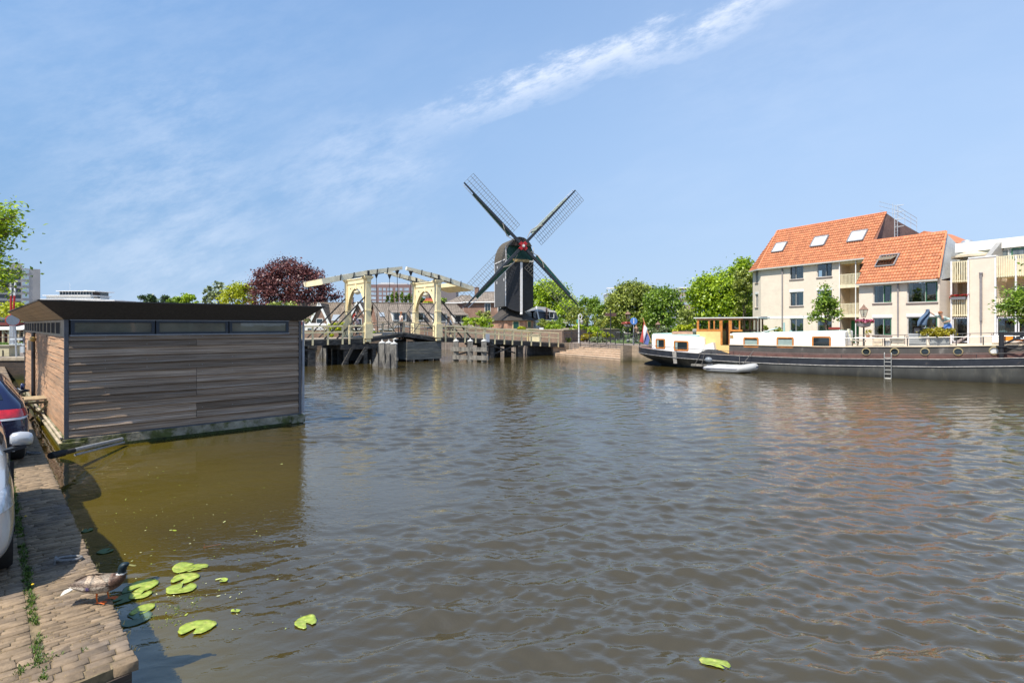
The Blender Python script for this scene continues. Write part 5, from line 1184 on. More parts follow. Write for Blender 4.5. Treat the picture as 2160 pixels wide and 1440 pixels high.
# rails: stern rail, side rail, deck rail
def brail(pts, h, posts, m, r=.018, mid=None, name='guard_rail'):
    g = MB(GM); up = [(x, y, z + h) for x, y, z in pts]; g.tube(up, r, 6)
    if mid: g.tube([(x, y, z + mid) for x, y, z in pts], r * .7, 5)
    for (x, y, z) in posts: g.tube([(x, y, z), (x, y, z + h)], r * .9, 5)
    return g.build(name, m, barge, smooth=True)
sa = [0.15 + i * .8 for i in range(12)]
pts = [(s, 2.5 - hg(s) + .07, zg(s)) for s in [.3, .8, 1.6, 2.6, 3.6, 4.8, 6, 7.4]]; brail(pts, .27, pts[::2], IRON)
pts = [(s, 2.5 + hg(s) - .07, zg(s)) for s in [.3, .8, 1.6, 2.6, 3.6, 4.8, 6, 7.4]]; brail(pts, .27, pts[::2], IRON)
pts = [(s, .14, zg(s)) for s in [7.4 + 1.0 * i for i in range(16)]]; brail(pts, .24, pts[::2], IRON, r=.014)
s0 = gs(1782, .75); pts = [(s, .72, zc(s)) for s in [s0 + (23 - s0) * i / 10 for i in range(11)]]
GREYR = mat('rail_grey', (.42, .41, .38), rough=.5, metal=.3)
g = MB(GM); top = [(p[0], p[1], interp([(s0, gz(1785, 713.5, .72)), (gs(1905, .72), gz(1905, 712.5, .72)), (23, gz(2160, 706, .72))], p[0])) for p in pts]; g.tube(top, .022, 6); g.build('deck_rail', GREYR, barge, smooth=True)
g = MB(GM)
for px in (1821, 1866, 1914, 2017, 2074, 2120): 
    s = gs(px, .72); zt = interp([(s0, top[0][2]), (gs(1905, .72), gz(1905, 712.5, .72)), (23, top[-1][2])], s); g.box(s - .025, s + .025, .70, .75, zc(s) + .04, zt)
g.build('rail_post', IRON, barge)
pts = [(s, 4.2, zc(s)) for s in [s0 + (23 - s0) * i / 7 for i in range(8)]]; brail(pts, .62, pts, IRON, r=.02)
# ladder
t = thing('boarding_ladder', GM @ Vector((gs(1873, -.1), -.1, .2)), 'grey metal boarding ladder hanging on the barge side', 'ladder')
g = MB(GM); xa, xb = gs(1865.5, -.12), gs(1880, -.12); zt = gz(1873, 746, -.12)
for x in (xa, xb): g.tube([(x, .08, zt), (x, -.06, zt + .05), (x, -.14, zt - .1), (x, -.14, -.12)], .025, 6)
for k in range(6): z = zt - .22 - k * .22; g.tube([(xa, -.14, z), (xb, -.14, z)], .02, 6)
g.build('ladder_frame', mat('ladder_grey', (.20, .20, .19), rough=.5, metal=.3), t, smooth=True)
# log fender hung from the side, strap fender
t = thing('log_fender', GM @ Vector((gs(1475, -.2), -.2, .35)), 'grey wooden log fender hung by ropes on the barge side', 'fender')
g = MB(GM); x0_, x1_ = gs(1459, -.14), gs(1491, -.14); z = gz(1475, 770, -.14); g.box(x0_, x1_, -.28, -.02, z - .06, z + .07); g.build('log', GTIM, t)
g = MB(GM); xm = (x0_ + x1_) / 2; g.tube([(xm - .3, -.15, z), (xm + .15, .02, zg(xm) + .2)], .02, 5); g.tube([(xm + .15, -.15, z), (xm + .35, .02, zg(xm) + .2)], .02, 5); g.build('rope', mat('rope_dark', (.12, .11, .10), rough=.9), t)
g = MB(GM); p = gs(1421, 0); yy = 2.5 - hg(p); tag((g.ext([(p - .14, yy - .05, zg(p) + .02), (p + .14, yy - .05, zg(p) + .02), (p + .14, yy + .12, .28), (p - .1, yy + .12, .28)], (0, -.05, 0)) and g.build('strap_fender', mat('canvas_grey', (.36, .33, .29), rough=.8, var=.2), loc=GM @ Vector((p, 0, .3)))), 'pale canvas strap fender hanging below the aft cabin window', 'fender')
# flag at the stern
fb = Vector(GM @ Vector((.4, 2.5, zg(.4)))); ft = P(1356.5, 672, fb.y + .2)
t = thing('stern_flag', fb, 'red white and blue flag on a slanted pole at the barge stern', 'flag')
fb = P(1370.5, 712, fb.y - .1)
g = MB(); g.tube([fb - (ft - fb) * .25, ft], .028, 6); g.ball(ft, .05, 8, 6); g.build('flag_pole', mat('pole_orange_wood', (.55, .26, .10), rough=.4), t, smooth=True)
for (u0, u1, colr, nm) in ((0., .28, (.36, .05, .04), 'red_stripe'), (.28, .62, (.62, .62, .66), 'white_stripe'), (.62, 1., (.08, .11, .28), 'blue_stripe')):
    g = MB()
    def fn(u, v, u0=u0, u1=u1):
        uu = u0 + (u1 - u0) * u
        top = ft.lerp(fb, .05 + uu * .80); d = Vector((-.30 - .30 * uu, .05, -1.)) 
        L_ = .85 + 1.05 * (1 - uu) * .75
        return top + Vector((-.20 * v * (1.2 - uu), .10 * math.sin(uu * 9 + v * 3), -L_ * v)) + Vector((.06 * math.sin(uu * 13 + v * 4), 0, 0))
    g.grid(fn, 8, 12); g.build(nm, mat('flag_' + nm, colr, rough=.8), t, smooth=80)

# dinghy with outboard
t = thing('inflatable_dinghy', GM @ Vector((gs(1545, -1.), -1.0, 0)), 'light grey inflatable dinghy with outboard moored at the barge', 'dinghy')
xa, xb = gs(1492, -1.1), gs(1598, -1.1); Lb = xb - xa; TUB = mat('tube_grey', (.40, .40, .39), rough=.45, var=.1); g = MB(GM)
def dz_(u): return .20 + .26 * max(0, u - .55) ** 1.6 * 2.2
lp = []
for i in range(9): u = i / 12; lp.append((xa + Lb * u, -1.75, dz_(u)))
for i in range(1, 8): a_ = math.pi * i / 8; lp.append((xa + Lb * .67 + Lb * .28 * math.sin(a_), -1.1 - .65 * math.cos(a_), dz_(.67 + .28 * math.sin(a_)) + .04))
for i in range(8, -1, -1): u = i / 12; lp.append((xa + Lb * u, -.45, dz_(u)))
rs = [.09, .17] + [.21] * (len(lp) - 4) + [.17, .09]
g.tube(lp, rs, 12); g.build('inflatable_tube', TUB, t, smooth=50)
g = MB(GM); g.tube([(p[0], p[1] - (.20 if p[1] < -1.1 else -.20) if i < 9 or i > 15 else p[1], p[2] + .02) if (i < 9 or i > 15) else (p[0] + .19, p[1], p[2] + .02) for i, p in enumerate(lp)], .03, 6); g.build('rub_strip', mat('navy_strip', (.02, .025, .07), rough=.5), t, smooth=True)
g = MB(GM); g.prism([(xa + .1, -1.65), (xb - .7, -1.65), (xb - .35, -1.1), (xb - .7, -.55), (xa + .1, -.55)], .05, .12); g.box(xa + .12, xa + .18, -1.6, -.6, .1, .42); g.build('floor', mat('dinghy_floor', (.3, .3, .3)), t)
g = MB(GM); g.ball((xa + 1.6, -1.1, .38), (.5, .12, .03), 12, 4); g.build('thwart', TUB, t, smooth=True)
ox = xa + .0; g = MB(GM); g.tube([(ox, -1.1, -.3), (ox + .02, -1.1, .45)], .06, 8); g.build('outboard_leg', IRON, t)
g = MB(GM); g.ball((ox + .08, -1.1, .70), (.24, .17, .17), 14, 8); g.build('outboard_cowl', mat('cowl_grey', (.20, .22, .24), rough=.3), t, smooth=80)
g = MB(GM); g.tube([(xb - 1.2, -.5, .45), (xb - 1.35, .0, zg(8) + .1)], .02, 5); g.tube([(xb - 1.0, -.6, .45), (xb - .5, .0, zg(8) + .35)], .02, 5); tag(g.build('mooring_line', mat('rope_dark', (0, 0, 0)), loc=GM @ Vector((xb - 1.2, -.3, .5))), 'dark mooring lines between the dinghy and the barge rail', 'rope')

# ------------------------------------------------------------------ stairs and quay wall on the right bank
SB = brick('stair_brick', (.47, -.88), (.50, .36, .25), (.42, .29, .20), (.30, .24, .18), bw=.22, bh=.07, ms=.01)
SA = Vector((5.1, 55.2, 0)); SE = Vector((9.86, 46.4, 0)); sd = (SE - SA).normalized(); sn = Vector((-sd.y, sd.x, 0))   # sn points away from the water
SM = Matrix(((sd.x, sn.x, 0, SA.x), (sd.y, sn.y, 0, SA.y), (0, 0, 1, 0), (0, 0, 0, 1))); SL = (SE - SA).length
t = thing('quay_stairs', SM @ Vector((SL / 2, 1, 0)), 'wide flight of pale brick steps going down to the water', 'stairs')
for k in range(7):
    z1 = .22 + k * .155; g = MB(SM); g.box(-.02 + (0 if k < 1 else .55 * k), SL, -1.25 + k * .36 if k else -1.25, 1.45, z1 - .155 if k else -1.4, z1 - .03); o = g.build('step', SB, t)
    g = MB(SM); g.box(-.02 + (0 if k < 1 else .55 * k), SL, -1.28 + k * .36, -1.25 + (k + 1) * .36 + .02 if k < 6 else 1.46, z1 - .0299, z1); g.build('step_nosing', mat('stair_nosing', (.55, .42, .30), rough=.8, var=.2), o)
g = MB(); WP = [(9.60, 45.95), (10.9, 45.1), (26, 33.7), (60, 8), (61, 9.3), (27, 35), (11.5, 47.2), (10.2, 47.8)]
WM = brick('right_quay_brick', (.797, -.604), (.36, .27, .19), (.28, .21, .15), (.22, .18, .13), stain=((.10, .09, .05), -.1, .6))
g.prism(WP, -1.5, 1.22); tag(g.build('right_quay_wall', WM, loc=(12, 44, 0)), 'brown brick quay wall behind the barge stern', 'wall')
g = MB(SM); g.box(-.35, -.02, -1.3, 1.3, -1.5, 1.16); g.box(SL + .01, SL + .35, -1.3, 1.4, -1.5, 1.24); tag(g.build('stair_side_wall', WM, loc=SA), 'low brick side walls flanking the wide steps', 'wall')
# iron railing along the bank
def iron_fence(pts, label, h=.95, n_rail=2, name='iron_railing', m=IRON, group=None):
    t = thing(name, pts[0], label, 'railing', group)
    for p in pts: g = MB(); g.tube([p, p + Vector((0, 0, h + .06))], .035, 6); g.ball(p + Vector((0, 0, h + .1)), .05, 8, 5); g.build('post', m, t, smooth=True)
    for k in range(n_rail):
        z = h * (1 - k * .45); g = MB(); g.tube([p + Vector((0, 0, z)) for p in pts], .02, 5); g.build('rail', m, t)
    return t
pts = [P(px, 724, 54 - (px - 1187) * .048).copy() for px in (1187, 1206, 1224, 1243, 1260, 1279, 1298, 1315, 1337, 1350)]
for p in pts: p.z = 1.2
iron_fence(pts, 'black iron railing along the top of the wide steps')
# ------------------------------------------------------------------ apartment blocks on the right bank
AO = Vector((29.5, 59.0, 0)); ad = Vector((.447, -.894, 0)).normalized(); an = Vector((-ad.y, ad.x, 0))
AMx = Matrix(((ad.x, an.x, 0, AO.x), (ad.y, an.y, 0, AO.y), (0, 0, 1, 0), (0, 0, 0, 1)))
def ax(px, y=0.):
    k = (px - CX) / F; ox = AO.x + an.x * y; oy = AO.y + an.y * y
    return (k * oy - ox) / (ad.x - k * ad.y)
def az(px, py, y=0.): x = ax(px, y); return CZ + (HZ - py) / F * (AO.y + an.y * y + ad.y * x)
GZ = 1.15
AB = brick('cream_brick', ad, (.75, .64, .515), (.70, .60, .48), (.62, .53, .43), bw=.22, bh=.075, ms=.010, bump=.002, var=.05)
TILEM = mat('orange_pantile', (.50, .175, .075), rough=.6, var=.16, vscale=2.5, isl=.2, col2=(.40, .145, .07), f2=(.55, .75), s2=1.1)
FRG = mat('frame_grey_white', (.50, .49, .46), rough=.5); SILL = mat('sill_brown', (.20, .15, .13), rough=.6); GREENF = mat('green_frame', (.04, .14, .07), rough=.4)
PIPE = mat('downpipe_grey', (.24, .22, .22), rough=.5)
def wall_with_holes(name, M, x0, x1, z0, z1, y, th, holes, m, parent):
    xs = sorted(set([x0, x1] + [v for h in holes for v in (h[0], h[1])])); zs_ = sorted(set([z0, z1] + [v for h in holes for v in (h[2], h[3])]))
    g = MB(M)
    def solid(i, j):
        if i < 0 or j < 0 or i >= len(xs) - 1 or j >= len(zs_) - 1: return False
        cx_, cz_ = (xs[i] + xs[i + 1]) / 2, (zs_[j] + zs_[j + 1]) / 2
        return not any(h[0] < cx_ < h[1] and h[2] < cz_ < h[3] for h in holes)
    for i in range(len(xs) - 1):
        for j in range(len(zs_) - 1):
            if not solid(i, j): continue
            a, b, c, d = xs[i], xs[i + 1], zs_[j], zs_[j + 1]
            g.face((a, y, c), (b, y, c), (b, y, d), (a, y, d)); g.face((a, y + th, c), (b, y + th, c), (b, y + th, d), (a, y + th, d))
            if not solid(i - 1, j): g.face((a, y, c), (a, y + th, c), (a, y + th, d), (a, y, d))
            if not solid(i + 1, j): g.face((b, y, c), (b, y + th, c), (b, y + th, d), (b, y, d))
            if not solid(i, j - 1): g.face((a, y, c), (b, y, c), (b, y + th, c), (a, y + th, c))
            if not solid(i, j + 1): g.face((a, y, d), (b, y, d), (b, y + th, d), (a, y + th, d))
    me_o = g.build(name, m, parent, fix=False)
    bm = bmesh.new(); bm.from_mesh(me_o.data); bmesh.ops.remove_doubles(bm, verts=bm.verts, dist=1e-5); bmesh.ops.recalc_face_normals(bm, faces=bm.faces); bm.to_mesh(me_o.data); bm.free()
    return me_o
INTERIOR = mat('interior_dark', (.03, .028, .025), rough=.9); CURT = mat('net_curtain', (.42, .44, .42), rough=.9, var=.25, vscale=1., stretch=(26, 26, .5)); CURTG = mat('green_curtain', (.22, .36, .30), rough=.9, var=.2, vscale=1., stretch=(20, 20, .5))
def window(M, x0, x1, z0, z1, y, parent, split=.42, green=None, sill=True, curtain=None, fm=None, cs=None, lintel=False, gm=None):
    f = .07; fm = fm or FRG; g = MB(M); yi = y + .07
    xs_ = x0 + (x1 - x0) * split
    g.box(x0, x1, yi, yi + .06, z0, z0 + f); g.box(x0, x1, yi, yi + .06, z1 - f, z1); g.box(x0, x0 + f, yi, yi + .06, z0 + f, z1 - f); g.box(x1 - f, x1, yi, yi + .06, z0 + f, z1 - f)
    if split: g.box(xs_ - f / 2, xs_ + f / 2, yi, yi + .06, z0 + f, z1 - f)
    fo = g.build('window', fm, parent)
    g = MB(M); g.box(x0 + f, x1 - f, yi + .035, yi + .04, z0 + f, z1 - f); g.build('pane', CLEAR, fo)
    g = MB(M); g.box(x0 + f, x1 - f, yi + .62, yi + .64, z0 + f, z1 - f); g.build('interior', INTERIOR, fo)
    if curtain:
        for (c0, c1, mt) in curtain:
            g = MB(M); a = x0 + f + (x1 - x0 - 2 * f) * c0; b = x0 + f + (x1 - x0 - 2 * f) * c1; n = max(4, int((b - a) / .05)); vs = []
            for i in range(n + 1): xx = a + (b - a) * i / n; yy = yi + .16 + .035 * math.sin(i * 1.9); vs += [(xx, yy, z0 + f + .01), (xx, yy, z1 - f)]
            g.add(vs, [(2 * i, 2 * i + 1, 2 * i + 3, 2 * i + 2) for i in range(n)]); g.build('curtain', mt, fo, fix=False)
    if green:
        a, b = (xs_, x1 - f) if green == 'r' else (x0 + f, xs_); g = MB(M); e = .07
        g.box(a, b, yi - .01, yi + .02, z0 + f, z0 + f + e); g.box(a, b, yi - .01, yi + .02, z1 - f - e, z1 - f); g.box(a, a + e, yi - .01, yi + .02, z0 + f + e, z1 - f - e); g.box(b - e, b, yi - .01, yi + .02, z0 + f + e, z1 - f - e); g.build('casement', gm or GREENF, fo)
    if sill: g = MB(M); g.box(x0 - .05, x1 + .05, y - .06, y + .10, z0 - .11, z0 - .002); g.build('sill', SILL, fo)
    if lintel: g = MB(M); g.box(x0 - .05, x1 + .05, y - .025, y + .02, z1 + .02, z1 + .26); g.build('lintel', WHITE, fo)
    return fo
def pantiles(name, M, poly, origin, udir, vdir, parent, tw=.24, tl=.36, m=None):
    # corrugated, stepped tile sheet clipped to a polygon given in (u, v)
    udir = Vector(udir).normalized(); vdir = Vector(vdir).normalized(); nrm = udir.cross(vdir).normalized()
    if nrm.z < 0: nrm = -nrm
    us = [p[0] for p in poly]; vs_ = [p[1] for p in poly]
    def inside(u, v):
        c = False; n = len(poly)
        for i in range(n):
            (x1, y1), (x2, y2) = poly[i], poly[(i + 1) % n]
            if (y1 > v) != (y2 > v) and u < (x2 - x1) * (v - y1) / (y2 - y1) + x1: c = not c
        return c
    V = []; Fc = []; k = 0; nu = 5
    prof = [.0, .032, .045, .018, -.008, .0]
    O = Vector(origin); nc = int((max(us) - min(us)) / tw) + 1; nr = int((max(vs_) - min(vs_)) / tl) + 1
    for r in range(nr):
        for c in range(nc):
            u0 = min(us) + c * tw; v0 = min(vs_) + r * tl
            if not inside(u0 + tw / 2, v0 + tl * .5): continue
            jit = random.uniform(-.004, .004)
            for i in range(nu + 1):
                u = u0 + tw * i / nu
                for v, h in ((v0 - .02, .0), (v0 - .02, .05), (v0 + tl, .012)):
                    V.append(M @ (O + udir * u + vdir * v + nrm * (prof[i] + h + jit)))
            for i in range(nu):
                b = k + i * 3; Fc += [(b, b + 3, b + 4, b + 1), (b + 1, b + 4, b + 5, b + 2)]
            k += (nu + 1) * 3
    return np_mesh(name, np.array([tuple(v) for v in V]), np.array(Fc), m or TILEM, parent)
# ---- left block
lb = thing('apartment_block', AMx @ Vector((1.5, 4, GZ)), 'cream brick apartment block with three roof windows in its tall orange tiled roof', 'apartment block')
xL = -4.4; xR = ax(1772, 0); yE = 0.; ze = 9.22; zr = 13.55; rr_ = 3.2; xg = 7.15
holes = []; wins = []
zs1, zt1, zs2, zt2 = 4.85, 6.30, 7.62, 9.08
for (p0, p1) in ((1666, 1694.7), (1723, 1755)):
    a, b = ax(p0), ax(p1)
    for (za, zb_) in ((2.0, 3.55), (zs1, zt1), (zs2, zt2)): holes.append((a, b, za, zb_))
wall_with_holes('facade', AMx, xL, xR, GZ - .3, ze, 0, .3, holes, AB, lb)
cu = [(0, 1, CURT)]
for i, h in enumerate(holes):
    fl = i % 3; right = i >= 3
    window(AMx, *h, 0, lb, split=.42 if not right else .6, green='r' if right else 'l', curtain=[(0.02, .98, CURT)] if fl == 0 else [(.05, .42, CURTG), (.55, 1, CURTG)] if (fl == 1) else [(.5, .98, mat('window_box_things', (.25, .2, .12), var=.5, vscale=6.))] if not right else None, lintel=(fl == 1), gm=mat('dark_casement', (.05, .06, .065), rough=.4))
# chamfered end
ca = R(149); CHL = 2.6
cd = Vector((math.cos(ca), math.sin(ca), 0)); ce = Vector((xL, 0, 0)) + cd * CHL
CHM = AMx @ Matrix(((-cd.x, cd.y, 0, ce.x), (-cd.y, -cd.x, 0, ce.y), (0, 0, 1, 0), (0, 0, 0, 1)))
hl = [(.85, 1.75, 2.0, 3.6), (.85, 1.75, zs1, zt1 + .05), (.85, 1.75, zs2, zt2)]
wall_with_holes('end_wall', CHM, 0, CHL, GZ - .3, ze, 0, .3, hl, AB, lb)
for h in hl: window(CHM, *h, 0, lb, split=.5, green=None, lintel=(h[2] == zs1), curtain=None)
g = MB(AMx); g.add([(ce.x, ce.y, GZ - .3), (ce.x + .5, 9, GZ - .3), (ce.x + .5, 9, ze), (ce.x, ce.y, ze)], [(0, 1, 2, 3)]); g.build('rear_wall', AB, lb)
g = MB(AMx); g.box(xL + .02, xR, -.02, -.001, 3.58, 3.82); g.build('string_course', WHITE, lb)
g = MB(CHM); g.box(0, CHL - .02, -.02, -.001, 3.58, 3.82); g.build('string_course', WHITE, lb)
g = MB(AMx); x = ax(1605.5); x2 = ax(1619); g.box(x, x2, -.06, -.03, 3.58, 3.80); g.build('street_sign', mat('sign_navy', (.02, .03, .06)), lb)
g = MB(AMx)
for i in range(6): g.box(x + .1 + i * .13, x + .18 + i * .13, -.064, -.061, 3.66, 3.73)
g.build('sign_lettering', WHITE, lb)
x = ax(1651.5); g = MB(AMx); g.tube([(x, -.12, GZ + .2), (x, -.12, ze - .5), (x - .15, -.05, ze - .15)], .06, 8); g.build('downpipe', PIPE, lb, smooth=True)
# loggias
lx0, lx1 = xR, 7.85; ly = 1.5
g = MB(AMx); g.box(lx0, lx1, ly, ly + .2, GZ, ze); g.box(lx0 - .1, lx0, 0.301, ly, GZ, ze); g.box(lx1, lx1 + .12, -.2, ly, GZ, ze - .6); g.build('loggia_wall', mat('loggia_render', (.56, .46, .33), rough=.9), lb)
for z in (3.95, 6.75):
    g = MB(AMx); g.box(lx0, lx1, -.05, ly, z - .16, z); g.build('loggia_slab', CREAM, lb)
    g = MB(AMx); g.box(lx0, lx1, -.1, -.05, z + .92, z + .98); g.box(lx0, lx1, -.1, -.05, z - .34, z + .05); g.box(lx0, lx1, -.1, -.05, z - .02, z + .04)
    n = int((lx1 - lx0) / .13)
    for i in range(n): xx = lx0 + (lx1 - lx0) * (i + .5) / n; g.box(xx - .03, xx + .03, -.09, -.06, z + .04, z + .92)
    g.build('balcony_railing', mat('cream_slats', (.70, .62, .42), rough=.5), lb)
    g = MB(AMx); g.box(lx0 + 1., lx0 + 2.0, ly - .05, ly - .01, z, z + 2.1); g.build('balcony_door', mat('brown_door', (.07, .05, .045), rough=.4), lb)
g = MB(AMx); 
for xx in (lx0, (lx0 + lx1) / 2, lx1 - .08): g.box(xx, xx + .07, -.16, -.10, GZ, ze - .2)
g.build('loggia_column', WHITE, lb)
g = MB(AMx); g.box(lx0, lx1 + .12, -.05, ly, ze - .5, ze - .001); g.build('loggia_ceiling', CREAM, lb)
g = MB(AMx); g.box(lx0 + .2, lx0 + 1.75, ly - .1, ly - .04, GZ, 3.3); g.build('entrance_door', mat('entrance_green', (.03, .20, .07), rough=.4), lb)
# roof
pl = math.hypot(rr_, zr - ze); vd = Vector((0, rr_, zr - ze)) / pl
xc = -4.8
zb_ = ze - .18; o0 = Vector((0, -.3, zb_))
pl2 = math.hypot(rr_ + .3, zr - zb_); vd = Vector((0, rr_ + .3, zr - zb_)) / pl2
pantiles('tile_roof', AMx, [(xL - .25, 0), (7.7, 0), (xg, 1.6), (xg, pl2), (xc, pl2)], o0, (1, 0, 0), vd, lb)
# hip over the chamfer
hc0 = Vector((xL - .2, -.3, zb_)); hc1 = ce + Vector((-.3, -.25, zb_)); hap = Vector((xc, rr_, zr)); hu = (hc0 - hc1).normalized(); hv = (hap - hc1); hv = (hv - hu * hv.dot(hu)); hl_ = hv.length; hv.normalize()
pantiles('hip_tiles', AMx, [(0, 0), ((hc0 - hc1).length, 0), ((hap - hc1).dot(hu) + .05, hl_), ((hap - hc1).dot(hu) - .05, hl_)], hc1, hu, hv, lb)
g = MB(AMx); g.tube([hc0 + Vector((0, 0, .06)), hap + Vector((0, 0, .05))], .10, 8); g.tube([hap + Vector((0, 0, .03)), (xg, rr_, zr + .03)], .09, 8); g.build('ridge_tiles', TILEM, lb, smooth=True)
g = MB(AMx); g.face((xL - .2, -.28, zb_ - .02), (7.7, -.28, zb_ - .02), (xg, rr_, zr - .06), (xc, rr_, zr - .06)); g.face(tuple(hc1 + Vector((.05, .05, -.04))), tuple(hc0 + Vector((0, 0, -.04))), tuple(hap - Vector((0, 0, .06))));
g.face((xc, rr_, zr - .05), (xg, rr_, zr - .05), (xg, 9, ze), (ce.x + .5, 9, ze)); g.face((xc, rr_, zr - .05), (ce.x + .5, 9, ze), tuple(hc1)); g.build('roof_deck', mat('roof_dark', (.20, .08, .05)), lb)
g = MB(AMx); g.box(xL - .2, 7.7, -.40, -.28, zb_ - .10, zb_ + .03); g.bar(hc0 + Vector((0, -.05, -.04)), hc1 + Vector((0, -.05, -.04)), .12, .12); g.box(xL, lx1, -.28, .001, zb_ - .03, zb_ + .0); g.build('gutter', mat('gutter_pale', (.50, .48, .43), rough=.5), lb)
GBR = brick('gable_brown', an, (.24, .14, .115), (.20, .115, .10), (.17, .13, .11))
g = MB(AMx); g.add([(xg, -.2, zb_), (xg, rr_, zr - .05), (xg, 5.0, 12.9), (xg, 8.6, 12.0), (xg, 8.6, GZ), (xg, 0, GZ)], [tuple(range(6))]); g.build('gable_wall', GBR, lb)
def skylight(px0, px1, py0, py1, parent, o, vdv, ry, opened=False):
    # centre on the roof plane: y grows with height
    pm = (px0 + px1) / 2; best = None
    for i in range(400):
        v = i / 400 * pl2; p = o + vdv * v; x = ax(pm, p.y); zz = p.z; Y = AO.y + an.y * p.y + ad.y * x; py = HZ - (zz - CZ) / Y * F
        e = abs(py - (py0 + py1) / 2)
        if best is None or e < best[0]: best = (e, v, x, Y)
    _, v, x, Y = best; w_ = (px1 - px0) / F * Y / .75 * .5 * .76; h_ = .66; c = o + vdv * v; c.x = x
    nr = Vector((0, -vdv.z, vdv.y)); U = Vector((1, 0, 0))
    g = MB(AMx)
    def pt(u, t, n): return c + U * u + vdv * t + nr * n
    for (a, b) in (((-w_, -h_), (w_, -h_)), ((w_, -h_), (w_, h_)), ((w_, h_), (-w_, h_)), ((-w_, h_), (-w_, -h_))): g.bar(pt(a[0], a[1], .10), pt(b[0], b[1], .10), .12, .16, up=nr)
    fo = g.build('roof_window', mat('roof_window_frame', (.20, .19, .19), rough=.5), parent)
    g = MB(AMx)
    if opened:
        g.add([pt(-w_ * .9, h_ * .7, .16), pt(w_ * .9, h_ * .7, .16), pt(w_ * .9, -h_ * .6, .62), pt(-w_ * .9, -h_ * .6, .62)], [(0, 1, 2, 3)]); g.build('pane', mat('opened_pane', (.12, .15, .12), rough=.1, spec=.9), fo)
        g = MB(AMx); g.add([pt(-w_ * .9, -h_ * .9, .07), pt(w_ * .9, -h_ * .9, .07), pt(w_ * .9, h_ * .9, .07), pt(-w_ * .9, h_ * .9, .07)], [(0, 1, 2, 3)]); g.build('opening', INTERIOR, fo)
    else:
        g.add([pt(-w_ * .92, -h_ * .9, .15), pt(w_ * .92, -h_ * .9, .15), pt(w_ * .92, h_ * .9, .15), pt(-w_ * .92, h_ * .9, .15)], [(0, 1, 2, 3)]); g.build('pane', mat('pale_roof_pane', (.55, .58, .62), rough=.12, spec=.8), fo)  # closed pane in one even pale grey-blue
for a in ((1632, 1658, 511, 534), (1714, 1744.5, 498, 522), (1793, 1826, 486, 512)): skylight(*a, lb, o0, vd, rr_)
# roof access ladder and railing behind the ridge
g = MB(AMx); lg = mat('ladder_zinc', (.55, .57, .58), rough=.4, metal=.3)
xa = xg + .35; y0 = 3.9
for yy in (y0, y0 + .45): g.tube([(xa, yy, 10.9), (xa, yy, 14.2)], .03, 6)
for k in range(11): g.tube([(xa, y0, 10.95 + k * .28), (xa, y0 + .45, 10.95 + k * .28)], .018, 5)
for z in (12.2, 12.9, 13.6, 14.2): g.tube([(xa, y0, z), (xa + .7, y0 + .22, z), (xa, y0 + .45, z)], .02, 5)
for z in (13.35, 13.75, 14.15): g.tube([(xg - .5, 2.9, z + .5), (xg, 5, z + .15), (xg, 8.2, z - .7)], .02, 5)
for (yy, zz) in ((4.2, 13.2), (5.2, 12.9), (6.2, 12.6), (7.2, 12.35), (8.2, 12.1)): g.tube([(xg, yy, zz), (xg, yy, zz + 1.35)], .022, 5)
g.build('roof_ladder', lg, lb)
# ---- middle block
mb = thing('apartment_block', AMx @ Vector((10.5, 3, GZ)), 'cream brick apartment block with one opened roof window in its lower orange roof', 'apartment block')
yM = -2.1; mx0, mx1 = 7.85, 14.3; zeM, zrM = 6.66, 10.72; rM = 1.06
hm = []; a, b = ax(1841.5, yM), ax(1881, yM); c_, d_ = ax(1913, yM), ax(1978, yM)
hm = [(a, b, 4.78, 6.35), (a, b, 1.98, 3.5), (c_, d_, 4.72, 6.42), (c_, d_, 1.95, 3.55)]
wall_with_holes('facade', AMx, mx0, mx1, GZ - .3, zeM, yM, .3, hm, AB, mb)
PLANTS = leafmat('house_plant', (.05, .10, .02), (.12, .2, .04))
for i, h in enumerate(hm):
    fo = window(AMx, *h, yM, mb, split=.55 if i < 2 else .60, green='r', curtain=[(0.0, .12, CURT)] if i < 2 else [(.0, .10, CURT), (.42, .5, CURT)], lintel=(i in (1, 3)))
g = MB(AMx); g.box(mx0 - .001, mx0 + .3, yM + .3, 1.5, GZ, zeM - .2); g.box(mx1 - .3, mx1, yM + .3, 6, GZ, zeM - .2); g.build('side_wall', AB, mb)
g = MB(AMx); g.add([(mx1 - .02, yM + .02, zeM - .2), (mx1 - 1.12, rM, zrM - .1), (mx1 - .6, 6, zeM + 1)], [(0, 1, 2)]); g.build('gable_wall', mat('gable_white', (.42, .43, .43), rough=.6), mb)
o1 = Vector((0, yM - .3, zeM - .15)); plM = math.hypot(rM - yM + .3, zrM - zeM + .15); vM = Vector((0, rM - yM + .3, zrM - zeM + .15)) / plM
pantiles('tile_roof', AMx, [(mx0 + .05, 0), (mx1 + .05, 0), (mx1 - 1.1, plM), (6.8, plM)], o1 + Vector((0, -.03, .03)), (1, 0, 0), vM, mb)
g = MB(AMx); g.add([(mx0, yM - .28, zeM - .18), (mx1, yM - .28, zeM - .18), (mx1 - 1.1, rM, zrM - .06), (6.9, rM, zrM - .06)], [(0, 1, 2, 3)]); g.add([(mx0, rM, zrM - .06), (mx1 - 1.1, rM, zrM - .06), (mx1 - 1.1, 7, 7), (mx0, 7, 7)], [(0, 1, 2, 3)]); g.add([(mx0, yM - .28, zeM - .15), (mx0, rM, zrM), (mx0, rM, zeM)], [(0, 1, 2)]); g.build('roof_deck', mat('roof_dark', (0, 0, 0)), mb)
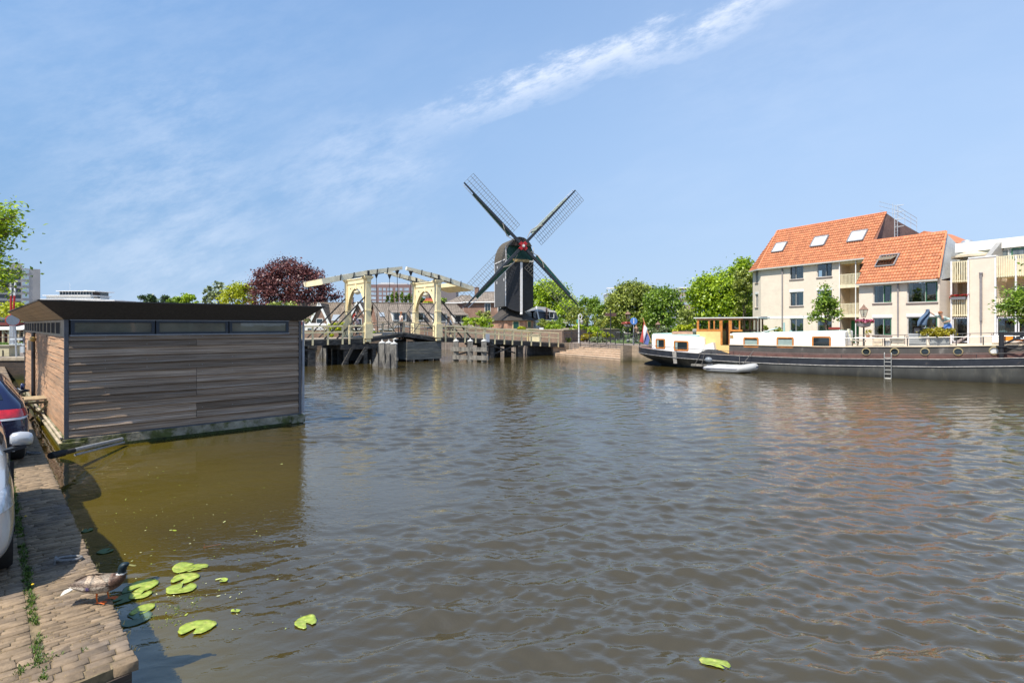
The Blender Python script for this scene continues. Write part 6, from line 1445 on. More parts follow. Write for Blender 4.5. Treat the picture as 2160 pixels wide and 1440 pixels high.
g = MB(AMx); g.tube([(6.8, rM, zrM), (mx1 - 1.1, rM, zrM)], .09, 8); g.tube([(mx1 - 1.07, rM, zrM), (mx1 + .05, yM - .25, zeM - .05)], .08, 8); g.build('ridge_tiles', TILEM, mb, smooth=True)
g = MB(AMx); g.box(mx0 - .05, mx1 + .05, yM - .42, yM - .30, zeM - .26, zeM - .13); g.build('gutter', mat('gutter_pale', (0, 0, 0)), mb)
vd_s, pl2_s = vd, pl2; skylight(1854, 1891, 536, 566, mb, o1, vM, 1.5, opened=True)
x = ax(1895.5, yM); g = MB(AMx); g.tube([(x, yM - .1, GZ), (x, yM - .1, zeM - .4), (x - .1, yM - .15, zeM - .15)], .06, 8); g.build('downpipe', PIPE, mb, smooth=True)
# further orange roofs peeping above
g = MB(AMx); q_ = lambda px, py: (ax(px, 9.), 9., az(px, py, 9.)); g.ext([q_(1925, 500), q_(1949, 487), q_(2009, 511), q_(2009, 530), q_(1925, 530)], (0, 5, 0)); tag(g.build('rear_roof', TILEM, loc=AMx @ Vector((12, 10, 9))), 'orange tiled rear roof peeping over the middle roof ridge', 'roof')
# ---- right block with balconies
rb = thing('apartment_block', AMx @ Vector((18, 3, GZ)), 'cream brick apartment block with slatted balconies and white set back top floor', 'apartment block')
yR = -.95
bx = [mx1 + .02, ax(2007, yR), ax(2044, yR), ax(2100, yR), ax(2143, yR), ax(2230, yR)]
zw1 = az(2070, 549, yR)
# recessed back wall, solid pier between the balconies
g = MB(AMx); g.box(bx[2], bx[3], yR, yR + 3.0, GZ - .3, zw1 + .2); g.build('pier_wall', AB, rb)
g = MB(AMx); g.box(bx[2] - .04, bx[3] + .04, yR - .04, yR + .3, zw1 + .2, zw1 + .3); g.build('pier_coping', WHITE, rb)
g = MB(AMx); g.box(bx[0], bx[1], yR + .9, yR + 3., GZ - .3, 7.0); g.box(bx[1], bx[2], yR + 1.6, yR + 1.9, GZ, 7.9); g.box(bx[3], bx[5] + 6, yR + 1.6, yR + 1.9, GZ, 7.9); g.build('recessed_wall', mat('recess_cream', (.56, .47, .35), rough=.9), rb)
CS = mat('cream_slats', (.7, .62, .42))
def balcony(xa, xb, zt, zb, solid_left=False, boxes=None):
    g = MB(AMx); g.box(xa, xb, yR - .02, yR + 1.6, zb - .14, zb); g.build('balcony_slab', CREAM, rb)
    g = MB(AMx); n = int((xb - xa) / .14); g.box(xa, xb, yR - .08, yR - .03, zt - .06, zt); g.box(xa, xb, yR - .08, yR - .03, zb - .05, zb + .02)
    for i in range(n): xx = xa + (xb - xa) * (i + .5) / n; g.box(xx - .038, xx + .038, yR - .115, yR - .081, zb - .12 - (.0), zt + .01)
    g.build('balcony_railing', CS, rb)
zA1, zA0 = az(2025, 551, yR), az(2025, 592, yR); zB1, zB0 = az(2025, 627, yR), az(2025, 664, yR)
balcony(bx[1] + .08, bx[2] - .05, zA1, zA0); balcony(bx[1] + .08, bx[2] - .05, zB1, zB0)
balcony(bx[3] + .08, bx[5] + 3, az(2120, 540, yR), az(2120, 581, yR)); balcony(bx[3] + .08, bx[5] + 3, az(2120, 629, yR), az(2120, 662, yR))
for (zt, zb) in ((zA1, zA0), (zB1, zB0)):    # solid angled cheeks left of the first balcony
    g = MB(AMx); g.ext([(bx[0] + .35, yR + .9, zb - .1), (bx[1], yR, zb - .1), (bx[1], yR, zt), (bx[0] + .35, yR + .9, zt)], (.08, .08, 0)); g.build('balcony_cheek', CS, rb)
WCOL = mat('white_column', (.72, .70, .70), rough=.5); g = MB(AMx)
for xx in (bx[1], bx[2] - .04, bx[3], bx[4]): g.box(xx, xx + .10, yR - .16, yR - .08, GZ, zA1 + .05)
g.build('balcony_column', WCOL, rb)
for (x0_, x1_, zb, zt, nm) in ((bx[1] + .5, bx[2] - .1, zB0 + .02, zB0 + 2.1, 0), (bx[3] + .3, bx[4] + 1., zB0 + .02, zB0 + 2.1, 0)):
    g = MB(AMx); g.box(x0_, x1_, yR + 1.54, yR + 1.59, zb, zt); fo = g.build('balcony_door', FRG, rb); g = MB(AMx); g.box(x0_ + .1, x1_ - .1, yR + 1.52, yR + 1.535, zb + .1, zt - .1); g.build('pane', GLASS, fo)
for (x0_, x1_) in ((bx[1] + .06, bx[2] - .06), (bx[3] + .06, bx[4]), (bx[4] + .12, bx[5])):   # tall ground floor windows
    g = MB(AMx); z0_, z1_ = 1.55, zB0 - .2
    for (a, b, c, d) in ((x0_, x1_, z0_, z0_ + .08), (x0_, x1_, z1_ - .08, z1_), (x0_, x0_ + .07, z0_, z1_), (x1_ - .07, x1_, z0_, z1_)): g.box(a, b, yR + .02, yR + .1, c, d)
    fo = g.build('window', WCOL, rb); g = MB(AMx); g.box(x0_ + .07, x1_ - .07, yR + .06, yR + .07, z0_ + .08, z1_ - .08); g.build('pane', CLEAR, fo)
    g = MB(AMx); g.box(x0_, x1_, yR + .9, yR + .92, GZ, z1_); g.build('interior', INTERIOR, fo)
    if x0_ > bx[3]:
        g = MB(AMx); n = int((x1_ - x0_) / .05); vs = []
        for i in range(n + 1): xx = x0_ + .1 + (x1_ - x0_ - .2) * i / n; yy = yR + .24 + .05 * math.sin(i * .9); zt_ = z0_ + 1.35 + .14 * abs(math.sin(i * .45)); vs += [(xx, yy, z0_ + .1), (xx, yy, zt_)]
        g.add(vs, [(2 * i, 2 * i + 1, 2 * i + 3, 2 * i + 2) for i in range(n)]); g.build('curtain', CURT, fo, fix=False)
g = MB(AMx); xb_ = bx[2]; g.ext([(xb_ - .9, yR - .25, GZ + .1), (xb_ + .1, yR - .05, 2.1), (xb_ + .1, yR - .05, 2.25), (xb_ - 1.0, yR - .25, GZ + .3)], (.0, .25, 0)); g.ext([(bx[3] - .25, yR - .05, 2.1), (bx[3] + .6, yR - .25, GZ + .2), (bx[3] + .6, yR - .25, GZ + .4), (bx[3] - .25, yR - .05, 2.25)], (0, .25, 0)); g.build('sloping_sill', mat('sill_grey_brown', (.30, .24, .22)), rb)
x = ax(2070.5, yR); g = MB(AMx); g.tube([(x, yR - .10, GZ), (x, yR - .10, 3.2)], .05, 8); g.tube([(x, yR - .10, 3.2), (x, yR - .10, az(2070, 578, yR))], .09, 8); g.lathe([(.13, az(2070, 578, yR)), (.13, az(2070, 578, yR) + .12)], (x, yR - .1, 0), 8); g.build('downpipe', PIPE, rb, smooth=True)
# set back white top floor
yT = yR + 2.0; zT0 = 7.5; zT1 = az(2040, 512, yT); zT2 = az(2160, 495, yT)
g = MB(AMx); g.box(mx1 - .2, bx[5] + 8, yT, yT + 5, 7.0, zT1 - .6); g.build('top_floor_wall', mat('pale_mint_wall', (.42, .50, .51), rough=.6), rb)
g = MB(AMx); g.box(mx1 - .3, bx[5] + 8, yT - .25, yT + 5.2, zT1 - .75, zT1); g.build('parapet', WHITE, rb)
g = MB(AMx); xq = ax(2085, yR + .6); g.ext([(xq, yR + .1, zw1 + .3), (xq, yT, zw1 + .3), (xq, yT, zT1 - .1)], (.35, 0, 0)); g.build('raking_wall', mat('raking_grey', (.30, .29, .27)), rb)
for (p0, p1, nm) in ((2100, 2130, 0), (2134, 2175, 1)):
    xa_, xb_ = ax(p0, yT), ax(p1, yT); g = MB(AMx); g.box(xa_, xb_, yT - .06, yT - .01, 7.55, zT1 - .85); fo = g.build('window', GREENF if nm else FRG, rb); g = MB(AMx); g.box(xa_ + .1, xb_ - .1, yT - .075, yT - .062, 7.6, zT1 - .95); g.build('pane', mat('curtained_glass', (.10, .12, .13), rough=.1, spec=.8, var=.6, vscale=1., stretch=(12, 12, .3)), fo)
g = MB(AMx); g.box(ax(2020, yT), ax(2052, yT), yT - .05, yT - .0, 7.5, 8.3); g.build('terrace_window', mat('pale_window', (.42, .44, .42), rough=.3), rb)
xv, zv = ax(2040, yT + 2), zT1; g = MB(AMx); g.lathe([(.32, zv), (.32, zv + .12), (.44, zv + .14), (.44, zv + .28), (.36, zv + .38), (.30, zv + .45), (0, zv + .48)], (xv, yT + 2, 0), 14); g.box(xv - 1.3, xv - .5, yT + 1.6, yT + 2.4, zv, zv + .12); g.build('roof_fan', STEEL, rb, smooth=30)
# parasols on the terrace
def parasol(px, py, y, r, label):
    x = ax(px, y); z = az(px, py, y); c = AMx @ Vector((x, y, 0)); t = thing('parasol', (c.x, c.y, 7.0), label, 'parasol', 'cream parasols on the roof terrace')
    g = MB(); g.tube([(c.x, c.y, 6.9), (c.x, c.y, z - .05)], .025, 6); g.build('pole', WHITE, t)
    g = MB(); n = 8; ring = [(c.x + r * math.cos(i * 2 * math.pi / n), c.y + r * math.sin(i * 2 * math.pi / n), z - .45) for i in range(n)]; low = [(p[0], p[1], z - .62) for p in ring]
    g.add([(c.x, c.y, z)] + ring + low, [(0, 1 + i, 1 + (i + 1) % n) for i in range(n)] + [(1 + i, 9 + i, 9 + (i + 1) % n, 1 + (i + 1) % n) for i in range(n)]); g.build('canopy', mat('parasol_cream', (.56, .47, .33), rough=.8), t, fix=False)
parasol(2051, 527, yR + 1.2, 1.35, 'wide cream parasol above the upper left balcony'); parasol(2083, 541, yR + 1.3, 1.0, 'low pale parasol behind the cream brick pier')
# flower boxes
GER = leafmat('red_geranium', (.45, .02, .03), (.6, .08, .07), trans=.2); LFG = leafmat('balcony_leaf', (.05, .10, .02), (.12, .18, .04))
def flowerbox(p0, p1, y, z, label, fl=GER):
    a, b = AMx @ Vector((p0, y, z)), AMx @ Vector((p1, y, z)); t = thing('flower_box', (a + b) / 2, label, 'flower box', 'balcony flower boxes')
    g = MB(AMx); g.box(p0, p1, y - .22, y - .02, z - .2, z); g.build('box', mat('planter_grey', (.16, .16, .17), rough=.6), t)
    pts = [a.lerp(b, random.random()) + Vector((random.uniform(-.08, .08), random.uniform(-.12, .02), 0)) for _ in range(40)]
    for nm, mt, hh in (('leaves', LFG, (.04, .16)), ('blossom', fl, (.10, .24))):
        o = tufts(nm, pts, mt, hh[0], hh[1], blades=7, w=.05, spread=.12, leaf=True); o.parent = t; o.location = -WL[t.name]
flowerbox(bx[1] + .1, bx[2] - .1, yR - .13, zB1 + .02, 'long box of red geraniums on the balcony rail'); flowerbox(bx[0] + .5, bx[1] - .15, yR + .35, zB1 - .1, 'short box of red geraniums on the angled balcony cheek')
flowerbox(bx[4] + .6, bx[5] + .3, yR - .13, az(2150, 629, yR), 'box of pink flowers on the rightmost balcony rail')
# ------------------------------------------------------------------ trees and shrubs
BARK = mat('bark', (.10, .08, .06), rough=.9, var=.35, vscale=4., stretch=(3, 3, .6), bump=.02, bscale=6.)
G_BRIGHT = leafmat('leaf_bright', (.20, .33, .012), (.42, .53, .025)); G_MID = leafmat('leaf_mid', (.12, .225, .02), (.27, .38, .04)); G_DARK = leafmat('leaf_dark', (.065, .13, .022), (.14, .21, .04))
G_YEL = leafmat('leaf_yellow', (.30, .36, .012), (.50, .52, .02)); G_OLIVE = leafmat('leaf_olive', (.17, .23, .03), (.37, .41, .08)); G_COP = leafmat('leaf_copper', (.075, .022, .026), (.20, .075, .065), trans=.25); G_CONE = leafmat('leaf_conifer', (.04, .08, .03), (.08, .13, .045), trans=.1)
G_SILV = leafmat('leaf_silver', (.15, .20, .09), (.30, .35, .17)); G_GOLD = leafmat('leaf_gold', (.28, .24, .01), (.42, .36, .02))
def crown_pts(r, lobes, nclump, per, rc, surf=.62, flat=.75):
    vols = np.array([l[3] * l[4] * l[5] for l in lobes]) ** .66; vols /= vols.sum(); C = []; Nn = []
    for li, l in enumerate(lobes):
        n = max(3, int(nclump * vols[li])); d = r.normal(size=(n, 3)); d /= np.linalg.norm(d, axis=1)[:, None]; d[:, 2] = np.where(d[:, 2] < -.55, -d[:, 2], d[:, 2])
        rad = surf + (1 - surf) * r.random(n) ** .7; rad *= 1 + .16 * np.sin(d[:, 0] * 5 + l[0] + li) * np.cos(d[:, 2] * 6 + d[:, 1] * 4)
        C.append(np.array(l[:3]) + d * np.array(l[3:6]) * rad[:, None]); Nn.append(d)
    C = np.concatenate(C); Nn = np.concatenate(Nn); K = len(C)
    size = rc * (.6 + .8 * r.random(K))
    P_ = np.repeat(C, per, 0) + r.normal(size=(K * per, 3)) * np.repeat(size, per)[:, None] * np.array([.55, .55, .55 * flat])
    return P_, np.repeat(Nn, per, 0), C
def leaves(name, P_, Nn, r, s, mat_, parent, jitter=.9, asp=.62):
    n = len(P_); nr = Nn + r.normal(size=(n, 3)) * jitter; nr[:, 2] += .25; nr /= np.linalg.norm(nr, axis=1)[:, None]
    t = np.cross(nr, r.normal(size=(n, 3))); t /= np.linalg.norm(t, axis=1)[:, None]; b = np.cross(nr, t)
    sz = (s * (.6 + .8 * r.random(n)))[:, None]; V = np.empty((n, 4, 3))
    V[:, 0] = P_ - t * sz; V[:, 1] = P_ + b * sz * asp + nr * sz * .15; V[:, 2] = P_ + t * sz; V[:, 3] = P_ - b * sz * asp + nr * sz * .15
    return np_mesh(name, V.reshape(-1, 3), np.arange(4 * n).reshape(n, 4), mat_, parent)
def tree(name, base, lobes, label, cat='tree', group=None, m=None, leaf=.16, nclump=90, per=40, rc=.6, trunk=.22, seed=1, surf=.62, limbs=6, bark=None, crown='crown', mat2=None):
    """lobes are in world coordinates (cx, cy, cz, rx, ry, rz)"""
    r = np.random.default_rng(seed); t = thing(name, base, label, cat, group)
    P_, Nn, C = crown_pts(r, lobes, nclump, per, rc, surf)
    if mat2 is not None:
        k = r.random(len(P_)) < .25; leaves(crown, P_[~k], Nn[~k], r, leaf, m, t); leaves('blossom', P_[k], Nn[k], r, leaf * .8, mat2, t)
    else: leaves(crown, P_, Nn, r, leaf, m or G_MID, t)
    base = Vector(base); l0 = max(lobes, key=lambda l: l[3] * l[5]); top = Vector((l0[0], l0[1], l0[2] + l0[5] * .3))
    g = MB(); mid = base.lerp(top, .5) + Vector((r.normal() * .08, 0, 0)) * (top - base).length * .3
    g.tube([base - Vector((0, 0, .15)), base + Vector((0, 0, .3)), mid, top], [trunk * 1.35, trunk, trunk * .6, trunk * .15], 8)
    for i in range(limbs):
        c = Vector(C[r.integers(len(C))]); f = .35 + .35 * r.random(); a = base.lerp(top, f); k = a.lerp(c, .5) + Vector((0, 0, -.1 * (c - a).length)); g.tube([a, k, c], [trunk * .34, trunk * .2, trunk * .05], 5)
    g.build('trunk', bark or BARK, t, smooth=True); return t
def TR(px, py_top, py_bot, wpx, Y, gz, label, m, seed, leaf=None, per=42, n=None, name='tree', group='trees beyond the canal', lobes=None, depth=.8, **kw):
    k = Y / F; zt = CZ + (HZ - py_top) * k; zb = CZ + (HZ - py_bot) * k; cx = (px - CX) * k; rx = wpx / 2 * k; rz = (zt - zb) / 2; cz = (zt + zb) / 2; r = np.random.default_rng(seed)
    L_ = [(cx, Y, cz, rx * .95, rx * depth * .95, rz * .98)]
    for i in range(7 if lobes is None else lobes):
        a = r.random() * 6.28; e = r.random() * 1.5 - .45
        L_.append((cx + rx * .68 * math.cos(a) * math.cos(e), Y + rx * depth * .5 * math.sin(a), cz + rz * .66 * math.sin(e) + rz * .05, rx * (.30 + .18 * r.random()), rx * .4, rz * (.30 + .16 * r.random())))
    leaf = leaf or max(.10, 2.3 * k); area = rx * rz * 4
    n = n or int(min(460, max(34, area / (.55 * (leaf / .16) ** 2) * 1.7)))
    return tree(name, (cx, Y, gz), L_, label, m=m, leaf=leaf, nclump=n, per=per, rc=max(.12, min(rx, rz) * .26), seed=seed, group=group, trunk=max(.06, rx * .09), **kw)
# far left, behind the boathouse
TR(14, 636, 690, 86, 62, 1.15, 'yellow green willow like tree behind the red brown house', G_YEL, 11, group='trees behind the boathouse')
TR(312, 622, 660, 42, 120, 1.15, 'dark conifer cluster above the boathouse roof, left of the others', G_CONE, 12, group='trees behind the boathouse')
TR(350, 625, 660, 26, 118, 1.15, 'small dark conifer above the boathouse roof', G_CONE, 13, group='trees behind the boathouse')
TR(374, 626, 662, 36, 112, 1.15, 'low mid green tree next to the small dark conifer', G_MID, 14, group='trees behind the boathouse')
TR(400, 622, 662, 34, 108, 1.15, 'round bright green tree top above the boathouse roof', G_BRIGHT, 15, group='trees behind the boathouse')
TR(438, 600, 665, 22, 105, 1.15, 'slender loose silvery tree left of the yellow tree', G_SILV, 16, per=24, group='trees behind the boathouse')
TR(458, 594, 665, 36, 103, 1.15, 'taller loose silvery tree touching the yellow tree', G_SILV, 17, per=26, group='trees behind the boathouse')
TR(503, 597, 665, 74, 98, 1.15, 'yellow green tree beside the copper beech', G_YEL, 18, group='trees behind the boathouse')
# copper beech
k = 88 / F
def W(px, py, Y=88): p = P(px, py, Y); return p
def lob(px, py, wx, wz, Y=88): p = P(px, py, Y); return (p.x, p.y, p.z, wx / 2 * Y / F, wx / 2 * Y / F * .8, wz / 2 * Y / F)
tree('copper_beech', (P(612, 700, 88).x, 88, 1.15), [lob(612, 600, 140, 96), lob(575, 612, 90, 80), lob(655, 612, 70, 60), lob(600, 572, 70, 46), lob(640, 580, 60, 40), lob(556, 622, 60, 60), lob(690, 622, 44, 36), lob(672, 642, 60, 44), lob(610, 648, 150, 50)], 'large dark red copper beech behind the houses and the left bridge portal', m=G_COP, leaf=.17, nclump=330, per=55, rc=.95, trunk=.5, seed=21, limbs=12)
TR(628, 640, 700, 60, 58, 1.15, 'olive flowering shrub beside the boathouse roof tip', G_OLIVE, 22, group='shrubs among the cottages', name='shrub')
TR(590, 636, 690, 50, 64, 1.15, 'olive shrub partly hidden by the boathouse roof', G_OLIVE, 23, group='shrubs among the cottages', name='shrub')
TR(716, 678, 715, 52, 70, 1.15, 'bright yellow green bush below the left cottage roofs', G_YEL, 24, group='shrubs among the cottages', name='shrub')
TR(790, 700, 722, 40, 67.5, 1.15, 'low green bush behind the bridge leaf', G_BRIGHT, 241, group='shrubs among the cottages', name='shrub')
for i, (px, t_) in enumerate(((817, 623), (827, 617), (837, 616), (848, 616), (856, 624), (863, 618), (872, 617))):
    TR(px, t_, 645, 6.4, 150, 1.15, ['short leftmost', 'second from the left', 'third from the left', 'middle tall', 'short dark fifth', 'sixth', 'rightmost'][i] + ' columnar poplar of the row before the office block', G_MID if i not in (0, 4) else G_DARK, 30 + i, name='poplar', group='row of poplars before the office block', lobes=2, leaf=.17, n=46, per=50)
TR(884, 624, 660, 26, 120, 1.15, 'dark tree seen through the right portal arch', G_DARK, 38)
TR(905, 636, 655, 22, 92, 1.15, 'small yellow green tree by the red roof', G_YEL, 39)
TR(930, 630, 655, 26, 110, 1.15, 'small dark green tree left of the brick houses', G_MID, 40)
TR(1004, 668, 700, 66, 68, 2.3, 'bright green bush between the right portal and the windmill base', G_BRIGHT, 41, name='shrub', group='shrubs on the bastion')
TR(1020, 655, 690, 44, 70, 2.3, 'thin olive bush left of the windmill base', G_OLIVE, 42, name='shrub', group='shrubs on the bastion', per=20)
# behind and right of the mill
tree('tree', (P(1150, 700, 100).x, 100, 1.15), [lob(1150, 640, 100, 84, 100), lob(1118, 650, 70, 70, 100), lob(1150, 612, 66, 34, 100), lob(1175, 622, 50, 40, 100), lob(1188, 650, 54, 60, 100)], 'big bright green tree right behind the windmill', m=G_BRIGHT, leaf=.21, nclump=230, per=46, rc=1.0, trunk=.4, seed=50, group='trees beyond the canal')
TR(1198, 628, 700, 56, 92, 1.15, 'bright green tree right of the one behind the windmill', G_BRIGHT, 51)
TR(1222, 648, 700, 54, 74, 1.15, 'dense clipped ivy covered tree near the lower right sail', G_OLIVE, 52, mat2=G_DARK)
TR(1238, 626, 700, 56, 90, 1.15, 'mid green tree behind the clipped ivy tree', G_MID, 53)
TR(1272, 640, 712, 50, 80, 1.15, 'mid green tree behind the clipped topiary column', G_MID, 54)
TR(1264, 668, 722, 26, 66, 1.15, 'clipped golden green topiary column in the park', G_OLIVE, 55, name='topiary', group=None, lobes=0, depth=1., leaf=.10, mat2=G_GOLD)
tree('tree', (P(1335, 700, 78).x, 78, 1.15), [lob(1335, 660, 90, 110, 78), lob(1308, 660, 60, 80, 78), lob(1330, 620, 54, 42, 78), lob(1352, 622, 44, 40, 78), lob(1368, 655, 56, 80, 78)], 'tall olive green tree behind the street lamp with flower basket', m=G_OLIVE, leaf=.17, nclump=400, per=46, rc=.8, trunk=.35, seed=56, group='trees beyond the canal')
TR(1400, 610, 712, 84, 72, 1.15, 'dark green tree behind the stern flag', G_MID, 57, n=200)
TR(1380, 605, 690, 60, 82, 1.15, 'mid green tree top between the olive and the dark green tree', G_MID, 58)
TR(1446, 650, 712, 52, 66, 1.15, 'small airy tree in front of the wheelhouse trees', G_OLIVE, 59, per=26)
tree('tree', (P(1530, 700, 74).x, 74, 1.15), [lob(1525, 640, 130, 120, 74), lob(1490, 622, 70, 70, 74), lob(1560, 600, 70, 90, 74), lob(1575, 580, 50, 60, 74), lob(1500, 660, 90, 70, 74), lob(1545, 660, 90, 80, 74)], 'big bright green tree beside the cream apartment block', m=G_BRIGHT, leaf=.17, nclump=460, per=48, rc=.85, trunk=.4, seed=60, group='trees beyond the canal', limbs=12)
TR(1572, 572, 690, 52, 70, 1.15, 'olive tree touching the corner of the apartment block', G_OLIVE, 61)
# park shrubs
for i, (px, pt, pb, w_, Y, m, lb) in enumerate([(1152, 676, 704, 46, 66, G_OLIVE, 'rounded shrub right of the windmill base with reddish tips'), (1178, 672, 700, 38, 68, G_MID, 'green shrub below the white balustrade'), (1168, 683, 700, 50, 64.5, G_BRIGHT, 'low bright hedge below the white balustrade'),
        (1154, 692, 724, 24, 60.5, G_MID, 'small green shrub behind the notice board'), (1100, 690, 702, 15, 60.8, G_YEL, 'small golden bush on the bastion wall'), (1218, 684, 712, 40, 62, G_BRIGHT, 'bright green shrub left of the white lamp post'), (1248, 690, 722, 50, 62, G_BRIGHT, 'leafy green shrub under the topiary column'),
        (1190, 712, 726, 30, 56.5, G_OLIVE, 'low grey green plants by the bridge end'), (1238, 706, 722, 30, 57.5, G_GOLD, 'golden yellow shrub nearest the white lamp post'), (1268, 700, 716, 52, 60, G_YEL, 'wide yellow green shrub in the flower bed'), (1262, 712, 724, 40, 56, G_SILV, 'grey leaved plants behind the railing'),
        (1300, 695, 722, 46, 68, G_DARK, 'dark shrub behind the finger post'), (1360, 690, 722, 50, 64, G_DARK, 'dark hedge behind the bicycles'), (1395, 688, 712, 34, 60, G_SILV, 'pale green shrub behind the stern of the barge'), (1448, 686, 708, 60, 58, G_YEL, 'yellow green hedge behind the aft cabin'), (1425, 690, 712, 34, 60, G_MID, 'green shrub between two pale shrubs behind the aft cabin')]):
    TR(px, pt, pb, w_, Y, 1.15, lb, m, 70 + i, name='shrub', group='park shrubs beyond the steps', leaf=.11, lobes=4, limbs=3, crown='foliage')
for i, (px, w_, Y, pt, m, lb) in enumerate([(1205, 80, 104, 668, G_MID, 'far leafy hedge behind the mansard house'), (1290, 100, 100, 664, G_DARK, 'far dark hedge at the back of the park'), (1380, 110, 96, 668, G_MID, 'far leafy hedge behind the bicycles'), (1470, 120, 92, 664, G_DARK, 'far dark hedge behind the wheelhouse'), (1560, 90, 86, 668, G_MID, 'far leafy hedge at the apartment corner')]):
    TR(px, pt, 716, w_, Y, 1.15, lb, m, 120 + i, name='hedge', group='hedges at the back of the park', lobes=6, limbs=2, crown='foliage')
g = MB(); g.face((10, 54, 1.158), (16, 50, 1.158), (40, 60, 1.158), (45, 110, 1.158), (10, 110, 1.158)); tag(g.build('park_lawn', GRASSM), kind='structure')
g = MB(); g.face((-29, 67, 1.158), (-7, 67, 1.158), (-7, 81, 1.158), (-40, 81, 1.158)); tag(g.build('cottage_garden', GRASSM), kind='structure')
# street tree before the apartments
tree('street_tree', (P(1741, 700, 47).x, 47, 1.15), [lob(1741, 655, 62, 66, 47), lob(1722, 668, 30, 36, 47), lob(1760, 664, 30, 34, 47), lob(1741, 618, 20, 36, 47), lob(1738, 635, 36, 40, 47), lob(1755, 645, 26, 30, 47)], 'young street tree in front of the left apartment block', m=G_MID, leaf=.095, nclump=110, per=26, rc=.34, trunk=.07, seed=91, limbs=14, surf=.3)
def branchy(name, base, tips, label, m, leaf, seed, per=60, rc=.4, trunk=.12, cat='tree', nsub=3):
    r = np.random.default_rng(seed); t = thing(name, base, label, cat); g = MB(); base = Vector(base); top = Vector(tips[0][:3]); fork = base.lerp(top, .55); fork.x = base.x; fork.y = base.y
    g.tube([base - Vector((0, 0, .2)), base + Vector((0, 0, .5)), fork, fork + (fork - base) * .5], [trunk * 1.3, trunk, trunk * .75, trunk * .4], 8); PP = []; NN = []
    for tp in tips:
        c = Vector(tp[:3]); rad = tp[3]; k_ = fork.lerp(c, .5) + Vector((0, 0, .25 * (c - fork).length * .4)); g.tube([fork, k_, c], [trunk * .35, trunk * .2, trunk * .05], 5)
        for j in range(nsub):
            d = Vector(r.normal(size=3)); d.normalize(); d.z *= .5; e = c + d * rad; g.tube([k_.lerp(c, .6), k_.lerp(e, .8), e], [trunk * .12, trunk * .08, trunk * .02], 4)
            n = int(per * rad / .5); u = r.random((n, 1)); base_ = np.array(k_.lerp(c, .6)) * (1 - u) + np.array(e) * u
            PP.append(base_ + r.normal(size=(n, 3)) * rc * np.array([.5, .5, .4]) * (.5 + .6 * u)); NN.append(np.tile([0, 0, .6], (n, 1)))
    leaves('crown', np.concatenate(PP), np.concatenate(NN), r, leaf, m, t, jitter=.6, asp=.5); g.build('trunk', BARK, t, smooth=True); return t
tp = lambda px, py, Y, r_: (*P(px, py, Y), r_)
branchy('quayside_tree', (-19.2, 17.6, .7), [tp(-24, 455, 16, .8), tp(8, 436, 15.5, .4), tp(36, 456, 15.2, .3), tp(28, 480, 15.6, .28), tp(2, 470, 16, .5), tp(-20, 530, 16.5, 1.0), tp(12, 535, 16, .55), tp(18, 570, 15.8, .45), tp(-5, 590, 16, .6), tp(26, 602, 15.6, .3), tp(-60, 480, 17, 1.3), tp(-60, 560, 17, 1.3), tp(-80, 420, 17.5, 1.2)],
    'leafy green tree branches reaching in at the left edge', G_BRIGHT, .062, 92, per=110, rc=.34, trunk=.2, nsub=4)
branchy('quayside_tree', (P(2235, 700, 34).x, 34, 1.15), [tp(2125, 628, 33, .8), tp(2150, 612, 33.4, .8), tp(2108, 645, 32.8, .5), tp(2140, 655, 33, .7), tp(2158, 672, 33, .5), tp(2165, 640, 33.4, .9), tp(2190, 600, 34, 1.2), tp(2200, 650, 34, 1.3), tp(2230, 560, 34, 1.5)],
    'green tree branches hanging in front of the rightmost balconies', G_MID, .10, 93, per=70, rc=.5, trunk=.2, nsub=4)

# ------------------------------------------------------------------ town behind
def bmx(px, Y, rot=0., z=0.): p = P(px, 685, Y); return Matrix.Translation((p.x, p.y, z)) @ Matrix.Rotation(rot, 4, 'Z')
BTILE = lambda nm, c: brick(nm, (1, 0, 0), c, tuple(x * .75 for x in c), tuple(x * .45 for x in c), bw=.26, bh=.22, ms=.02, bump=.03, offset=0., bias=-.2)
RT1 = BTILE('brown_tile', (.24, .19, .145)); RT2 = BTILE('grey_brown_tile', (.26, .215, .175)); RED_B = brick('red_brick', (1, 0, 0), (.29, .165, .12), (.24, .13, .095), (.30, .24, .2), bw=.22, bh=.08)
def hwin(M, x, y, z, w, h, parent, m=WHITE, n=2):
    g = MB(M); g.box(x - w / 2, x + w / 2, y - .06, y + .05, z, z + h); fo = g.build('window', m, parent)
    g = MB(M); pw = (w - .1) / n
    for i in range(n): g.box(x - w / 2 + .07 + i * pw, x - w / 2 + .03 + (i + 1) * pw, y - .075, y - .061, z + .08, z + h - .08)
    g.build('pane', GLASS, fo); return fo
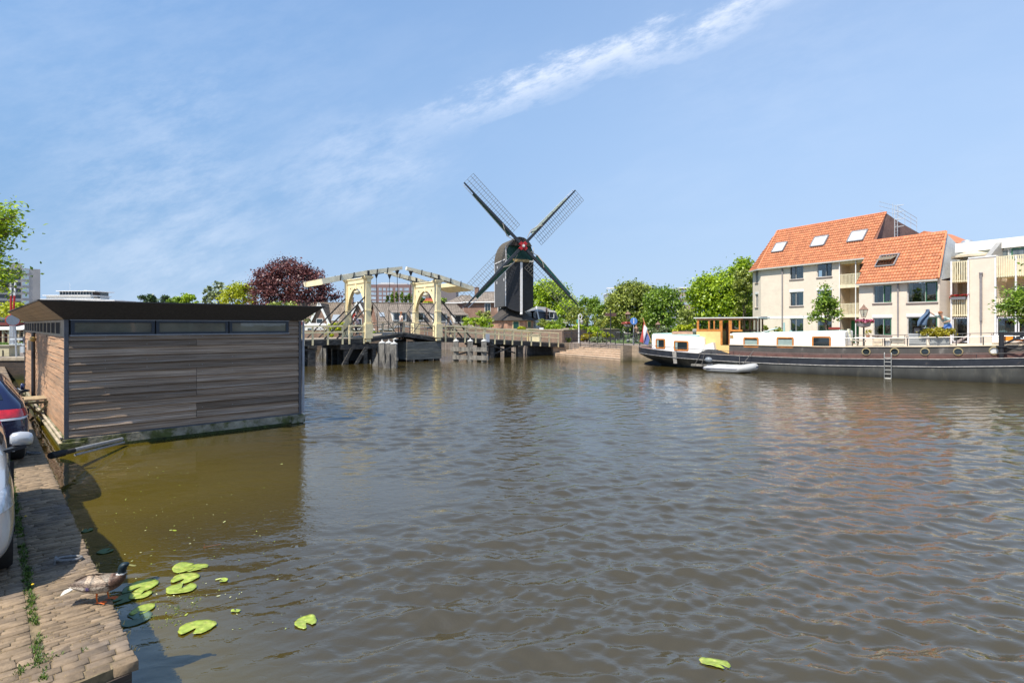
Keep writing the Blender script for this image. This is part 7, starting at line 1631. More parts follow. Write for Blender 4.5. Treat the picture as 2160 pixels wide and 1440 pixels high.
def cottage_row(M, L_, y0, ze_, zr_, dp, label, rt, wall=RED_B, gables=(), dormers=(), skylights=(), chim=(), cat='house', name='cottage', zg=1.1, wins=(), hipL=0, hipR=0):
    t = thing(name, M @ Vector((L_ / 2, dp / 2, zg)), label, cat, 'brick cottages behind the bridge')
    g = MB(M); g.box(0, L_, y0, dp, zg, ze_); g.add([(0, y0, ze_), (0, dp / 2, zr_), (0, dp, ze_)], [(0, 1, 2)]) if not hipL else None; g.add([(L_, y0, ze_), (L_, dp / 2, zr_), (L_, dp, ze_)], [(0, 1, 2)]) if not hipR else None; g.build('wall', wall, t)
    g = MB(M); e = .25; zs_ = ze_ - .12; a = [(-e, y0 - .3, zs_), (L_ + e, y0 - .3, zs_), (L_ + e - hipR, dp / 2, zr_ + .02), (-e + hipL, dp / 2, zr_ + .02)]; b = [(-e, dp + .3, zs_), (L_ + e, dp + .3, zs_)]
    g.add(a, [(0, 1, 2, 3)]); g.add([a[3], a[2], b[1], b[0]], [(0, 1, 2, 3)])
    if hipL: g.add([a[0], a[3], b[0]], [(0, 1, 2)])
    if hipR: g.add([a[1], a[2], b[1]], [(0, 1, 2)])
    g.tube([a[3], a[2]], .12, 6); g.build('roof', rt, t)
    g = MB(M); g.box(-e, L_ + e, y0 - .42, y0 - .29, zs_ - .12, zs_ + .05); g.build('gutter', WHITE, t)
    def yr(z): return y0 - .3 + (z - zs_) * (dp / 2 - y0 + .3) / (zr_ - zs_)
    for (x, w_, zt) in gables:          # front gables with white barge boards
        hw_ = w_ / 2; yf = y0 - .35; g = MB(M); g.add([(x - hw_, yf, ze_ - 1.6), (x + hw_, yf, ze_ - 1.6), (x + hw_, yf, ze_), (x, yf, zt), (x - hw_, yf, ze_), (x - hw_, y0 + .1, ze_ - 1.6), (x + hw_, y0 + .1, ze_ - 1.6)], [(0, 1, 2, 3, 4)]); g.build('gable', wall, t)
        g = MB(M); ye = yr(zt); g.add([(x - hw_ - .3, yf - .25, ze_ - .35), (x, yf - .25, zt + .12), (x, ye, zt + .12), (x - hw_ - .3, yf + .2, ze_ - .35)], [(0, 1, 2, 3)]); g.add([(x + hw_ + .3, yf - .25, ze_ - .35), (x, yf - .25, zt + .12), (x, ye, zt + .12), (x + hw_ + .3, yf + .2, ze_ - .35)], [(0, 1, 2, 3)]); g.build('gable_roof', rt, t)
        g = MB(M); g.bar((x - hw_ - .3, yf - .27, ze_ - .4), (x, yf - .27, zt + .1), .08, .30); g.bar((x + hw_ + .3, yf - .27, ze_ - .4), (x, yf - .27, zt + .1), .08, .30); g.build('barge_board', WHITE, t); hwin(M, x, yf, ze_ + .05, .95, 1.35, t, n=1)
    for (x, w_, z0, h) in dormers:
        yf = yr(z0) - .25; g = MB(M); yb_ = yr(z0 + h + .35); g.ext([(x - w_ / 2, yf, z0), (x - w_ / 2, yf, z0 + h), (x - w_ / 2, yb_, z0 + h + .25), (x - w_ / 2, yr(z0), z0)], (.08, 0, 0)); g.ext([(x + w_ / 2, yf, z0), (x + w_ / 2, yf, z0 + h), (x + w_ / 2, yb_, z0 + h + .25), (x + w_ / 2, yr(z0), z0)], (-.08, 0, 0)); g.box(x - w_ / 2 + .081, x + w_ / 2 - .081, yf + .02, yf + .08, z0, z0 + h); d_ = g.build('dormer', mat('dormer_white', (.66, .65, .62), rough=.5), t)
        g = MB(M); g.add([(x - w_ / 2 - .2, yf - .2, z0 + h + .0), (x + w_ / 2 + .2, yf - .2, z0 + h), (x + w_ / 2 + .2, yb_ + .2, z0 + h + .42), (x - w_ / 2 - .2, yb_ + .2, z0 + h + .42)], [(0, 1, 2, 3)]); g.build('dormer_roof', rt, d_)
        n = max(2, int(w_ / .75)); g = MB(M); pw = (w_ - .3) / n
        for i in range(n): g.box(x - w_ / 2 + .17 + i * pw, x - w_ / 2 + .10 + (i + 1) * pw, yf + .004, yf + .018, z0 + .15, z0 + h - .12)
        g.build('pane', GLASS, d_)
    for (x, z, w_, h) in skylights:
        g = MB(M); g.add([(x - w_, yr(z) - .12, z), (x + w_, yr(z) - .12, z), (x + w_, yr(z + h) - .12, z + h), (x - w_, yr(z + h) - .12, z + h)], [(0, 1, 2, 3)]); g.build('roof_window', mat('skylight_grey', (.30, .33, .36), rough=.1, spec=.8), t, fix=False)
    for x in chim: g = MB(M); g.box(x - .3, x + .3, dp / 2 - .3, dp / 2 + .3, zr_ - .4, zr_ + .75); g.box(x - .36, x + .36, dp / 2 - .36, dp / 2 + .36, zr_ + .75, zr_ + .85); g.build('chimney', wall, t)
    for (x, z, w_, h) in wins: hwin(M, x, y0, z, w_, h, t)
    return t
Y1 = 82.; k1 = Y1 / F
def xz(px0, px): return (px - px0) * k1
def zz1(py): return CZ + (HZ - py) * k1
M1 = bmx(585, Y1); cottage_row(M1, xz(585, 712), 0, zz1(692), zz1(637), 8, 'brown tiled cottage with a white edged gable left of the left portal', RT1, gables=[(xz(585, 676), 3.2, zz1(641))], skylights=[(xz(585, 706), zz1(676), .8, .9)], chim=())
M2 = bmx(713, Y1 - .6); cottage_row(M2, xz(713, 800), 0, zz1(692), zz1(637), 8, 'brown tiled cottage whose white edged gable stands inside the left portal', RT1, gables=[(xz(713, 757), 3.9, zz1(638))], skylights=[(xz(713, 793), zz1(670), .4, .7)], chim=(xz(713, 724),))
RA = R(25)
def row_l(px, o): k = (px - CX) / F; return (k * o[1] - o[0]) / (math.cos(RA) - k * math.sin(RA))
for (p0, p1, o, lb, dm, sk, hr) in ((801, 902, (-18.1, 78), 'long brown roof with two white dormers between the bridge portals', ((846, 1.9, 677), (886, 1.7, 677)), ((812, 668),), 0), (903, 1012, (-12.0, 80.9), 'brown roof with two white dormers right of the right portal', ((931, 2.1, 679), (975, 2.1, 681)), (), 2.5)):
    Lr = row_l(p1, o); cottage_row(Matrix.Translation((o[0], o[1], 0)) @ Matrix.Rotation(RA, 4, 'Z'), Lr, 0, zz1(692), zz1(639), 8, lb, RT2, dormers=[(row_l(px, o), w_, zz1(py), 1.2) for px, w_, py in dm], skylights=[(row_l(px, o), zz1(py), .35, .6) for px, py in sk], hipR=hr)
# lower fronts, sheds and the white awning
t = thing('garden_wall', (P(800, 700, 72).x, 72, 1.1), 'low dark garden walls and sheds along the far bank behind the bridge', 'wall')
g = MB(); 
for (a, b, y, h, m_) in ((640, 700, 71, 1.1, 0), (700, 830, 73, .9, 0), (832, 900, 72, 1.5, 0), (902, 960, 71, 1.3, 0)): g.box(P(a, 0, y).x, P(b, 0, y).x, y, y + .3, 1.1, 1.1 + h)
g.build('wall', RED_B, t)
g = MB(); a = P(640, 0, 74).x; b = P(692, 0, 74).x; g.add([(a, 71.5, 2.55), (b, 71.5, 2.55), (b, 75, 3.1), (a, 75, 3.1), (a, 71.5, 2.5), (b, 71.5, 2.5), (b, 75, 3.05), (a, 75, 3.05)], [(0, 1, 2, 3), (4, 7, 6, 5), (0, 4, 5, 1), (1, 5, 6, 2), (2, 6, 7, 3), (3, 7, 4, 0)]); 
for x in (a + .2, b - .2): g.box(x - .05, x + .05, 71.6, 71.7, 1.1, 2.5); g.box(x - .05, x + .05, 74.8, 74.9, 1.1, 3.)
tag(g.build('awning', WHITE, loc=(a, 72, 1.1)), 'white awning in front of the left cottage', 'awning')
g = MB(); a = P(833, 0, 73).x; b = P(985, 0, 73).x; g.box(a, b, 73, 75, 1.1, 2.6); g.box(a - .1, b + .1, 72.8, 75.2, 2.61, 2.78); tag(g.build('garden_shed', mat('shed_grey', (.32, .33, .34), rough=.7, var=.3), loc=(a, 73, 1.1)), 'long low grey shed behind the right portal', 'shed')
g = MB(); g.box(-30.5, -8.6, 66.3, 66.5, -1.4, 1.3); tag(g.build('far_quay_wall', brick('far_quay_brick', (1, 0, 0), (.14, .09, .065), (.10, .07, .05), (.09, .08, .06)), loc=(-20, 66, 0)), 'dark brick wall of the far bank seen under the bridge', 'wall')
# red roof and brick houses left of the mill
Mx = bmx(892, 100, R(12)); cottage_row(Mx, 1.9, 0, 6.6, 7.6, 5, 'small house with an orange red roof seen in the right portal', BTILE('red_tile', (.45, .12, .06)), zg=1.1, hipL=.9)
Mx = bmx(944, 92, R(-8)); cottage_row(Mx, 4.2, 0, 6.6, 7.75, 7, 'brick house with hipped grey roof and white gutter left of the lower left sail', RT2, wins=[(1.3, 4.6, .9, 1.3), (3., 4.6, .9, 1.3)], hipL=1.5, hipR=1.5)
Mx = bmx(977, 88, R(-10)); cottage_row(Mx, 7.2, 0, 6.55, 8.1, 8, 'two storey brick house directly left of the windmill base', RT2, wins=[(3.9, 4.9, .95, 1.35), (5.9, 4.9, .9, 1.35), (4., 2., 1., 1.4)], hipL=2.5, hipR=2.5, chim=(1.2,))
# mansard house
t = thing('mansard_house', (P(1145, 0, 84).x, 84, 1.1), 'white house with dark slate mansard roof and balustrade right of the mill', 'house')
Mm = bmx(1110, 84, R(0)); kk = 84 / F; sl = mat('slate', (.075, .08, .09), rough=.6, var=.25, vscale=2., stretch=(1, 1, 8)); sl2 = mat('slate_light', (.19, .185, .18), rough=.6, var=.2, vscale=2., stretch=(1, 1, 8))
zz = lambda py: CZ + (HZ - py) * kk; xx_ = lambda px: (px - 1110) * kk
g = MB(Mm); g.box(xx_(1112), xx_(1178), 0, 6, 1.1, zz(677)); g.build('wall', WHITE, t)
g = MB(Mm); g.add([(xx_(1112), 0, zz(677)), (xx_(1135), -2.2, zz(677)), (xx_(1180), 0, zz(675)), (xx_(1114), .2, zz(656)), (xx_(1132), -1.6, zz(657)), (xx_(1173), .2, zz(659)), (xx_(1133), 3, zz(646)), (xx_(1150), 3, zz(647))], [(0, 1, 4, 3), (1, 2, 5, 4)]); g.build('mansard_slates', sl, t, fix=False)
g = MB(Mm); g.add([(xx_(1108), .2, zz(656.5)), (xx_(1132), -1.8, zz(657.5)), (xx_(1176), .2, zz(659.5)), (xx_(1133), 3, zz(645)), (xx_(1152), 3, zz(646))], [(0, 1, 3), (1, 4, 3), (1, 2, 4)]); g.build('roof', sl2, t, fix=False)
g = MB(Mm); g.bar((xx_(1133), 3, zz(645)), (xx_(1132), -1.85, zz(656)), .14, .1); g.bar((xx_(1132), -1.85, zz(657)), (xx_(1136), -2.25, zz(677)), .16, .12); g.bar((xx_(1108), .15, zz(656.5)), (xx_(1132), -1.85, zz(657.5)), .1, .14); g.build('hip_trim', WHITE, t)
for (p, w_, h0, h1) in ((1117, 1.2, 658, 670), (1125, .8, 658, 670), (1162, .7, 658, 671)): y_ = -.9 if p < 1130 else -1.2; g = MB(Mm); g.box(xx_(p) - w_ / 2, xx_(p) + w_ / 2, y_ - .6, y_ + .8, zz(h1), zz(h0)); g.box(xx_(p) - w_ / 2 - .15, xx_(p) + w_ / 2 + .15, y_ - .75, y_ + .9, zz(h0), zz(h0) + .12); d_ = g.build('dormer', WHITE, t); g = MB(Mm); g.box(xx_(p) - w_ / 2 + .1, xx_(p) + w_ / 2 - .1, y_ - .62, y_ - .601, zz(h1) + .1, zz(h0) - .12); g.build('pane', GLASS, d_)
g = MB(Mm); g.box(xx_(1150), xx_(1153.5), -1.6, -1.2, zz(676), zz(650)); g.build('chimney', RED_B, t)
g = MB(Mm); g.box(xx_(1131), xx_(1197), -3.6, -3.3, zz(676), zz(674.5)); g.box(xx_(1131), xx_(1197), -3.6, -3.3, zz(682), zz(680))
for i in range(24): x = xx_(1132) + i * (xx_(1197) - xx_(1132)) / 24; g.box(x, x + .09, -3.5, -3.4, zz(680.5), zz(675.5))
g.box(xx_(1128), xx_(1140), -3.55, -3.2, 1.1, zz(676)); g.build('balustrade', WHITE, t)
# office block
def slab_block(M, L_, D_, z0, z1, label, wall, rows, pane, group=None, name='office_block', extra=None, wx=(.3, 1.6, 2.6)):
    t = thing(name, M @ Vector((L_ / 2, D_ / 2, 1.1)), label, 'building'); g = MB(M); g.box(0, L_, 0, D_, 1.1, z1); g.build('wall', wall, t)
    for (za, zb) in rows:
        x = .6; i = 0
        while x < L_ - 2:
            w_ = wx[1] if i % 3 else wx[2]; g = MB(M); g.box(x, x + w_, -.05, -.001, za, zb); fo = g.build('window', mat('window_band_frame', (.30, .31, .33), rough=.4), t); g = MB(M); g.box(x + .12, x + w_ - .12, -.07, -.051, za + .12, zb - .12); g.build('pane', pane, fo); x += w_ + wx[0] + (.7 if i % 3 == 0 else 0); i += 1
    return t
ko = 250 / F; zo = lambda py: CZ + (HZ - py) * ko
PALEG = mat('pale_glass', (.30, .36, .42), rough=.1, spec=.9, var=.4, vscale=.6)
MOf = bmx(779, 250); OBR = mat('office_brick', (.20, .13, .12), rough=.8, var=.1)
t = slab_block(MOf, (905 - 779) * ko, 14, 1.1, zo(600), 'brown brick office block with rows of windows behind the bridge', OBR, [(zo(613.5), zo(607)), (zo(622.5), zo(616)), (zo(631.5), zo(625)), (zo(640.5), zo(634))], PALEG, wx=(.45, 1.4, 2.4))
g = MB(MOf); g.box(3, 16, 3, 10, zo(600), zo(597)); g.box(4, 10, 4, 9, zo(597), zo(595)); 
for i in range(20): g.box(.5 + i * 1.25, .58 + i * 1.25, .3, .38, zo(600), zo(595.5))
g.box(.4, 25, .3, .36, zo(596), zo(595.4)); g.build('rooftop_plant', mat('rooftop_grey', (.5, .5, .5), rough=.6), t)
MOg = bmx(905, 262, R(0)); slab_block(MOg, (962 - 905) * 262 / F, 12, 1.1, CZ + (HZ - 612) * 262 / F, 'grey and brown end wing of the office block behind the right counterweight', mat('wing_grey', (.17, .15, .155), rough=.7), [(12.5, 13.8), (9.5, 10.8)], PALEG)
# tower block and flats on the left
kt = 190 / F; zt_ = lambda py: CZ + (HZ - py) * kt; MT = bmx(85, 190, R(40.5)); XT = lambda p: (p - 85) * .122; X0 = -18.; CONC = mat('tower_concrete', (.42, .40, .37), rough=.8, var=.1, vscale=.3)
t = thing('tower_block', MT @ Vector((-8, 6, 1.1)), 'grey concrete tower block at the left edge', 'tower block')
g = MB(MT); L_ = 0.; xa = XT(45); g.box(xa, L_, 0, 14, 1.1, zt_(568)); g.box(X0, xa, 1.5, 14, 1.1, zt_(568)); g.box(xa - 3, xa + .3, 4, 8, zt_(568), zt_(556)); g.build('wall', CONC, t)
for i in range(9):
    z = zt_(578 + i * 13 * 1.0); g = MB(MT); g.box(XT(47), XT(62), -.08, -.001, z, z + 1.25); fo = g.build('window', mat('tower_frame', (.5, .52, .53)), t); g = MB(MT); g.box(XT(47) + .1, XT(62) - .1, -.1, -.081, z + .1, z + 1.15); g.build('pane', mat('tower_pane', (.45, .55, .60), rough=.1), fo)
    g = MB(MT); g.box(X0, xa, .2, 1.5, z - .9, z - .1); g.build('balcony', mat('balcony_grey', (.36, .36, .35)), t); g = MB(MT); g.box(X0 + .3, xa - .2, 1.44, 1.499, z + .05, z + 1.1); g.build('window_band', GLASS, t)
g = MB(MT); g.tube([(xa - 1, 6, zt_(556)), (xa - 1, 6, zt_(545))], .07, 5); g.tube([(xa - .4, 6, zt_(556)), (xa - .4, 6, zt_(547))], .07, 5); g.build('antenna', STEEL, t)
kf = 170 / F; zf = lambda py: CZ + (HZ - py) * kf; MF_ = bmx(90, 170); t = thing('apartment_flats', MF_ @ Vector((10, 6, 1.1)), 'pale low flats with a glazed penthouse above the boathouse roof', 'building'); xf = lambda px: (px - 90) * kf
g = MB(MF_); g.box(0, xf(210), 0, 10, 1.1, zf(631)); g.box(xf(140), xf(247), -1, 8, 1.1, zf(634)); g.build('wall', mat('flats_brick', (.36, .29, .24), rough=.8), t)
g = MB(MF_); g.box(xf(92), xf(186), 1, 9, zf(631), zf(622)); g.build('upper_floor', mat('flats_white', (.6, .6, .58)), t)
g = MB(MF_); g.box(xf(115), xf(184), 2, 9, zf(622), zf(614)); g.build('penthouse', GLASS, t)
g = MB(MF_)
for i in range(12): x = xf(115) + i * (xf(184) - xf(115)) / 11; g.box(x - .06, x + .06, 1.94, 1.999, zf(622), zf(614))
g.box(xf(88), xf(190), .2, 9.2, zf(623.5), zf(622)); g.box(-.3, xf(215), -.6, 10, zf(632), zf(630.5)); g.box(xf(138), xf(249), -1.5, 8, zf(635), zf(633.2)); g.box(xf(112), xf(195), 1, 9.5, zf(614), zf(612.4)); g.box(xf(155), xf(163), 4, 6, zf(612.4), zf(610.5)); g.tube([(xf(120), 5, zf(613)), (xf(120), 5, zf(594))], .05, 4); g.build('white_slab_edges', WHITE, t)
g = MB(MF_); g.box(xf(198), xf(206), 0, 1, zf(633), zf(625)); g.build('chimney', mat('chimney_dark', (.1, .1, .1)), t)
# small far blocks on the right
for (p0, p1, py, Y, c_, lb) in ((1281, 1310, 620, 240, (.34, .36, .38), 'grey flat roofed office seen between the park trees'), (1424, 1433, 607, 230, (.40, .42, .46), 'narrow pale blue grey tower slab above the park trees'), (1433, 1470, 608, 234, (.42, .30, .27), 'pinkish banded office block beside the narrow tower slab')):
    kq = Y / F; Mq = bmx(p0, Y); L_ = (p1 - p0) * kq; z1 = CZ + (HZ - py) * kq; t = thing('far_office', Mq @ Vector((L_ / 2, 4, 1.1)), lb, 'building'); g = MB(Mq); g.box(0, L_, 0, 9, 1.1, z1); g.build('wall', mat('far_' + lb[:4], c_, rough=.7, var=.08), t)
    g = MB(Mq)
    if L_ > 2.5:
        for z in (z1 - 1.7, z1 - 4.2, z1 - 6.7): g.box(.5, L_ - .3, -.06, -.001, z, z + 1.0)
        g.build('window_band', PALEG, t); g = MB(Mq); g.box(-.2, L_ + .2, -.4, 9, z1, z1 + .4); 
        if p0 == 1281:
            for i in range(5): g.box(.3 + i * 1.2, .4 + i * 1.2, .2, .3, z1 + .4, z1 + 2.4)
            g.box(.1, 6.2, 0, 3, z1 + 2.4, z1 + 2.7)
        g.build('roof_slab', WHITE, t)
    else: g.box(.3, L_ - .3, -.05, -.001, z1 - 8, z1 - 7); g.build('window_band', PALEG, t)
# ------------------------------------------------------------------ people
SKIN = mat('skin', (.48, .28, .19), rough=.55, var=.06)
def skin_mesh(name, verts, edges, radii, m, parent, root=0, sub=1):
    me = bpy.data.meshes.new(name); me.from_pydata([tuple(v) for v in verts], edges, []); o = bpy.data.objects.new(name, me); COL.objects.link(o)
    sk = o.modifiers.new('skin', 'SKIN'); sk.use_smooth_shade = True
    for i, r in enumerate(radii):
        me.skin_vertices[0].data[i].radius = r if isinstance(r, tuple) else (r, r); me.skin_vertices[0].data[i].use_root = (i == root)
    s = o.modifiers.new('sub', 'SUBSURF'); s.levels = s.render_levels = sub
    dg = bpy.context.evaluated_depsgraph_get(); m2 = bpy.data.meshes.new_from_object(o.evaluated_get(dg)); o.modifiers.clear(); o.data = m2; m2.materials.clear(); m2.materials.append(m); m2.shade_smooth()
    o.parent = parent; WL[o.name] = Vector((0, 0, 0)); return o
def person(loc, rz, label, J, shirt, trousers, hair, h=1.75, skirt=False, sleeve=.5, long_hair=False, shoes=None, coat=False, group=None):
    """J: joint positions in a local frame, x forward, y left, z up (metres for 1.75 m)"""
    t = thing('person', (0, 0, 0), label, 'person', group, local=True)
    D = dict(pel=(0, 0, .95), wai=(0, 0, 1.1), che=(0, 0, 1.32), nek=(0, 0, 1.47), hd0=(.01, 0, 1.56), hd1=(.02, 0, 1.66), hd2=(.01, 0, 1.73),
             lsh=(0, .19, 1.40), lel=(0, .25, 1.14), lwr=(.05, .27, .90), rsh=(0, -.19, 1.40), rel=(0, -.25, 1.14), rwr=(.05, -.27, .90),
             lhi=(0, .09, .90), lkn=(.02, .10, .50), lan=(0, .10, .09), lto=(.16, .12, .03), rhi=(0, -.09, .90), rkn=(.02, -.10, .50), ran=(0, -.10, .09), rto=(.16, -.12, .03)); D.update({a: b for a, b in J.items() if a != 'look'})
    k = list(D); V = [Vector(D[n]) for n in k]; ix = {n: i for i, n in enumerate(k)}
    E = [('pel', 'wai'), ('wai', 'che'), ('che', 'nek'), ('nek', 'hd0'), ('hd0', 'hd1'), ('hd1', 'hd2'), ('che', 'lsh'), ('lsh', 'lel'), ('lel', 'lwr'), ('che', 'rsh'), ('rsh', 'rel'), ('rel', 'rwr'), ('pel', 'lhi'), ('lhi', 'lkn'), ('lkn', 'lan'), ('lan', 'lto'), ('pel', 'rhi'), ('rhi', 'rkn'), ('rkn', 'ran'), ('ran', 'rto')]
    Rr = dict(pel=(.14, .11), wai=(.12, .095), che=(.14, .10), nek=.05, hd0=.072, hd1=.088, hd2=.055, lsh=.062, lel=.042, lwr=.028, rsh=.062, rel=.042, rwr=.028, lhi=.09, lkn=.058, lan=.038, lto=.03, rhi=.09, rkn=.058, ran=.038, rto=.03)
    # hands: palm, four fingers and a thumb branch off each wrist
    verts = list(V); rad = [Rr[n] for n in k]; edges = [(ix[a], ix[b]) for a, b in E]
    for s in ('l', 'r'):
        w_ = D[s + 'wr']; w_ = Vector(w_); d = (w_ - Vector(D[s + 'el'])).normalized(); side = d.cross(Vector((0, 0, 1))); side = side.normalized() if side.length > .1 else Vector((0, 1, 0)); pi = len(verts)
        verts.append(w_ + d * .075); rad.append((.036, .016)); edges.append((ix[s + 'wr'], pi))
        for j, (o_, l_) in enumerate(((-.027, .065), (-.009, .078), (.009, .074), (.027, .06))):
            a = len(verts); verts.append(w_ + d * .11 + side * o_); verts.append(w_ + d * (.11 + l_ * .55) + side * o_ * 1.15 + d.cross(side) * .012); verts.append(w_ + d * (.105 + l_) + side * o_ * 1.1 + d.cross(side) * .03); rad += [.010, .009, .007]; edges += [(pi, a), (a, a + 1), (a + 1, a + 2)]
        a = len(verts); verts.append(w_ + d * .05 - side * .04); verts.append(w_ + d * .085 - side * .06); rad += [.012, .009]; edges += [(pi, a), (a, a + 1)]
    skin_mesh('body', verts, edges, rad, SKIN, t, root=ix['pel'])
    # face
    hc = Vector(D['hd1']); fwd = Vector(J.get('look', (1, 0, 0))).normalized(); lf = Vector((0, 0, 1)).cross(fwd).normalized(); up = fwd.cross(lf)
    g = MB(); g.ball(hc + fwd * .092 - up * .012, (.014, .012, .018), 6, 5); g.build('nose', SKIN, t, smooth=80)
    for s in (-1, 1): g = MB(); g.ball(hc + fwd * .080 + lf * s * .032 + up * .012, .010, 6, 5); g.build('eye', mat('eye_dark', (.03, .02, .015), rough=.2), t); g = MB(); g.ball(hc + lf * s * .088 - up * .005, (.014, .010, .026), 6, 5); g.build('ear', SKIN, t)
    g = MB(); g.bar(hc + fwd * .084 - up * .045 - lf * .02, hc + fwd * .084 - up * .045 + lf * .02, .008, .006); g.build('mouth', mat('lip', (.35, .12, .10)), t)
    g = MB(); hh = hc - fwd * .018 + up * .035; g.ball(hh, (.102, .098, .085), 14, 8)
    if long_hair: g.ball(hh - fwd * .05 - up * .09, (.06, .085, .12), 12, 8)
    g.build('hair', hair, t, smooth=80)
    def garment(name, names, ed, scale, m, extra=0., sub=1):
        ii = {n: i for i, n in enumerate(names)}; vs = []; rs = []
        for n in names: p = D[n[:3]] if n in D else n; vs.append(p if not isinstance(n, tuple) else n); r = Rr[n]; rs.append(tuple(x * scale + extra for x in r) if isinstance(r, tuple) else r * scale + extra)
        return skin_mesh(name, vs, [(ii[a], ii[b]) for a, b in ed], rs, m, t, sub=sub)
    # partial sleeves
    for s in 'lr':
        D[s + 'sv'] = tuple(Vector(D[s + 'sh']).lerp(Vector(D[s + 'el']), min(1, sleeve * 2))) ; Rr[s + 'sv'] = .052
        if sleeve > .6: D[s + 'sw'] = tuple(Vector(D[s + 'el']).lerp(Vector(D[s + 'wr']), .95)); Rr[s + 'sw'] = .036
    nm = ['pel', 'wai', 'che', 'lsh', 'lsv', 'rsh', 'rsv']; ed = [('pel', 'wai'), ('wai', 'che'), ('che', 'lsh'), ('lsh', 'lsv'), ('che', 'rsh'), ('rsh', 'rsv')]
    if sleeve > .6: nm += ['lsw', 'rsw']; ed += [('lsv', 'lsw'), ('rsv', 'rsw')]
    garment('coat' if coat else 'shirt', nm, ed, 1.06, shirt, .012)
    if skirt:
        p = Vector(D['pel']); g = MB(); rings = []
        for f, r in ((.12, .15), (0, .19), (-.2, .22), (-.45, .25)):
            c = p + Vector((f * -.02, 0, f)); rings.append([(c.x + r * math.cos(a) * .85, c.y + r * math.sin(a), c.z) for a in [2 * math.pi * i / 14 for i in range(14)]])
        g.loft(rings); g.build('skirt', trousers, t, smooth=60)
    else: garment('trousers', ['pel', 'lhi', 'lkn', 'lan', 'rhi', 'rkn', 'ran'], [('pel', 'lhi'), ('lhi', 'lkn'), ('lkn', 'lan'), ('pel', 'rhi'), ('rhi', 'rkn'), ('rkn', 'ran')], 1.04, trousers, .012)
    for s in 'lr': g = MB(); a, b = Vector(D[s + 'an']), Vector(D[s + 'to']); g.tube([a - (b - a) * .3 - Vector((0, 0, .03)), (a + b) / 2 - Vector((0, 0, .01)), b], [.045, .05, .035], 8); g.build('shoe', shoes or mat('shoe_dark', (.04, .035, .03)), t, smooth=60)
    t.location = loc; t.rotation_euler = (0, 0, rz); t.scale = (h / 1.75,) * 3; return t
# ------------------------------------------------------------------ bicycles
def bicycle_parts(label, col, group):
    t = thing('bicycle', (0, 0, 0), label, 'bicycle', group, local=True)
    for x in (-.52, .55):
        g = MB(); g.tube([(x + .33 * math.cos(a), 0, .35 + .33 * math.sin(a)) for a in [2 * math.pi * i / 22 for i in range(22)]], .019, 6, closed=True); w_ = g.build('wheel', RUBBER, t, smooth=True)
        g = MB()
        for i in range(10): a = i * math.pi / 5; g.tube([(x, 0, .35), (x + .32 * math.cos(a), 0, .35 + .32 * math.sin(a))], .003, 3)
        g.build('spokes', STEEL, w_)
    g = MB()
    for a, b in (((-.52, 0, .35), (-.08, 0, .30)), ((-.08, 0, .30), (-.20, 0, .84)), ((-.20, 0, .78), (-.52, 0, .35)), ((-.08, 0, .30), (.36, 0, .72)), ((-.17, 0, .72), (.34, 0, .80)), ((.55, 0, .35), (.38, 0, .68)), ((.38, 0, .68), (.31, 0, .98))): g.tube([a, b], .018, 6)
    g.build('frame', col, t, smooth=True)
    g = MB(); g.tube([(.12, .26, 1.0), (.28, .22, 1.04), (.32, 0, 1.0), (.28, -.22, 1.04), (.12, -.26, 1.0)], .014, 6); g.build('handlebar', STEEL, t, smooth=True)
    g = MB(); g.ball((-.23, 0, .90), (.14, .08, .035), 10, 5); g.build('saddle', BLACKP, t, smooth=True)
    g = MB(); g.lathe([(.09, -.01), (.09, .01)], (-.08, 0, .30), 12, 'y'); g.bar((-.08, .05, .30), (.06, .08, .20), .025); g.bar((-.08, -.05, .30), (-.22, -.08, .40), .025); g.build('pedals', STEEL, t)
    g = MB(); g.box(-.68, -.34, -.06, .06, .74, .76); g.build('rear_rack', IRON, t)
    return t
RIDE = dict(pel=(-.20, 0, .98), wai=(-.14, 0, 1.12), che=(-.02, 0, 1.32), nek=(.03, 0, 1.45), hd0=(.06, 0, 1.53), hd1=(.08, 0, 1.62), hd2=(.07, 0, 1.69), lsh=(-.01, .19, 1.38), lel=(.12, .26, 1.16), lwr=(.24, .25, 1.06), rsh=(-.01, -.19, 1.38), rel=(.12, -.26, 1.16), rwr=(.24, -.25, 1.06),
            lhi=(-.18, .09, .92), lkn=(.14, .11, .70), lan=(.02, .11, .30), lto=(.15, .12, .22), rhi=(-.18, -.09, .92), rkn=(.12, -.11, .86), ran=(-.16, -.11, .50), rto=(-.02, -.12, .42))
angb = math.atan2(bdx.y, bdx.x)
HAIR_D = mat('dark_hair', (.03, .02, .015), rough=.6); HAIR_R = mat('auburn_hair', (.30, .11, .04), rough=.6, var=.3, vscale=40.)
BIKE_B = mat('bike_black', (.02, .02, .02), rough=.3)
def on_bridge(px, w, dzz=0.): s = bs(px, w); p = DM @ Vector((s, w, 0)); p.z = dz(s) + dzz; return p
p = on_bridge(752, 1.6)
person(p, angb + math.pi, 'cyclist in a pale pink shirt riding under the left portal', RIDE, mat('pink_shirt', (.70, .55, .60)), mat('dark_trousers', (.03, .03, .04)), HAIR_D, sleeve=.4)
b1 = bicycle_parts('black bicycle ridden under the left portal', BIKE_B, None); b1.location = p; b1.rotation_euler = (0, 0, angb + math.pi)
p = on_bridge(948, 1.2)
person(p, angb + math.pi, 'cyclist in a white shirt beside the right portal', RIDE, mat('white_shirt', (.75, .76, .78)), mat('beige_shorts', (.35, .24, .17)), HAIR_D, sleeve=.9)
b2 = copy_thing(b1, p, angb + math.pi, 'bicycle ridden by the cyclist beside the right portal')
p = on_bridge(846, 2.4)
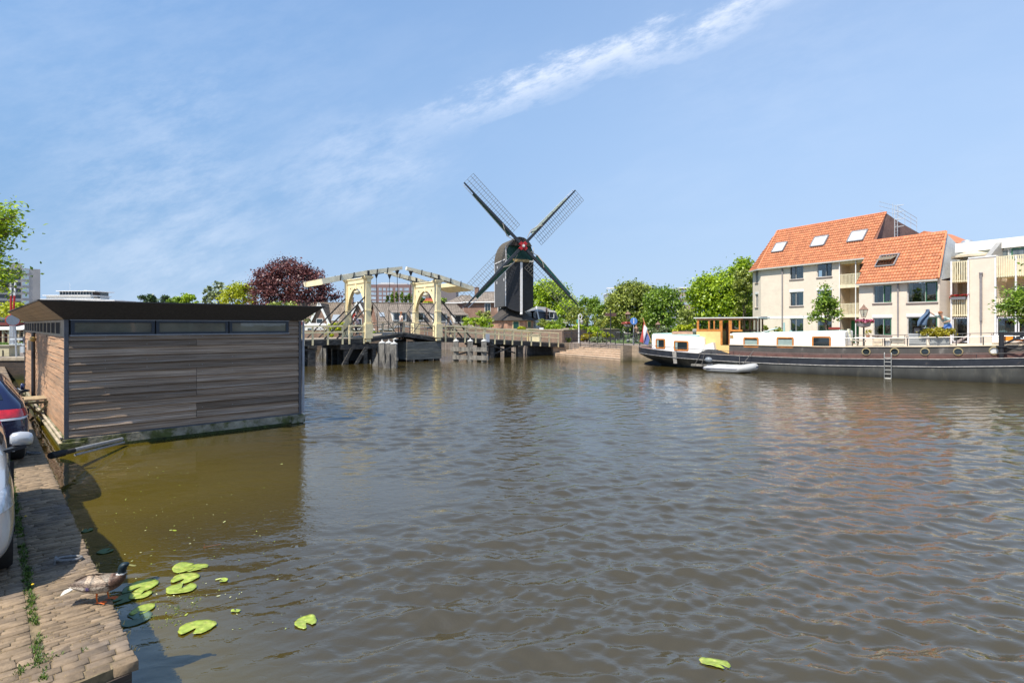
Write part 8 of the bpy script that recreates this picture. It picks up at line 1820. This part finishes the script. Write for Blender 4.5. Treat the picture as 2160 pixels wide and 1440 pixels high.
person(p, angb, 'pedestrian in a light top on the raised middle of the bridge', {}, mat('light_top', (.62, .55, .52)), mat('dark_trousers', (0, 0, 0)), HAIR_R, sleeve=.4)
# flags near the bridge
for (px, py0, py1, Y, lb) in ((751, 657, 682, 47, 'red and white pennant flag behind the cyclist in the left portal'), (638, 676, 692, 46, 'small red and white flag beside the boathouse corner')):
    a = P(px, py1 + 20, Y); b = P(px, py0, Y); t = thing('flag', (a.x, a.y, a.z), lb, 'flag'); g = MB(); g.tube([a, b], .025, 6); g.build('flag_pole', WHITE, t)
    for (u0, u1, c_, nm) in ((0, .4, 'flag_red_stripe', 'red_field'), (.4, .6, 'flag_white_stripe', 'white_field'), (.6, 1., 'flag_red_stripe', 'red_field')):
        g = MB(); g.grid(lambda u, v, u0=u0, u1=u1, b=b: b + Vector((-.28 * v - .08 * math.sin(v * 5) * (u0 + (u1 - u0) * u), .06 * math.sin(v * 9 + u * 3), -.05 - .7 * (u0 + (u1 - u0) * u) - .25 * v)), 3, 8); g.build(nm, mat(c_, (.5, .05, .04) if 'red' in c_ else (.75, .75, .78), rough=.8), t, smooth=80)

# person hanging laundry on the barge
def dk(px, w=1.2): s = gs(px, w); p = GM @ Vector((s, w, zc(s) + .06)); return p
pb = dk(1999, 1.6); hd = P(1985, 665, pb.y)
ang = math.pi   # faces left of the picture
person(pb, R(172), 'woman in a mint shirt and blue skirt hanging laundry on the barge deck', dict(pel=(0, 0, .98), wai=(.06, 0, 1.13), che=(.17, 0, 1.33), nek=(.27, 0, 1.45), hd0=(.31, 0, 1.52), hd1=(.35, 0, 1.61), hd2=(.34, 0, 1.69), lsh=(.20, .19, 1.40), lel=(.06, .34, 1.24), lwr=(.24, .22, 1.16), rsh=(.24, -.17, 1.43), rel=(.56, -.20, 1.56), rwr=(.80, -.20, 1.72), look=(1, .2, -.15)),
       mat('mint_shirt', (.45, .58, .54), rough=.8), mat('denim_skirt', (.10, .20, .48), rough=.8, var=.15), HAIR_R, h=1.86, skirt=True, sleeve=.45)
hp = P(1958, 652, pb.y + .05)
g = MB()
def cloth(u, v):
    x = (u - .5) * .42 * (.35 + v) + .05 * math.sin(v * 7); return hp + Vector((x - .40 * v, .08 * math.sin(u * 9 + v * 4), -.85 * v - .18 * abs(u - .5) * v))
g.grid(cloth, 10, 14); o = g.build('blue_jeans', mat('denim_cloth', (.07, .11, .17), rough=.85, var=.2, vscale=6.), loc=hp, smooth=80); tag(o, 'blue denim garment held out by the woman on the deck', 'garment'); o.modifiers.new('t', 'SOLIDIFY').thickness = .02
# drying rack with laundry
c = dk(1972, 2.0); t = thing('drying_rack', c, 'drying rack draped with grey and patterned laundry behind the planter', 'drying rack'); g = MB()
for s in (-.45, .45): g.tube([(c.x + s, c.y - .25, c.z), (c.x + s * .9, c.y + .25, c.z + .95)], .015, 5); g.tube([(c.x + s, c.y + .25, c.z), (c.x + s * .9, c.y - .25, c.z + .95)], .015, 5)
for k in (-.25, 0, .25): g.tube([(c.x - .5, c.y + k, c.z + .95), (c.x + .5, c.y + k, c.z + .95)], .012, 5)
g.build('rack_frame', STEEL, t)
for i, (x0_, x1_, l_, cc) in enumerate(((-.5, -.05, .75, (.16, .16, .17)), (0., .25, .6, (.03, .03, .035)), (.28, .5, .8, (.5, .42, .38)))):
    g = MB(); g.box(c.x + x0_, c.x + x1_, c.y - .29, c.y - .26, c.z + .96 - l_, c.z + .97); g.box(c.x + x0_, c.x + x1_, c.y - .30, c.y - .1, c.z + .97, c.z + .985); g.build('hanging_cloth', mat('cloth_%d' % i if False else 'hung_cloth_' + 'abc'[i], cc, rough=.9, var=.4, vscale=9.), t)
# planter with bush
s0_, s1_ = gs(1961, .95), gs(2003, .95); z = zc(s0_) + .055; t = thing('planter', GM @ Vector(((s0_ + s1_) / 2, 1.1, z)), 'grey metal trough planter with a dense yellow green bush', 'planter')
g = MB(GM); g.box(s0_, s1_, .95, 1.35, z, z + .42); g.box(s0_ - .02, s1_ + .02, .93, 1.37, z + .421, z + .45); g.build('trough', mat('zinc_trough', (.30, .31, .31), rough=.5, metal=.4, var=.2), t)
r_ = np.random.default_rng(5); c = GM @ Vector(((s0_ + s1_) / 2 - .05, 1.1, z + .66)); c2 = c + gd * .45; c3 = c - gd * .45
PP, NN, CC = crown_pts(r_, [(c.x, c.y, c.z, .55, .36, .30), (c2.x, c2.y, c2.z, .4, .32, .26), (c3.x, c3.y, c3.z, .4, .32, .26)], 60, 30, .12, .5); leaves('foliage', PP, NN, r_, .05, G_GOLD, t)
# storage box, crate on top, benches, pots, deck chair, table
def dbox(name, px0, px1, w0, w1, h0, h1, label, m, cat, lid=None, slats=0, group=None):
    a, b = gs(px0, w0), gs(px1, w0); z = zc(a) + .055; t = thing(name, GM @ Vector(((a + b) / 2, (w0 + w1) / 2, z + h0)), label, cat, group); g = MB(GM); g.box(a, b, w0, w1, z + h0, z + h1)
    g.build('box_body', m, t)
    if lid: g = MB(GM); g.box(a - .03, b + .03, w0 - .03, w1 + .03, z + h1 + .002, z + h1 + .07); g.build('lid', lid, t)
    g = MB(GM)
    for i in range(slats): zz_ = z + h0 + (h1 - h0) * (i + 1) / (slats + 1); g.box(a + .04, b - .04, w0 - .015, w0 - .001, zz_ - .012, zz_ + .012)
    if slats: g.build('panel_ribs', mat('rib_grey', (.20, .20, .20)), t)
    return t
LG = mat('plastic_grey', (.34, .35, .35), rough=.5, var=.08); 
dbox('storage_box', 1917, 1954, .95, 1.6, 0, .60, 'grey plastic storage box on the barge deck', LG, 'storage box', lid=mat('plastic_lid', (.42, .43, .43), rough=.5), slats=4)
dbox('laundry_crate', 1928, 1953, 1.1, 1.5, .69, .97, 'black crate standing on the grey storage box', mat('crate_black', (.03, .03, .035), rough=.5), 'crate', slats=1)
WG = mat('weathered_bench', (.36, .32, .26), rough=.8, var=.25, vscale=5.)
dbox('wooden_bench', 1877, 1906, 1.0, 1.5, .12, .38, 'weathered wooden box bench left of the grey storage box', WG, 'bench', lid=WG, slats=2)
dbox('wooden_bench', 1842, 1861, 1.0, 1.5, 0, .42, 'pale wooden chest right of the garden table', mat('pale_chest', (.55, .45, .33), rough=.7, var=.2), 'bench', slats=1)
for i, (px, lb) in enumerate(((1869, 'small zinc bucket beside the box bench'), (1875, 'second zinc bucket touching the box bench'))):
    s = gs(px, .95); z = zc(s) + .055; c = GM @ Vector((s, .95, z)); g = MB(); g.lathe([(.08, 0), (.12, .30), (.13, .30), (.12, .28), (.07, .02)], c, 12); tag(g.build('bucket', STEEL, loc=c, smooth=30), lb, 'bucket', 'zinc buckets on the deck')
s = gs(1826, 1.2); z = zc(s) + .055; t = thing('garden_table', GM @ Vector((s, 1.3, z)), 'round topped pale garden table with a potted plant on it', 'table'); g = MB(GM); g.box(s - .55, s + .45, 1.0, 1.7, z + .45, z + .49); g.build('tabletop', mat('table_white', (.6, .57, .5)), t)
for dx in (-.45, .35):
    for w_ in (1.08, 1.62): g = MB(GM); g.box(s + dx, s + dx + .05, w_ - .03, w_ + .03, z, z + .449); g.build('leg', WG, t)
c = GM @ Vector((s + .1, 1.3, z + .49)); t = thing('potted_plant', c, 'small potted plant on the pale garden table', 'potted plant'); g = MB(); g.lathe([(.08, 0), (.11, .14), (.09, .14)], c, 10); g.build('pot', mat('terracotta', (.35, .15, .08)), t)
PP, NN, CC = crown_pts(r_, [(c.x, c.y, c.z + .27, .18, .18, .16)], 12, 14, .06, .4); leaves('foliage', PP, NN, r_, .035, G_GOLD, t)
s = gs(1793, 1.1); z = zc(s) + .055; t = thing('lounge_chair', GM @ Vector((s + .3, 1.2, z)), 'wooden deck chair with a patterned cream cushion beside the white cabin', 'chair')
g = MB(GM); g.ext([(s, 1.0, z + .30), (s + .75, 1.0, z + .26), (s + .75, 1.0, z + .32), (s + .05, 1.0, z + .36)], (0, .55, 0)); g.build('seat', WG, t)
g = MB(GM); g.ext([(s + .05, .98, z + .30), (s + .12, .98, z + .34), (s - .05 + .0, .98, z + 1.0), (s - .14, .98, z + .98)], (0, .58, 0)); g.build('cushion', mat('patterned_cushion', (.62, .58, .42), rough=.9, var=.3, vscale=9., col2=(.22, .26, .2), f2=(.5, .6), s2=7.), t)
for dx in (.05, .65):
    for w_ in (1.03, 1.5): g = MB(GM); g.box(s + dx, s + dx + .05, w_, w_ + .05, z, z + .27); g.build('leg', WG, t)
# davit and orange-and-white tender with registration plate
s = gs(2112, .55); z0 = zg(s); t = thing('davit', GM @ Vector((s, .5, z0)), 'black steel davit post with arm at the right end of the barge', 'davit')
g = MB(GM); g.tube([(s, .45, z0), (s, .45, gz(2112, 701, .45))], .11, 10); g.box(s - .2, s + .2, .3, .6, zc(s) - .05, zc(s) + .02); g.build('post', BLACKP, t, smooth=40)
zt_d = gz(2112, 703, .45); g = MB(GM); g.box(s - .1, s + 3.6, .38, .52, zt_d - .1, zt_d + .06); g.bar((s + .9, .45, zt_d - .05), (s + .1, .45, zc(s) + .1), .1, .1); g.build('arm', BLACKP, t)
g = MB(GM); g.tube([(s + .1, .45, zc(s) - .05), (s + .7, .40, zc(s) - .18), (s + 1.05, .42, zc(s) + .1), (s + .8, .45, zc(s) + .28)], .045, 6); g.build('hose', RUBBER, t, smooth=True)
sa_, sb_ = gs(2092, 2.2), gs(2092, 2.2) + 6; z = zc(sa_) + .06; t = thing('tender_boat', GM @ Vector(((sa_ + sb_) / 2, 2.4, z)), 'orange and white tender stowed on the deck with black registration plate', 'boat')
g = MB(GM); g.loft([[(sa_ + dx, 2.2 - w_ * wd, z + zz_) for w_, zz_ in ((0, .0), (.9, .10), (1., .42), (.9, .46), (-.9, .46), (-1., .42), (-.9, .10))] for dx, wd in ((0, .15), (.6, .55), (1.5, .75), (4.5, .8), (6, .7))]); g.build('hull', WHITE, t)
g = MB(GM); g.box(sa_ + .4, sb_, 1.36, 1.44, z + .20, z + .42); g.build('orange_stripe', mat('signal_orange', (.72, .24, .02), rough=.4), t)
pa_ = gs(2137, 1.2); g = MB(GM); g.box(pa_, pa_ + 1.25, 1.22, 1.26, gz(2150, 716.5, 1.2), gz(2150, 703.5, 1.2)); po = g.build('registration_plate', mat('plate_black', (.02, .03, .05), rough=.4), t)
cu_ = bpy.data.curves.new('registration_number', 'FONT'); cu_.body = '0303'; cu_.size = .40; cu_.extrude = .006; to = bpy.data.objects.new('registration_number', cu_); COL.objects.link(to)
bpy.context.view_layer.update(); dg = bpy.context.evaluated_depsgraph_get(); tm = bpy.data.meshes.new_from_object(to.evaluated_get(dg)); bpy.data.objects.remove(to)
tm.materials.clear(); tm.materials.append(mat('number_white', (.85, .88, .9), rough=.5)); no = bpy.data.objects.new('registration_number', tm); COL.objects.link(no); no.parent = po
gm_ = Matrix(((gd.x, 0, -gn.x, 0), (gd.y, 0, -gn.y, 0), (0, 1, 0, 0), (0, 0, 0, 1))); pt = GM @ Vector((pa_ + .06, 1.212, gz(2150, 715, 1.2))); no.matrix_local = Matrix.Translation(pt - WL[t.name]) @ gm_
# ------------------------------------------------------------------ street furniture
def lantern(base, ztop, label, basket=None, group='classic street lanterns', flower=None):
    t = thing('street_lamp', base, label, 'street lamp', group); x, y, z = base; h = ztop - z
    g = MB(); g.lathe([(.13, 0), (.13, .25), (.08, .32), (.055, .5), (.045, h - .95), (.08, h - .92), (.03, h - .88)], base, 10); g.build('pole', mat('lamp_green_black', (.03, .04, .035), rough=.4), t, smooth=40)
    g = MB(); zl = ztop - .80; n = 6
    for i in range(n): a = 2 * math.pi * i / n; b_ = a + 2 * math.pi / n; c1, s1 = math.cos(a), math.sin(a); g.tube([(x + .13 * c1, y + .13 * s1, zl), (x + .27 * c1, y + .27 * s1, zl + .48)], .014, 4)
    g.lathe([(.14, zl - .03), (.14, zl)], (x, y, 0), n); g.lathe([(.29, zl + .47), (.30, zl + .50), (.14, zl + .66), (.10, zl + .68), (.10, zl + .73), (.04, zl + .76), (.02, zl + .85), (0, zl + .86)], (x, y, 0), n)
    g.build('lantern_frame', mat('copper_brown', (.22, .13, .09), rough=.5), t)
    g = MB(); g.loft([[(x + r * math.cos(2 * math.pi * i / n), y + r * math.sin(2 * math.pi * i / n), zz_) for i in range(n)] for r, zz_ in ((.125, zl + .01), (.262, zl + .47))]); g.build('lantern_glass', CLEAR, t)
    g = MB(); g.ball((x, y, zl + .18), (.05, .05, .10), 8, 6); g.build('bulb', WHITE, t)
    if basket:
        zb_ = basket; g = MB(); g.lathe([(.10, zb_ - .3), (.36, zb_ - .22), (.42, zb_), (.36, zb_)], (x, y, 0), 14); g.build('flower_basket', mat('basket_grey', (.26, .24, .24), rough=.7), t, smooth=40)
        pts = [Vector((x + random.gauss(0, .22), y + random.gauss(0, .22), zb_ - .02)) for _ in range(60)]
        for nm, mt, lo_, hi in (('leaves', LFG, .05, .2), ('blossom', flower or leafmat('pink_petunia', (.6, .04, .16), (.75, .3, .4), trans=.2), .12, .30)): o = tufts(nm, pts, mt, lo_, hi, blades=6, w=.05, spread=.16, leaf=True); o.parent = t; o.location = -WL[t.name]
    return t
b = P(1822, 730, 37.5); b.z = 1.15; lantern(b, P(0, 643, 37.5).z, 'ornate street lamp with pink flower baskets before the middle apartments', basket=P(0, 681, 37.5).z)
b = P(1324.5, 722, 56); b.z = 1.15; lantern(b, P(0, 656, 56).z, 'street lamp with red flower basket beside the blue round sign', basket=P(0, 684, 56).z, flower=leafmat('red_petunia', (.65, .05, .06), (.75, .35, .3), trans=.2))
b = P(1388, 715, 60); b.z = 1.15; lantern(b, P(0, 678, 60).z, 'small dark lamp behind the stern of the barge')
# finger post
b = P(1288, 722, 53); b.z = 1.2; t = thing('finger_post', b, 'tall black finger post with two brown direction boards', 'signpost'); g = MB(); g.tube([b, (b.x, b.y, P(0, 656, 53).z)], .05, 8); g.ball((b.x, b.y, P(0, 655, 53).z), .09, 8, 6); g.build('pole', IRON, t)
for i, (pa, pb_) in enumerate(((1276, 1287), (1289, 1300))): 
    a, c = P(pa, 0, 53).x, P(pb_, 0, 53).x; g = MB(); g.box(a, c, b.y - .03 + i * .02, b.y + .02 + i * .02, P(0, 667, 53).z, P(0, 660, 53).z); g.build('direction_board', mat('board_brown', (.10, .055, .045), rough=.5), t)
# blue round sign
b = P(1336.5, 728, 48); b.z = 1.2; t = thing('round_road_sign', b, 'blue round sign with white figure on a thin pole at the steps', 'road sign'); g = MB(); g.tube([b, (b.x, b.y, P(0, 683, 48).z)], .035, 8); g.tube([b, (b.x, b.y, b.z + .7)], .07, 8); g.build('pole', mat('sign_pole', (.25, .26, .28), rough=.4), t)
c = P(1336.5, 677, 48); g = MB(); g.lathe([(.30, c.y - .06), (.30, c.y - .03)], (c.x, 0, c.z), 24, 'y'); g.build('sign_disc', mat('sign_blue', (.08, .20, .50), rough=.4), t)
g = MB(); g.box(c.x - .03, c.x + .03, c.y - .072, c.y - .061, c.z - .2, c.z + .1); g.ball((c.x, c.y - .065, c.z + .16), (.045, .01, .045), 8, 5); g.bar((c.x - .1, c.y - .066, c.z + .02), (c.x + .1, c.y - .066, c.z + .02), .03, .01); g.build('sign_symbol', WHITE, t)
# white post with lamp and oval sign near the bridge end
b = P(1221, 722, 53.5); b.z = 1.2; t = thing('white_signal_post', b, 'pale grey post with oval board and small lamp at the bridge end', 'post'); zt_p = P(0, 664, 53.5).z; g = MB(); g.tube([b, (b.x, b.y, zt_p)], .07, 8); g.build('pole', mat('pole_pale', (.55, .55, .54), rough=.5), t)
g = MB(); c = P(1224, 668, 53.3); g.tube([(c.x + .16 * math.cos(a), c.y, c.z + .24 * math.sin(a)) for a in [2 * math.pi * i / 16 for i in range(16)]], .05, 6, closed=True); g.build('oval_ring', mat('pole_pale', (0, 0, 0)), t, smooth=True)
g = MB(); c = P(1227, 678, 53.3); g.lathe([(.04, c.z - .3), (.14, c.z - .1), (.16, c.z + .05), (.05, c.z + .14)], (c.x, c.y, 0), 8); g.build('small_lamp', mat('lamp_shell', (.35, .34, .32)), t)
g = MB(); g.box(b.x - .2, b.x - .08, b.y - .05, b.y, P(0, 681, 53.5).z, P(0, 674, 53.5).z); g.build('side_plate', mat('teal_plate', (.1, .35, .32)), t)
# notice board, cabinet, red post
b = P(1142, 712, 59); b.z = 1.15; t = thing('notice_board', b, 'white information board on posts between bridge and bastion', 'notice board'); g = MB(); a, c = P(1136, 0, 59).x, P(1147.5, 0, 59).x
for x in (a + .04, c - .04): g.tube([(x, b.y, 1.15), (x, b.y, P(0, 689, 59).z)], .04, 6)
g.build('posts', IRON, t); g = MB(); g.box(a, c, b.y - .04, b.y + .02, P(0, 700, 59).z, P(0, 689.5, 59).z); fo = g.build('board_frame', IRON, t); g = MB(); g.box(a + .06, c - .06, b.y - .06, b.y - .041, P(0, 699, 59).z, P(0, 691, 59).z); g.build('poster', mat('poster_grey', (.62, .64, .66), rough=.4, var=.3, vscale=6.), fo)
b = P(1128, 722, 56.8); b.z = 1.15; t = thing('utility_cabinet', b, 'cream utility cabinet behind the right bridge railing', 'cabinet'); g = MB(); a, c = P(1117, 0, 56.8).x, P(1139, 0, 56.8).x; g.box(a, c, b.y, b.y + .4, 1.0, P(0, 706, 56.8).z); g.build('cabinet_body', mat('cabinet_cream', (.66, .58, .36), rough=.5), t); g = MB(); g.box(a - .04, c + .04, b.y - .05, b.y + .45, P(0, 706, 56.8).z + .002, P(0, 705, 56.8).z + .02); g.build('cabinet_top', mat('cabinet_top', (.5, .45, .3)), t)
b = P(1763, 716, 44); b.z = 1.15; t = thing('parcel_post', b, 'dark red topped box post by the apartment entrance', 'post'); g = MB(); a, c = P(1755.5, 0, 44).x, P(1770, 0, 44).x; g.box(a, c, b.y, b.y + .4, 1.15, P(0, 695, 44).z); g.build('box_body', mat('ochre_box', (.40, .26, .12)), t); g = MB(); g.box(a - .05, c + .05, b.y - .05, b.y + .45, P(0, 695, 44).z + .003, P(0, 690, 44).z); g.build('box_cap', mat('dark_red', (.28, .05, .035)), t)
for (px, pt, lb) in ((1615, 686, 'slim conical potted shrub by the apartment corner'), (1638, 690, 'loose potted shrub before the left apartment wall'), (1896, 706, 'low plant behind the box bench by the apartments')):
    TR(px, pt, 712, 12 if px == 1615 else 20, 50, 1.15, lb, G_OLIVE, int(px), name='potted_shrub', group='potted shrubs by the apartments', leaf=.07, lobes=2, limbs=2, crown='foliage', n=20)
# standing person beside the sign, garden steps
b = P(1342, 722, 57); b.z = 1.15; person(b, R(-60), 'person in a brown jacket standing behind the blue round sign', {}, mat('brown_jacket', (.22, .14, .10), rough=.8), mat('beige_trousers', (.32, .25, .17)), HAIR_D, h=1.85, sleeve=.9, coat=True)
g = MB(); 
for i in range(6): g.box(P(1190, 0, 62).x - .0, P(1214, 0, 62).x, 60.5 + i * .45, 66, 1.15 + i * .2, 1.15 + (i + 1) * .2 - .002)
tag(g.build('garden_steps', mat('step_brown', (.22, .15, .12), rough=.8, var=.25), loc=P(1200, 722, 61)), 'dark brown garden steps leading up to the bastion', 'steps')
# parked bicycles
i = 0
for (px, Y, rz_, lb) in ((1301, 55.5, 20, 'pale framed bicycle parked left of the flower lamp'), (1322, 54.5, 160, 'bicycle parked at the foot of the flower lamp'), (1346, 53, 10, 'bicycle parked right of the blue round sign'), (1364, 52, 170, 'rightmost bicycle parked behind the stern flag')):
    p = P(px, 722, Y); p.z = 1.16; copy_thing(b1, p, R(rz_), lb, group='bicycles parked by the steps')
# ------------------------------------------------------------------ left back corner
g = MB(); g.box(-27.2, -19.9, 30.0, 30.2, -1.4, 1.02); tag(g.build('cross_quay_wall', brick('cross_brick', (1, 0, 0), (.085, .06, .045), (.055, .042, .035), (.05, .045, .04), stain=((.03, .04, .012), 0, .4)), loc=(-23, 30, 0)), 'dark brick quay wall at the far end of the boathouse', 'wall')
g = MB(); g.box(-27.2, -19.8, 29.95, 31.4, 1.021, 1.17); tag(g.build('cross_quay_kerb', mat('kerb_stone', (.34, .28, .2), rough=.9, var=.25)), kind='structure')
pts = [Vector((x, 30.9, 1.17)) for x in (-30, -27.9, -25.8, -23.7, -21.6, -20.2)]; iron_fence(pts, 'black iron railing behind the far end of the boathouse', h=1.05, n_rail=2)
t = thing('utility_cabinet', P(4, 766, 31.6), 'beige electricity cabinet behind the railing at the left edge', 'cabinet'); a, c = P(-16, 0, 31.6).x, P(19, 0, 31.6).x; zt_c = P(0, 731, 31.6).z
g = MB(); g.box(a, c, 31.6, 32.3, 1.16, zt_c); g.build('cabinet_body', mat('cabinet_beige', (.50, .44, .28), rough=.6, var=.1), t); g = MB(); g.box(a - .05, c + .05, 31.55, 32.35, zt_c + .002, zt_c + .08); g.build('cabinet_top', mat('cabinet_beige_top', (.36, .32, .22)), t); g = MB(); g.box(P(6, 0, 31.6).x, P(7, 0, 31.6).x, 31.56, 31.599, P(0, 752, 31.6).z, P(0, 738, 31.6).z); g.build('handle', IRON, t)
t = thing('slatted_gate', P(33, 760, 34), 'pale grey slatted gate behind the sign pole', 'gate'); g = MB()
for i in range(12): x = P(20, 0, 34).x + i * .085; g.box(x, x + .055, 34, 34.04, 1.25, P(0, 725 - (i % 3), 34).z)
g.box(P(20, 0, 34).x, P(46, 0, 34).x, 34.041, 34.08, 1.4, 1.5); g.box(P(20, 0, 34).x, P(46, 0, 34).x, 34.041, 34.08, 2.0, 2.1); g.build('gate_slats', mat('gate_grey', (.52, .56, .58), rough=.6), t)
g = MB(); g.box(P(46, 0, 34).x, P(70, 0, 34).x, 34.1, 34.2, 1.15, 2.2); tag(g.build('dark_panel', mat('panel_slate', (.10, .10, .13), rough=.6), loc=P(55, 760, 34)), 'dark slate coloured panel beside the slatted gate', 'panel')
b = P(34.5, 770, 30.6); b.z = 1.17; t = thing('round_road_sign', b, 'round red rimmed road sign seen from behind on a grey pole', 'road sign'); zt_s = P(0, 664, 30.6).z; g = MB(); g.tube([b, (P(31, 0, 30.6).x, b.y, zt_s)], .04, 8); g.build('pole', STEEL, t, smooth=True)
c = P(27, 675, 30.5); SGM = Matrix.Translation(c) @ Matrix.Rotation(R(50), 4, 'Z'); g = MB(SGM); g.lathe([(.29, -.02), (.29, .02)], (0, 0, 0), 24, 'y'); g.build('sign_disc', STEEL, t); g = MB(SGM); g.tube([(.29 * math.cos(a), 0, .29 * math.sin(a)) for a in [2 * math.pi * i / 24 for i in range(24)]], .025, 6, closed=True); g.build('sign_rim', mat('rim_red', (.55, .04, .04)), t)
for (px0, px1, lb) in ((23.5, 22.5, 'left raised red and white barrier boom'), (28, 32.5, 'right raised red and white barrier boom')):
    a = P(px0, 668, 36); c = P(px1, 596, 36); t = thing('barrier_boom', (a.x, a.y, 1.15), lb, 'barrier', 'raised barrier booms at the left edge'); g = MB(); g.tube([(a.x, a.y, 1.15), a], .09, 8); g.build('barrier_post', STEEL, t)
    m1 = a.lerp(c, .62); g = MB(); g.tube([a, m1], .055, 8); g.build('boom_red', mat('boom_red', (.42, .03, .03), rough=.5), t); g = MB(); g.tube([m1, c], .05, 8); g.build('boom_white', WHITE, t)
# red brown house with white canopy
Yh = 44; t = thing('red_brown_house', (P(0, 0, Yh).x, Yh, 1.15), 'red brown house with a long white canopy behind the lawn', 'house'); a, c = P(-90, 0, Yh).x, P(62, 0, Yh).x
zh = lambda py: CZ + (HZ - py) * Yh / F
g = MB(); g.box(a, c, Yh + 1, Yh + 6, 1.15, zh(683)); g.build('wall', mat('red_brown_wall', (.16, .04, .03), rough=.7, var=.2), t); g = MB(); g.box(a - .3, P(25, 0, Yh).x, Yh + .3, Yh + 6.5, zh(686), zh(680)); g.build('roof', mat('red_brown_roof', (.13, .03, .025), rough=.6), t)
g = MB(); g.ext([(a, Yh - .6, zh(696)), (a, Yh - .6, zh(694)), (a, Yh + 1, zh(685.5)), (a, Yh + 1, zh(688))], (c - a, 0, 0)); g.build('canopy', mat('canopy_pale', (.66, .64, .58), rough=.6), t)
for px in (-20, 7, 19, 40, 52): x = P(px, 0, Yh - .4).x; g = MB(); g.box(x - .06, x + .06, Yh - .46, Yh - .34, 1.15, zh(695)); (g.bar((x, Yh - .4, zh(706)), (x - .45, Yh - .4, zh(696)), .08, .06), g.bar((x, Yh - .4, zh(706)), (x + .45, Yh - .4, zh(696)), .08, .06)) if px == 19 else None; g.build('canopy_post', mat('post_wood', (.45, .36, .25), rough=.7), t)
for px in (34, 44): g = MB(); x = P(px, 0, Yh + 1).x; g.box(x - .3, x + .3, Yh + .93, Yh + .999, 1.4, zh(700)); fo = g.build('window', WHITE, t); g = MB(); g.box(x - .24, x + .24, Yh + .91, Yh + .929, 1.5, zh(701)); g.build('pane', GLASS, fo)
g = MB(); g.face((-60, 34.5, 1.158), (P(26, 0, 36).x, 34.5, 1.158), (P(26, 0, 43.5).x, 43.5, 1.158), (-60, 43.5, 1.158)); tag(g.build('front_lawn', GRASSM), kind='structure')
pts = [Vector((random.uniform(-42, P(24, 0, 38).x), random.uniform(35, 40), 1.15)) for _ in range(500)]
tag(tufts('tall_grass', pts, leafmat('tall_grass_leaf', (.12, .22, .03), (.25, .36, .06)), .25, .6, blades=10, w=.02, spread=.25), 'tall fresh green grass in front of the red brown house', 'grass', kind='stuff')

# houses across the water behind the viewpoint, seen mirrored in the boathouse windows
for i, (x, y, n_) in enumerate(((18, -22, 'left'), (25, -14, 'middle'), (32, -6, 'right'))):
    Mq = Matrix.Translation((x, y, 0)) @ Matrix.Rotation(R(130 + 90), 4, 'Z') @ Matrix.Translation((0, 0, 0))
    cottage_row(Mq, 9., 0, 7.2, 10.5, 9, 'brick town house behind the viewpoint, ' + n_ + ' one of three', RT1, wins=[(1.8, 1.9, 1.2, 1.9), (5, 1.9, 1.2, 1.9), (1.8, 4.6, 1.1, 1.7), (4.4, 4.6, 1.1, 1.7), (7, 4.6, 1.1, 1.7)], name='town_house', zg=.5)
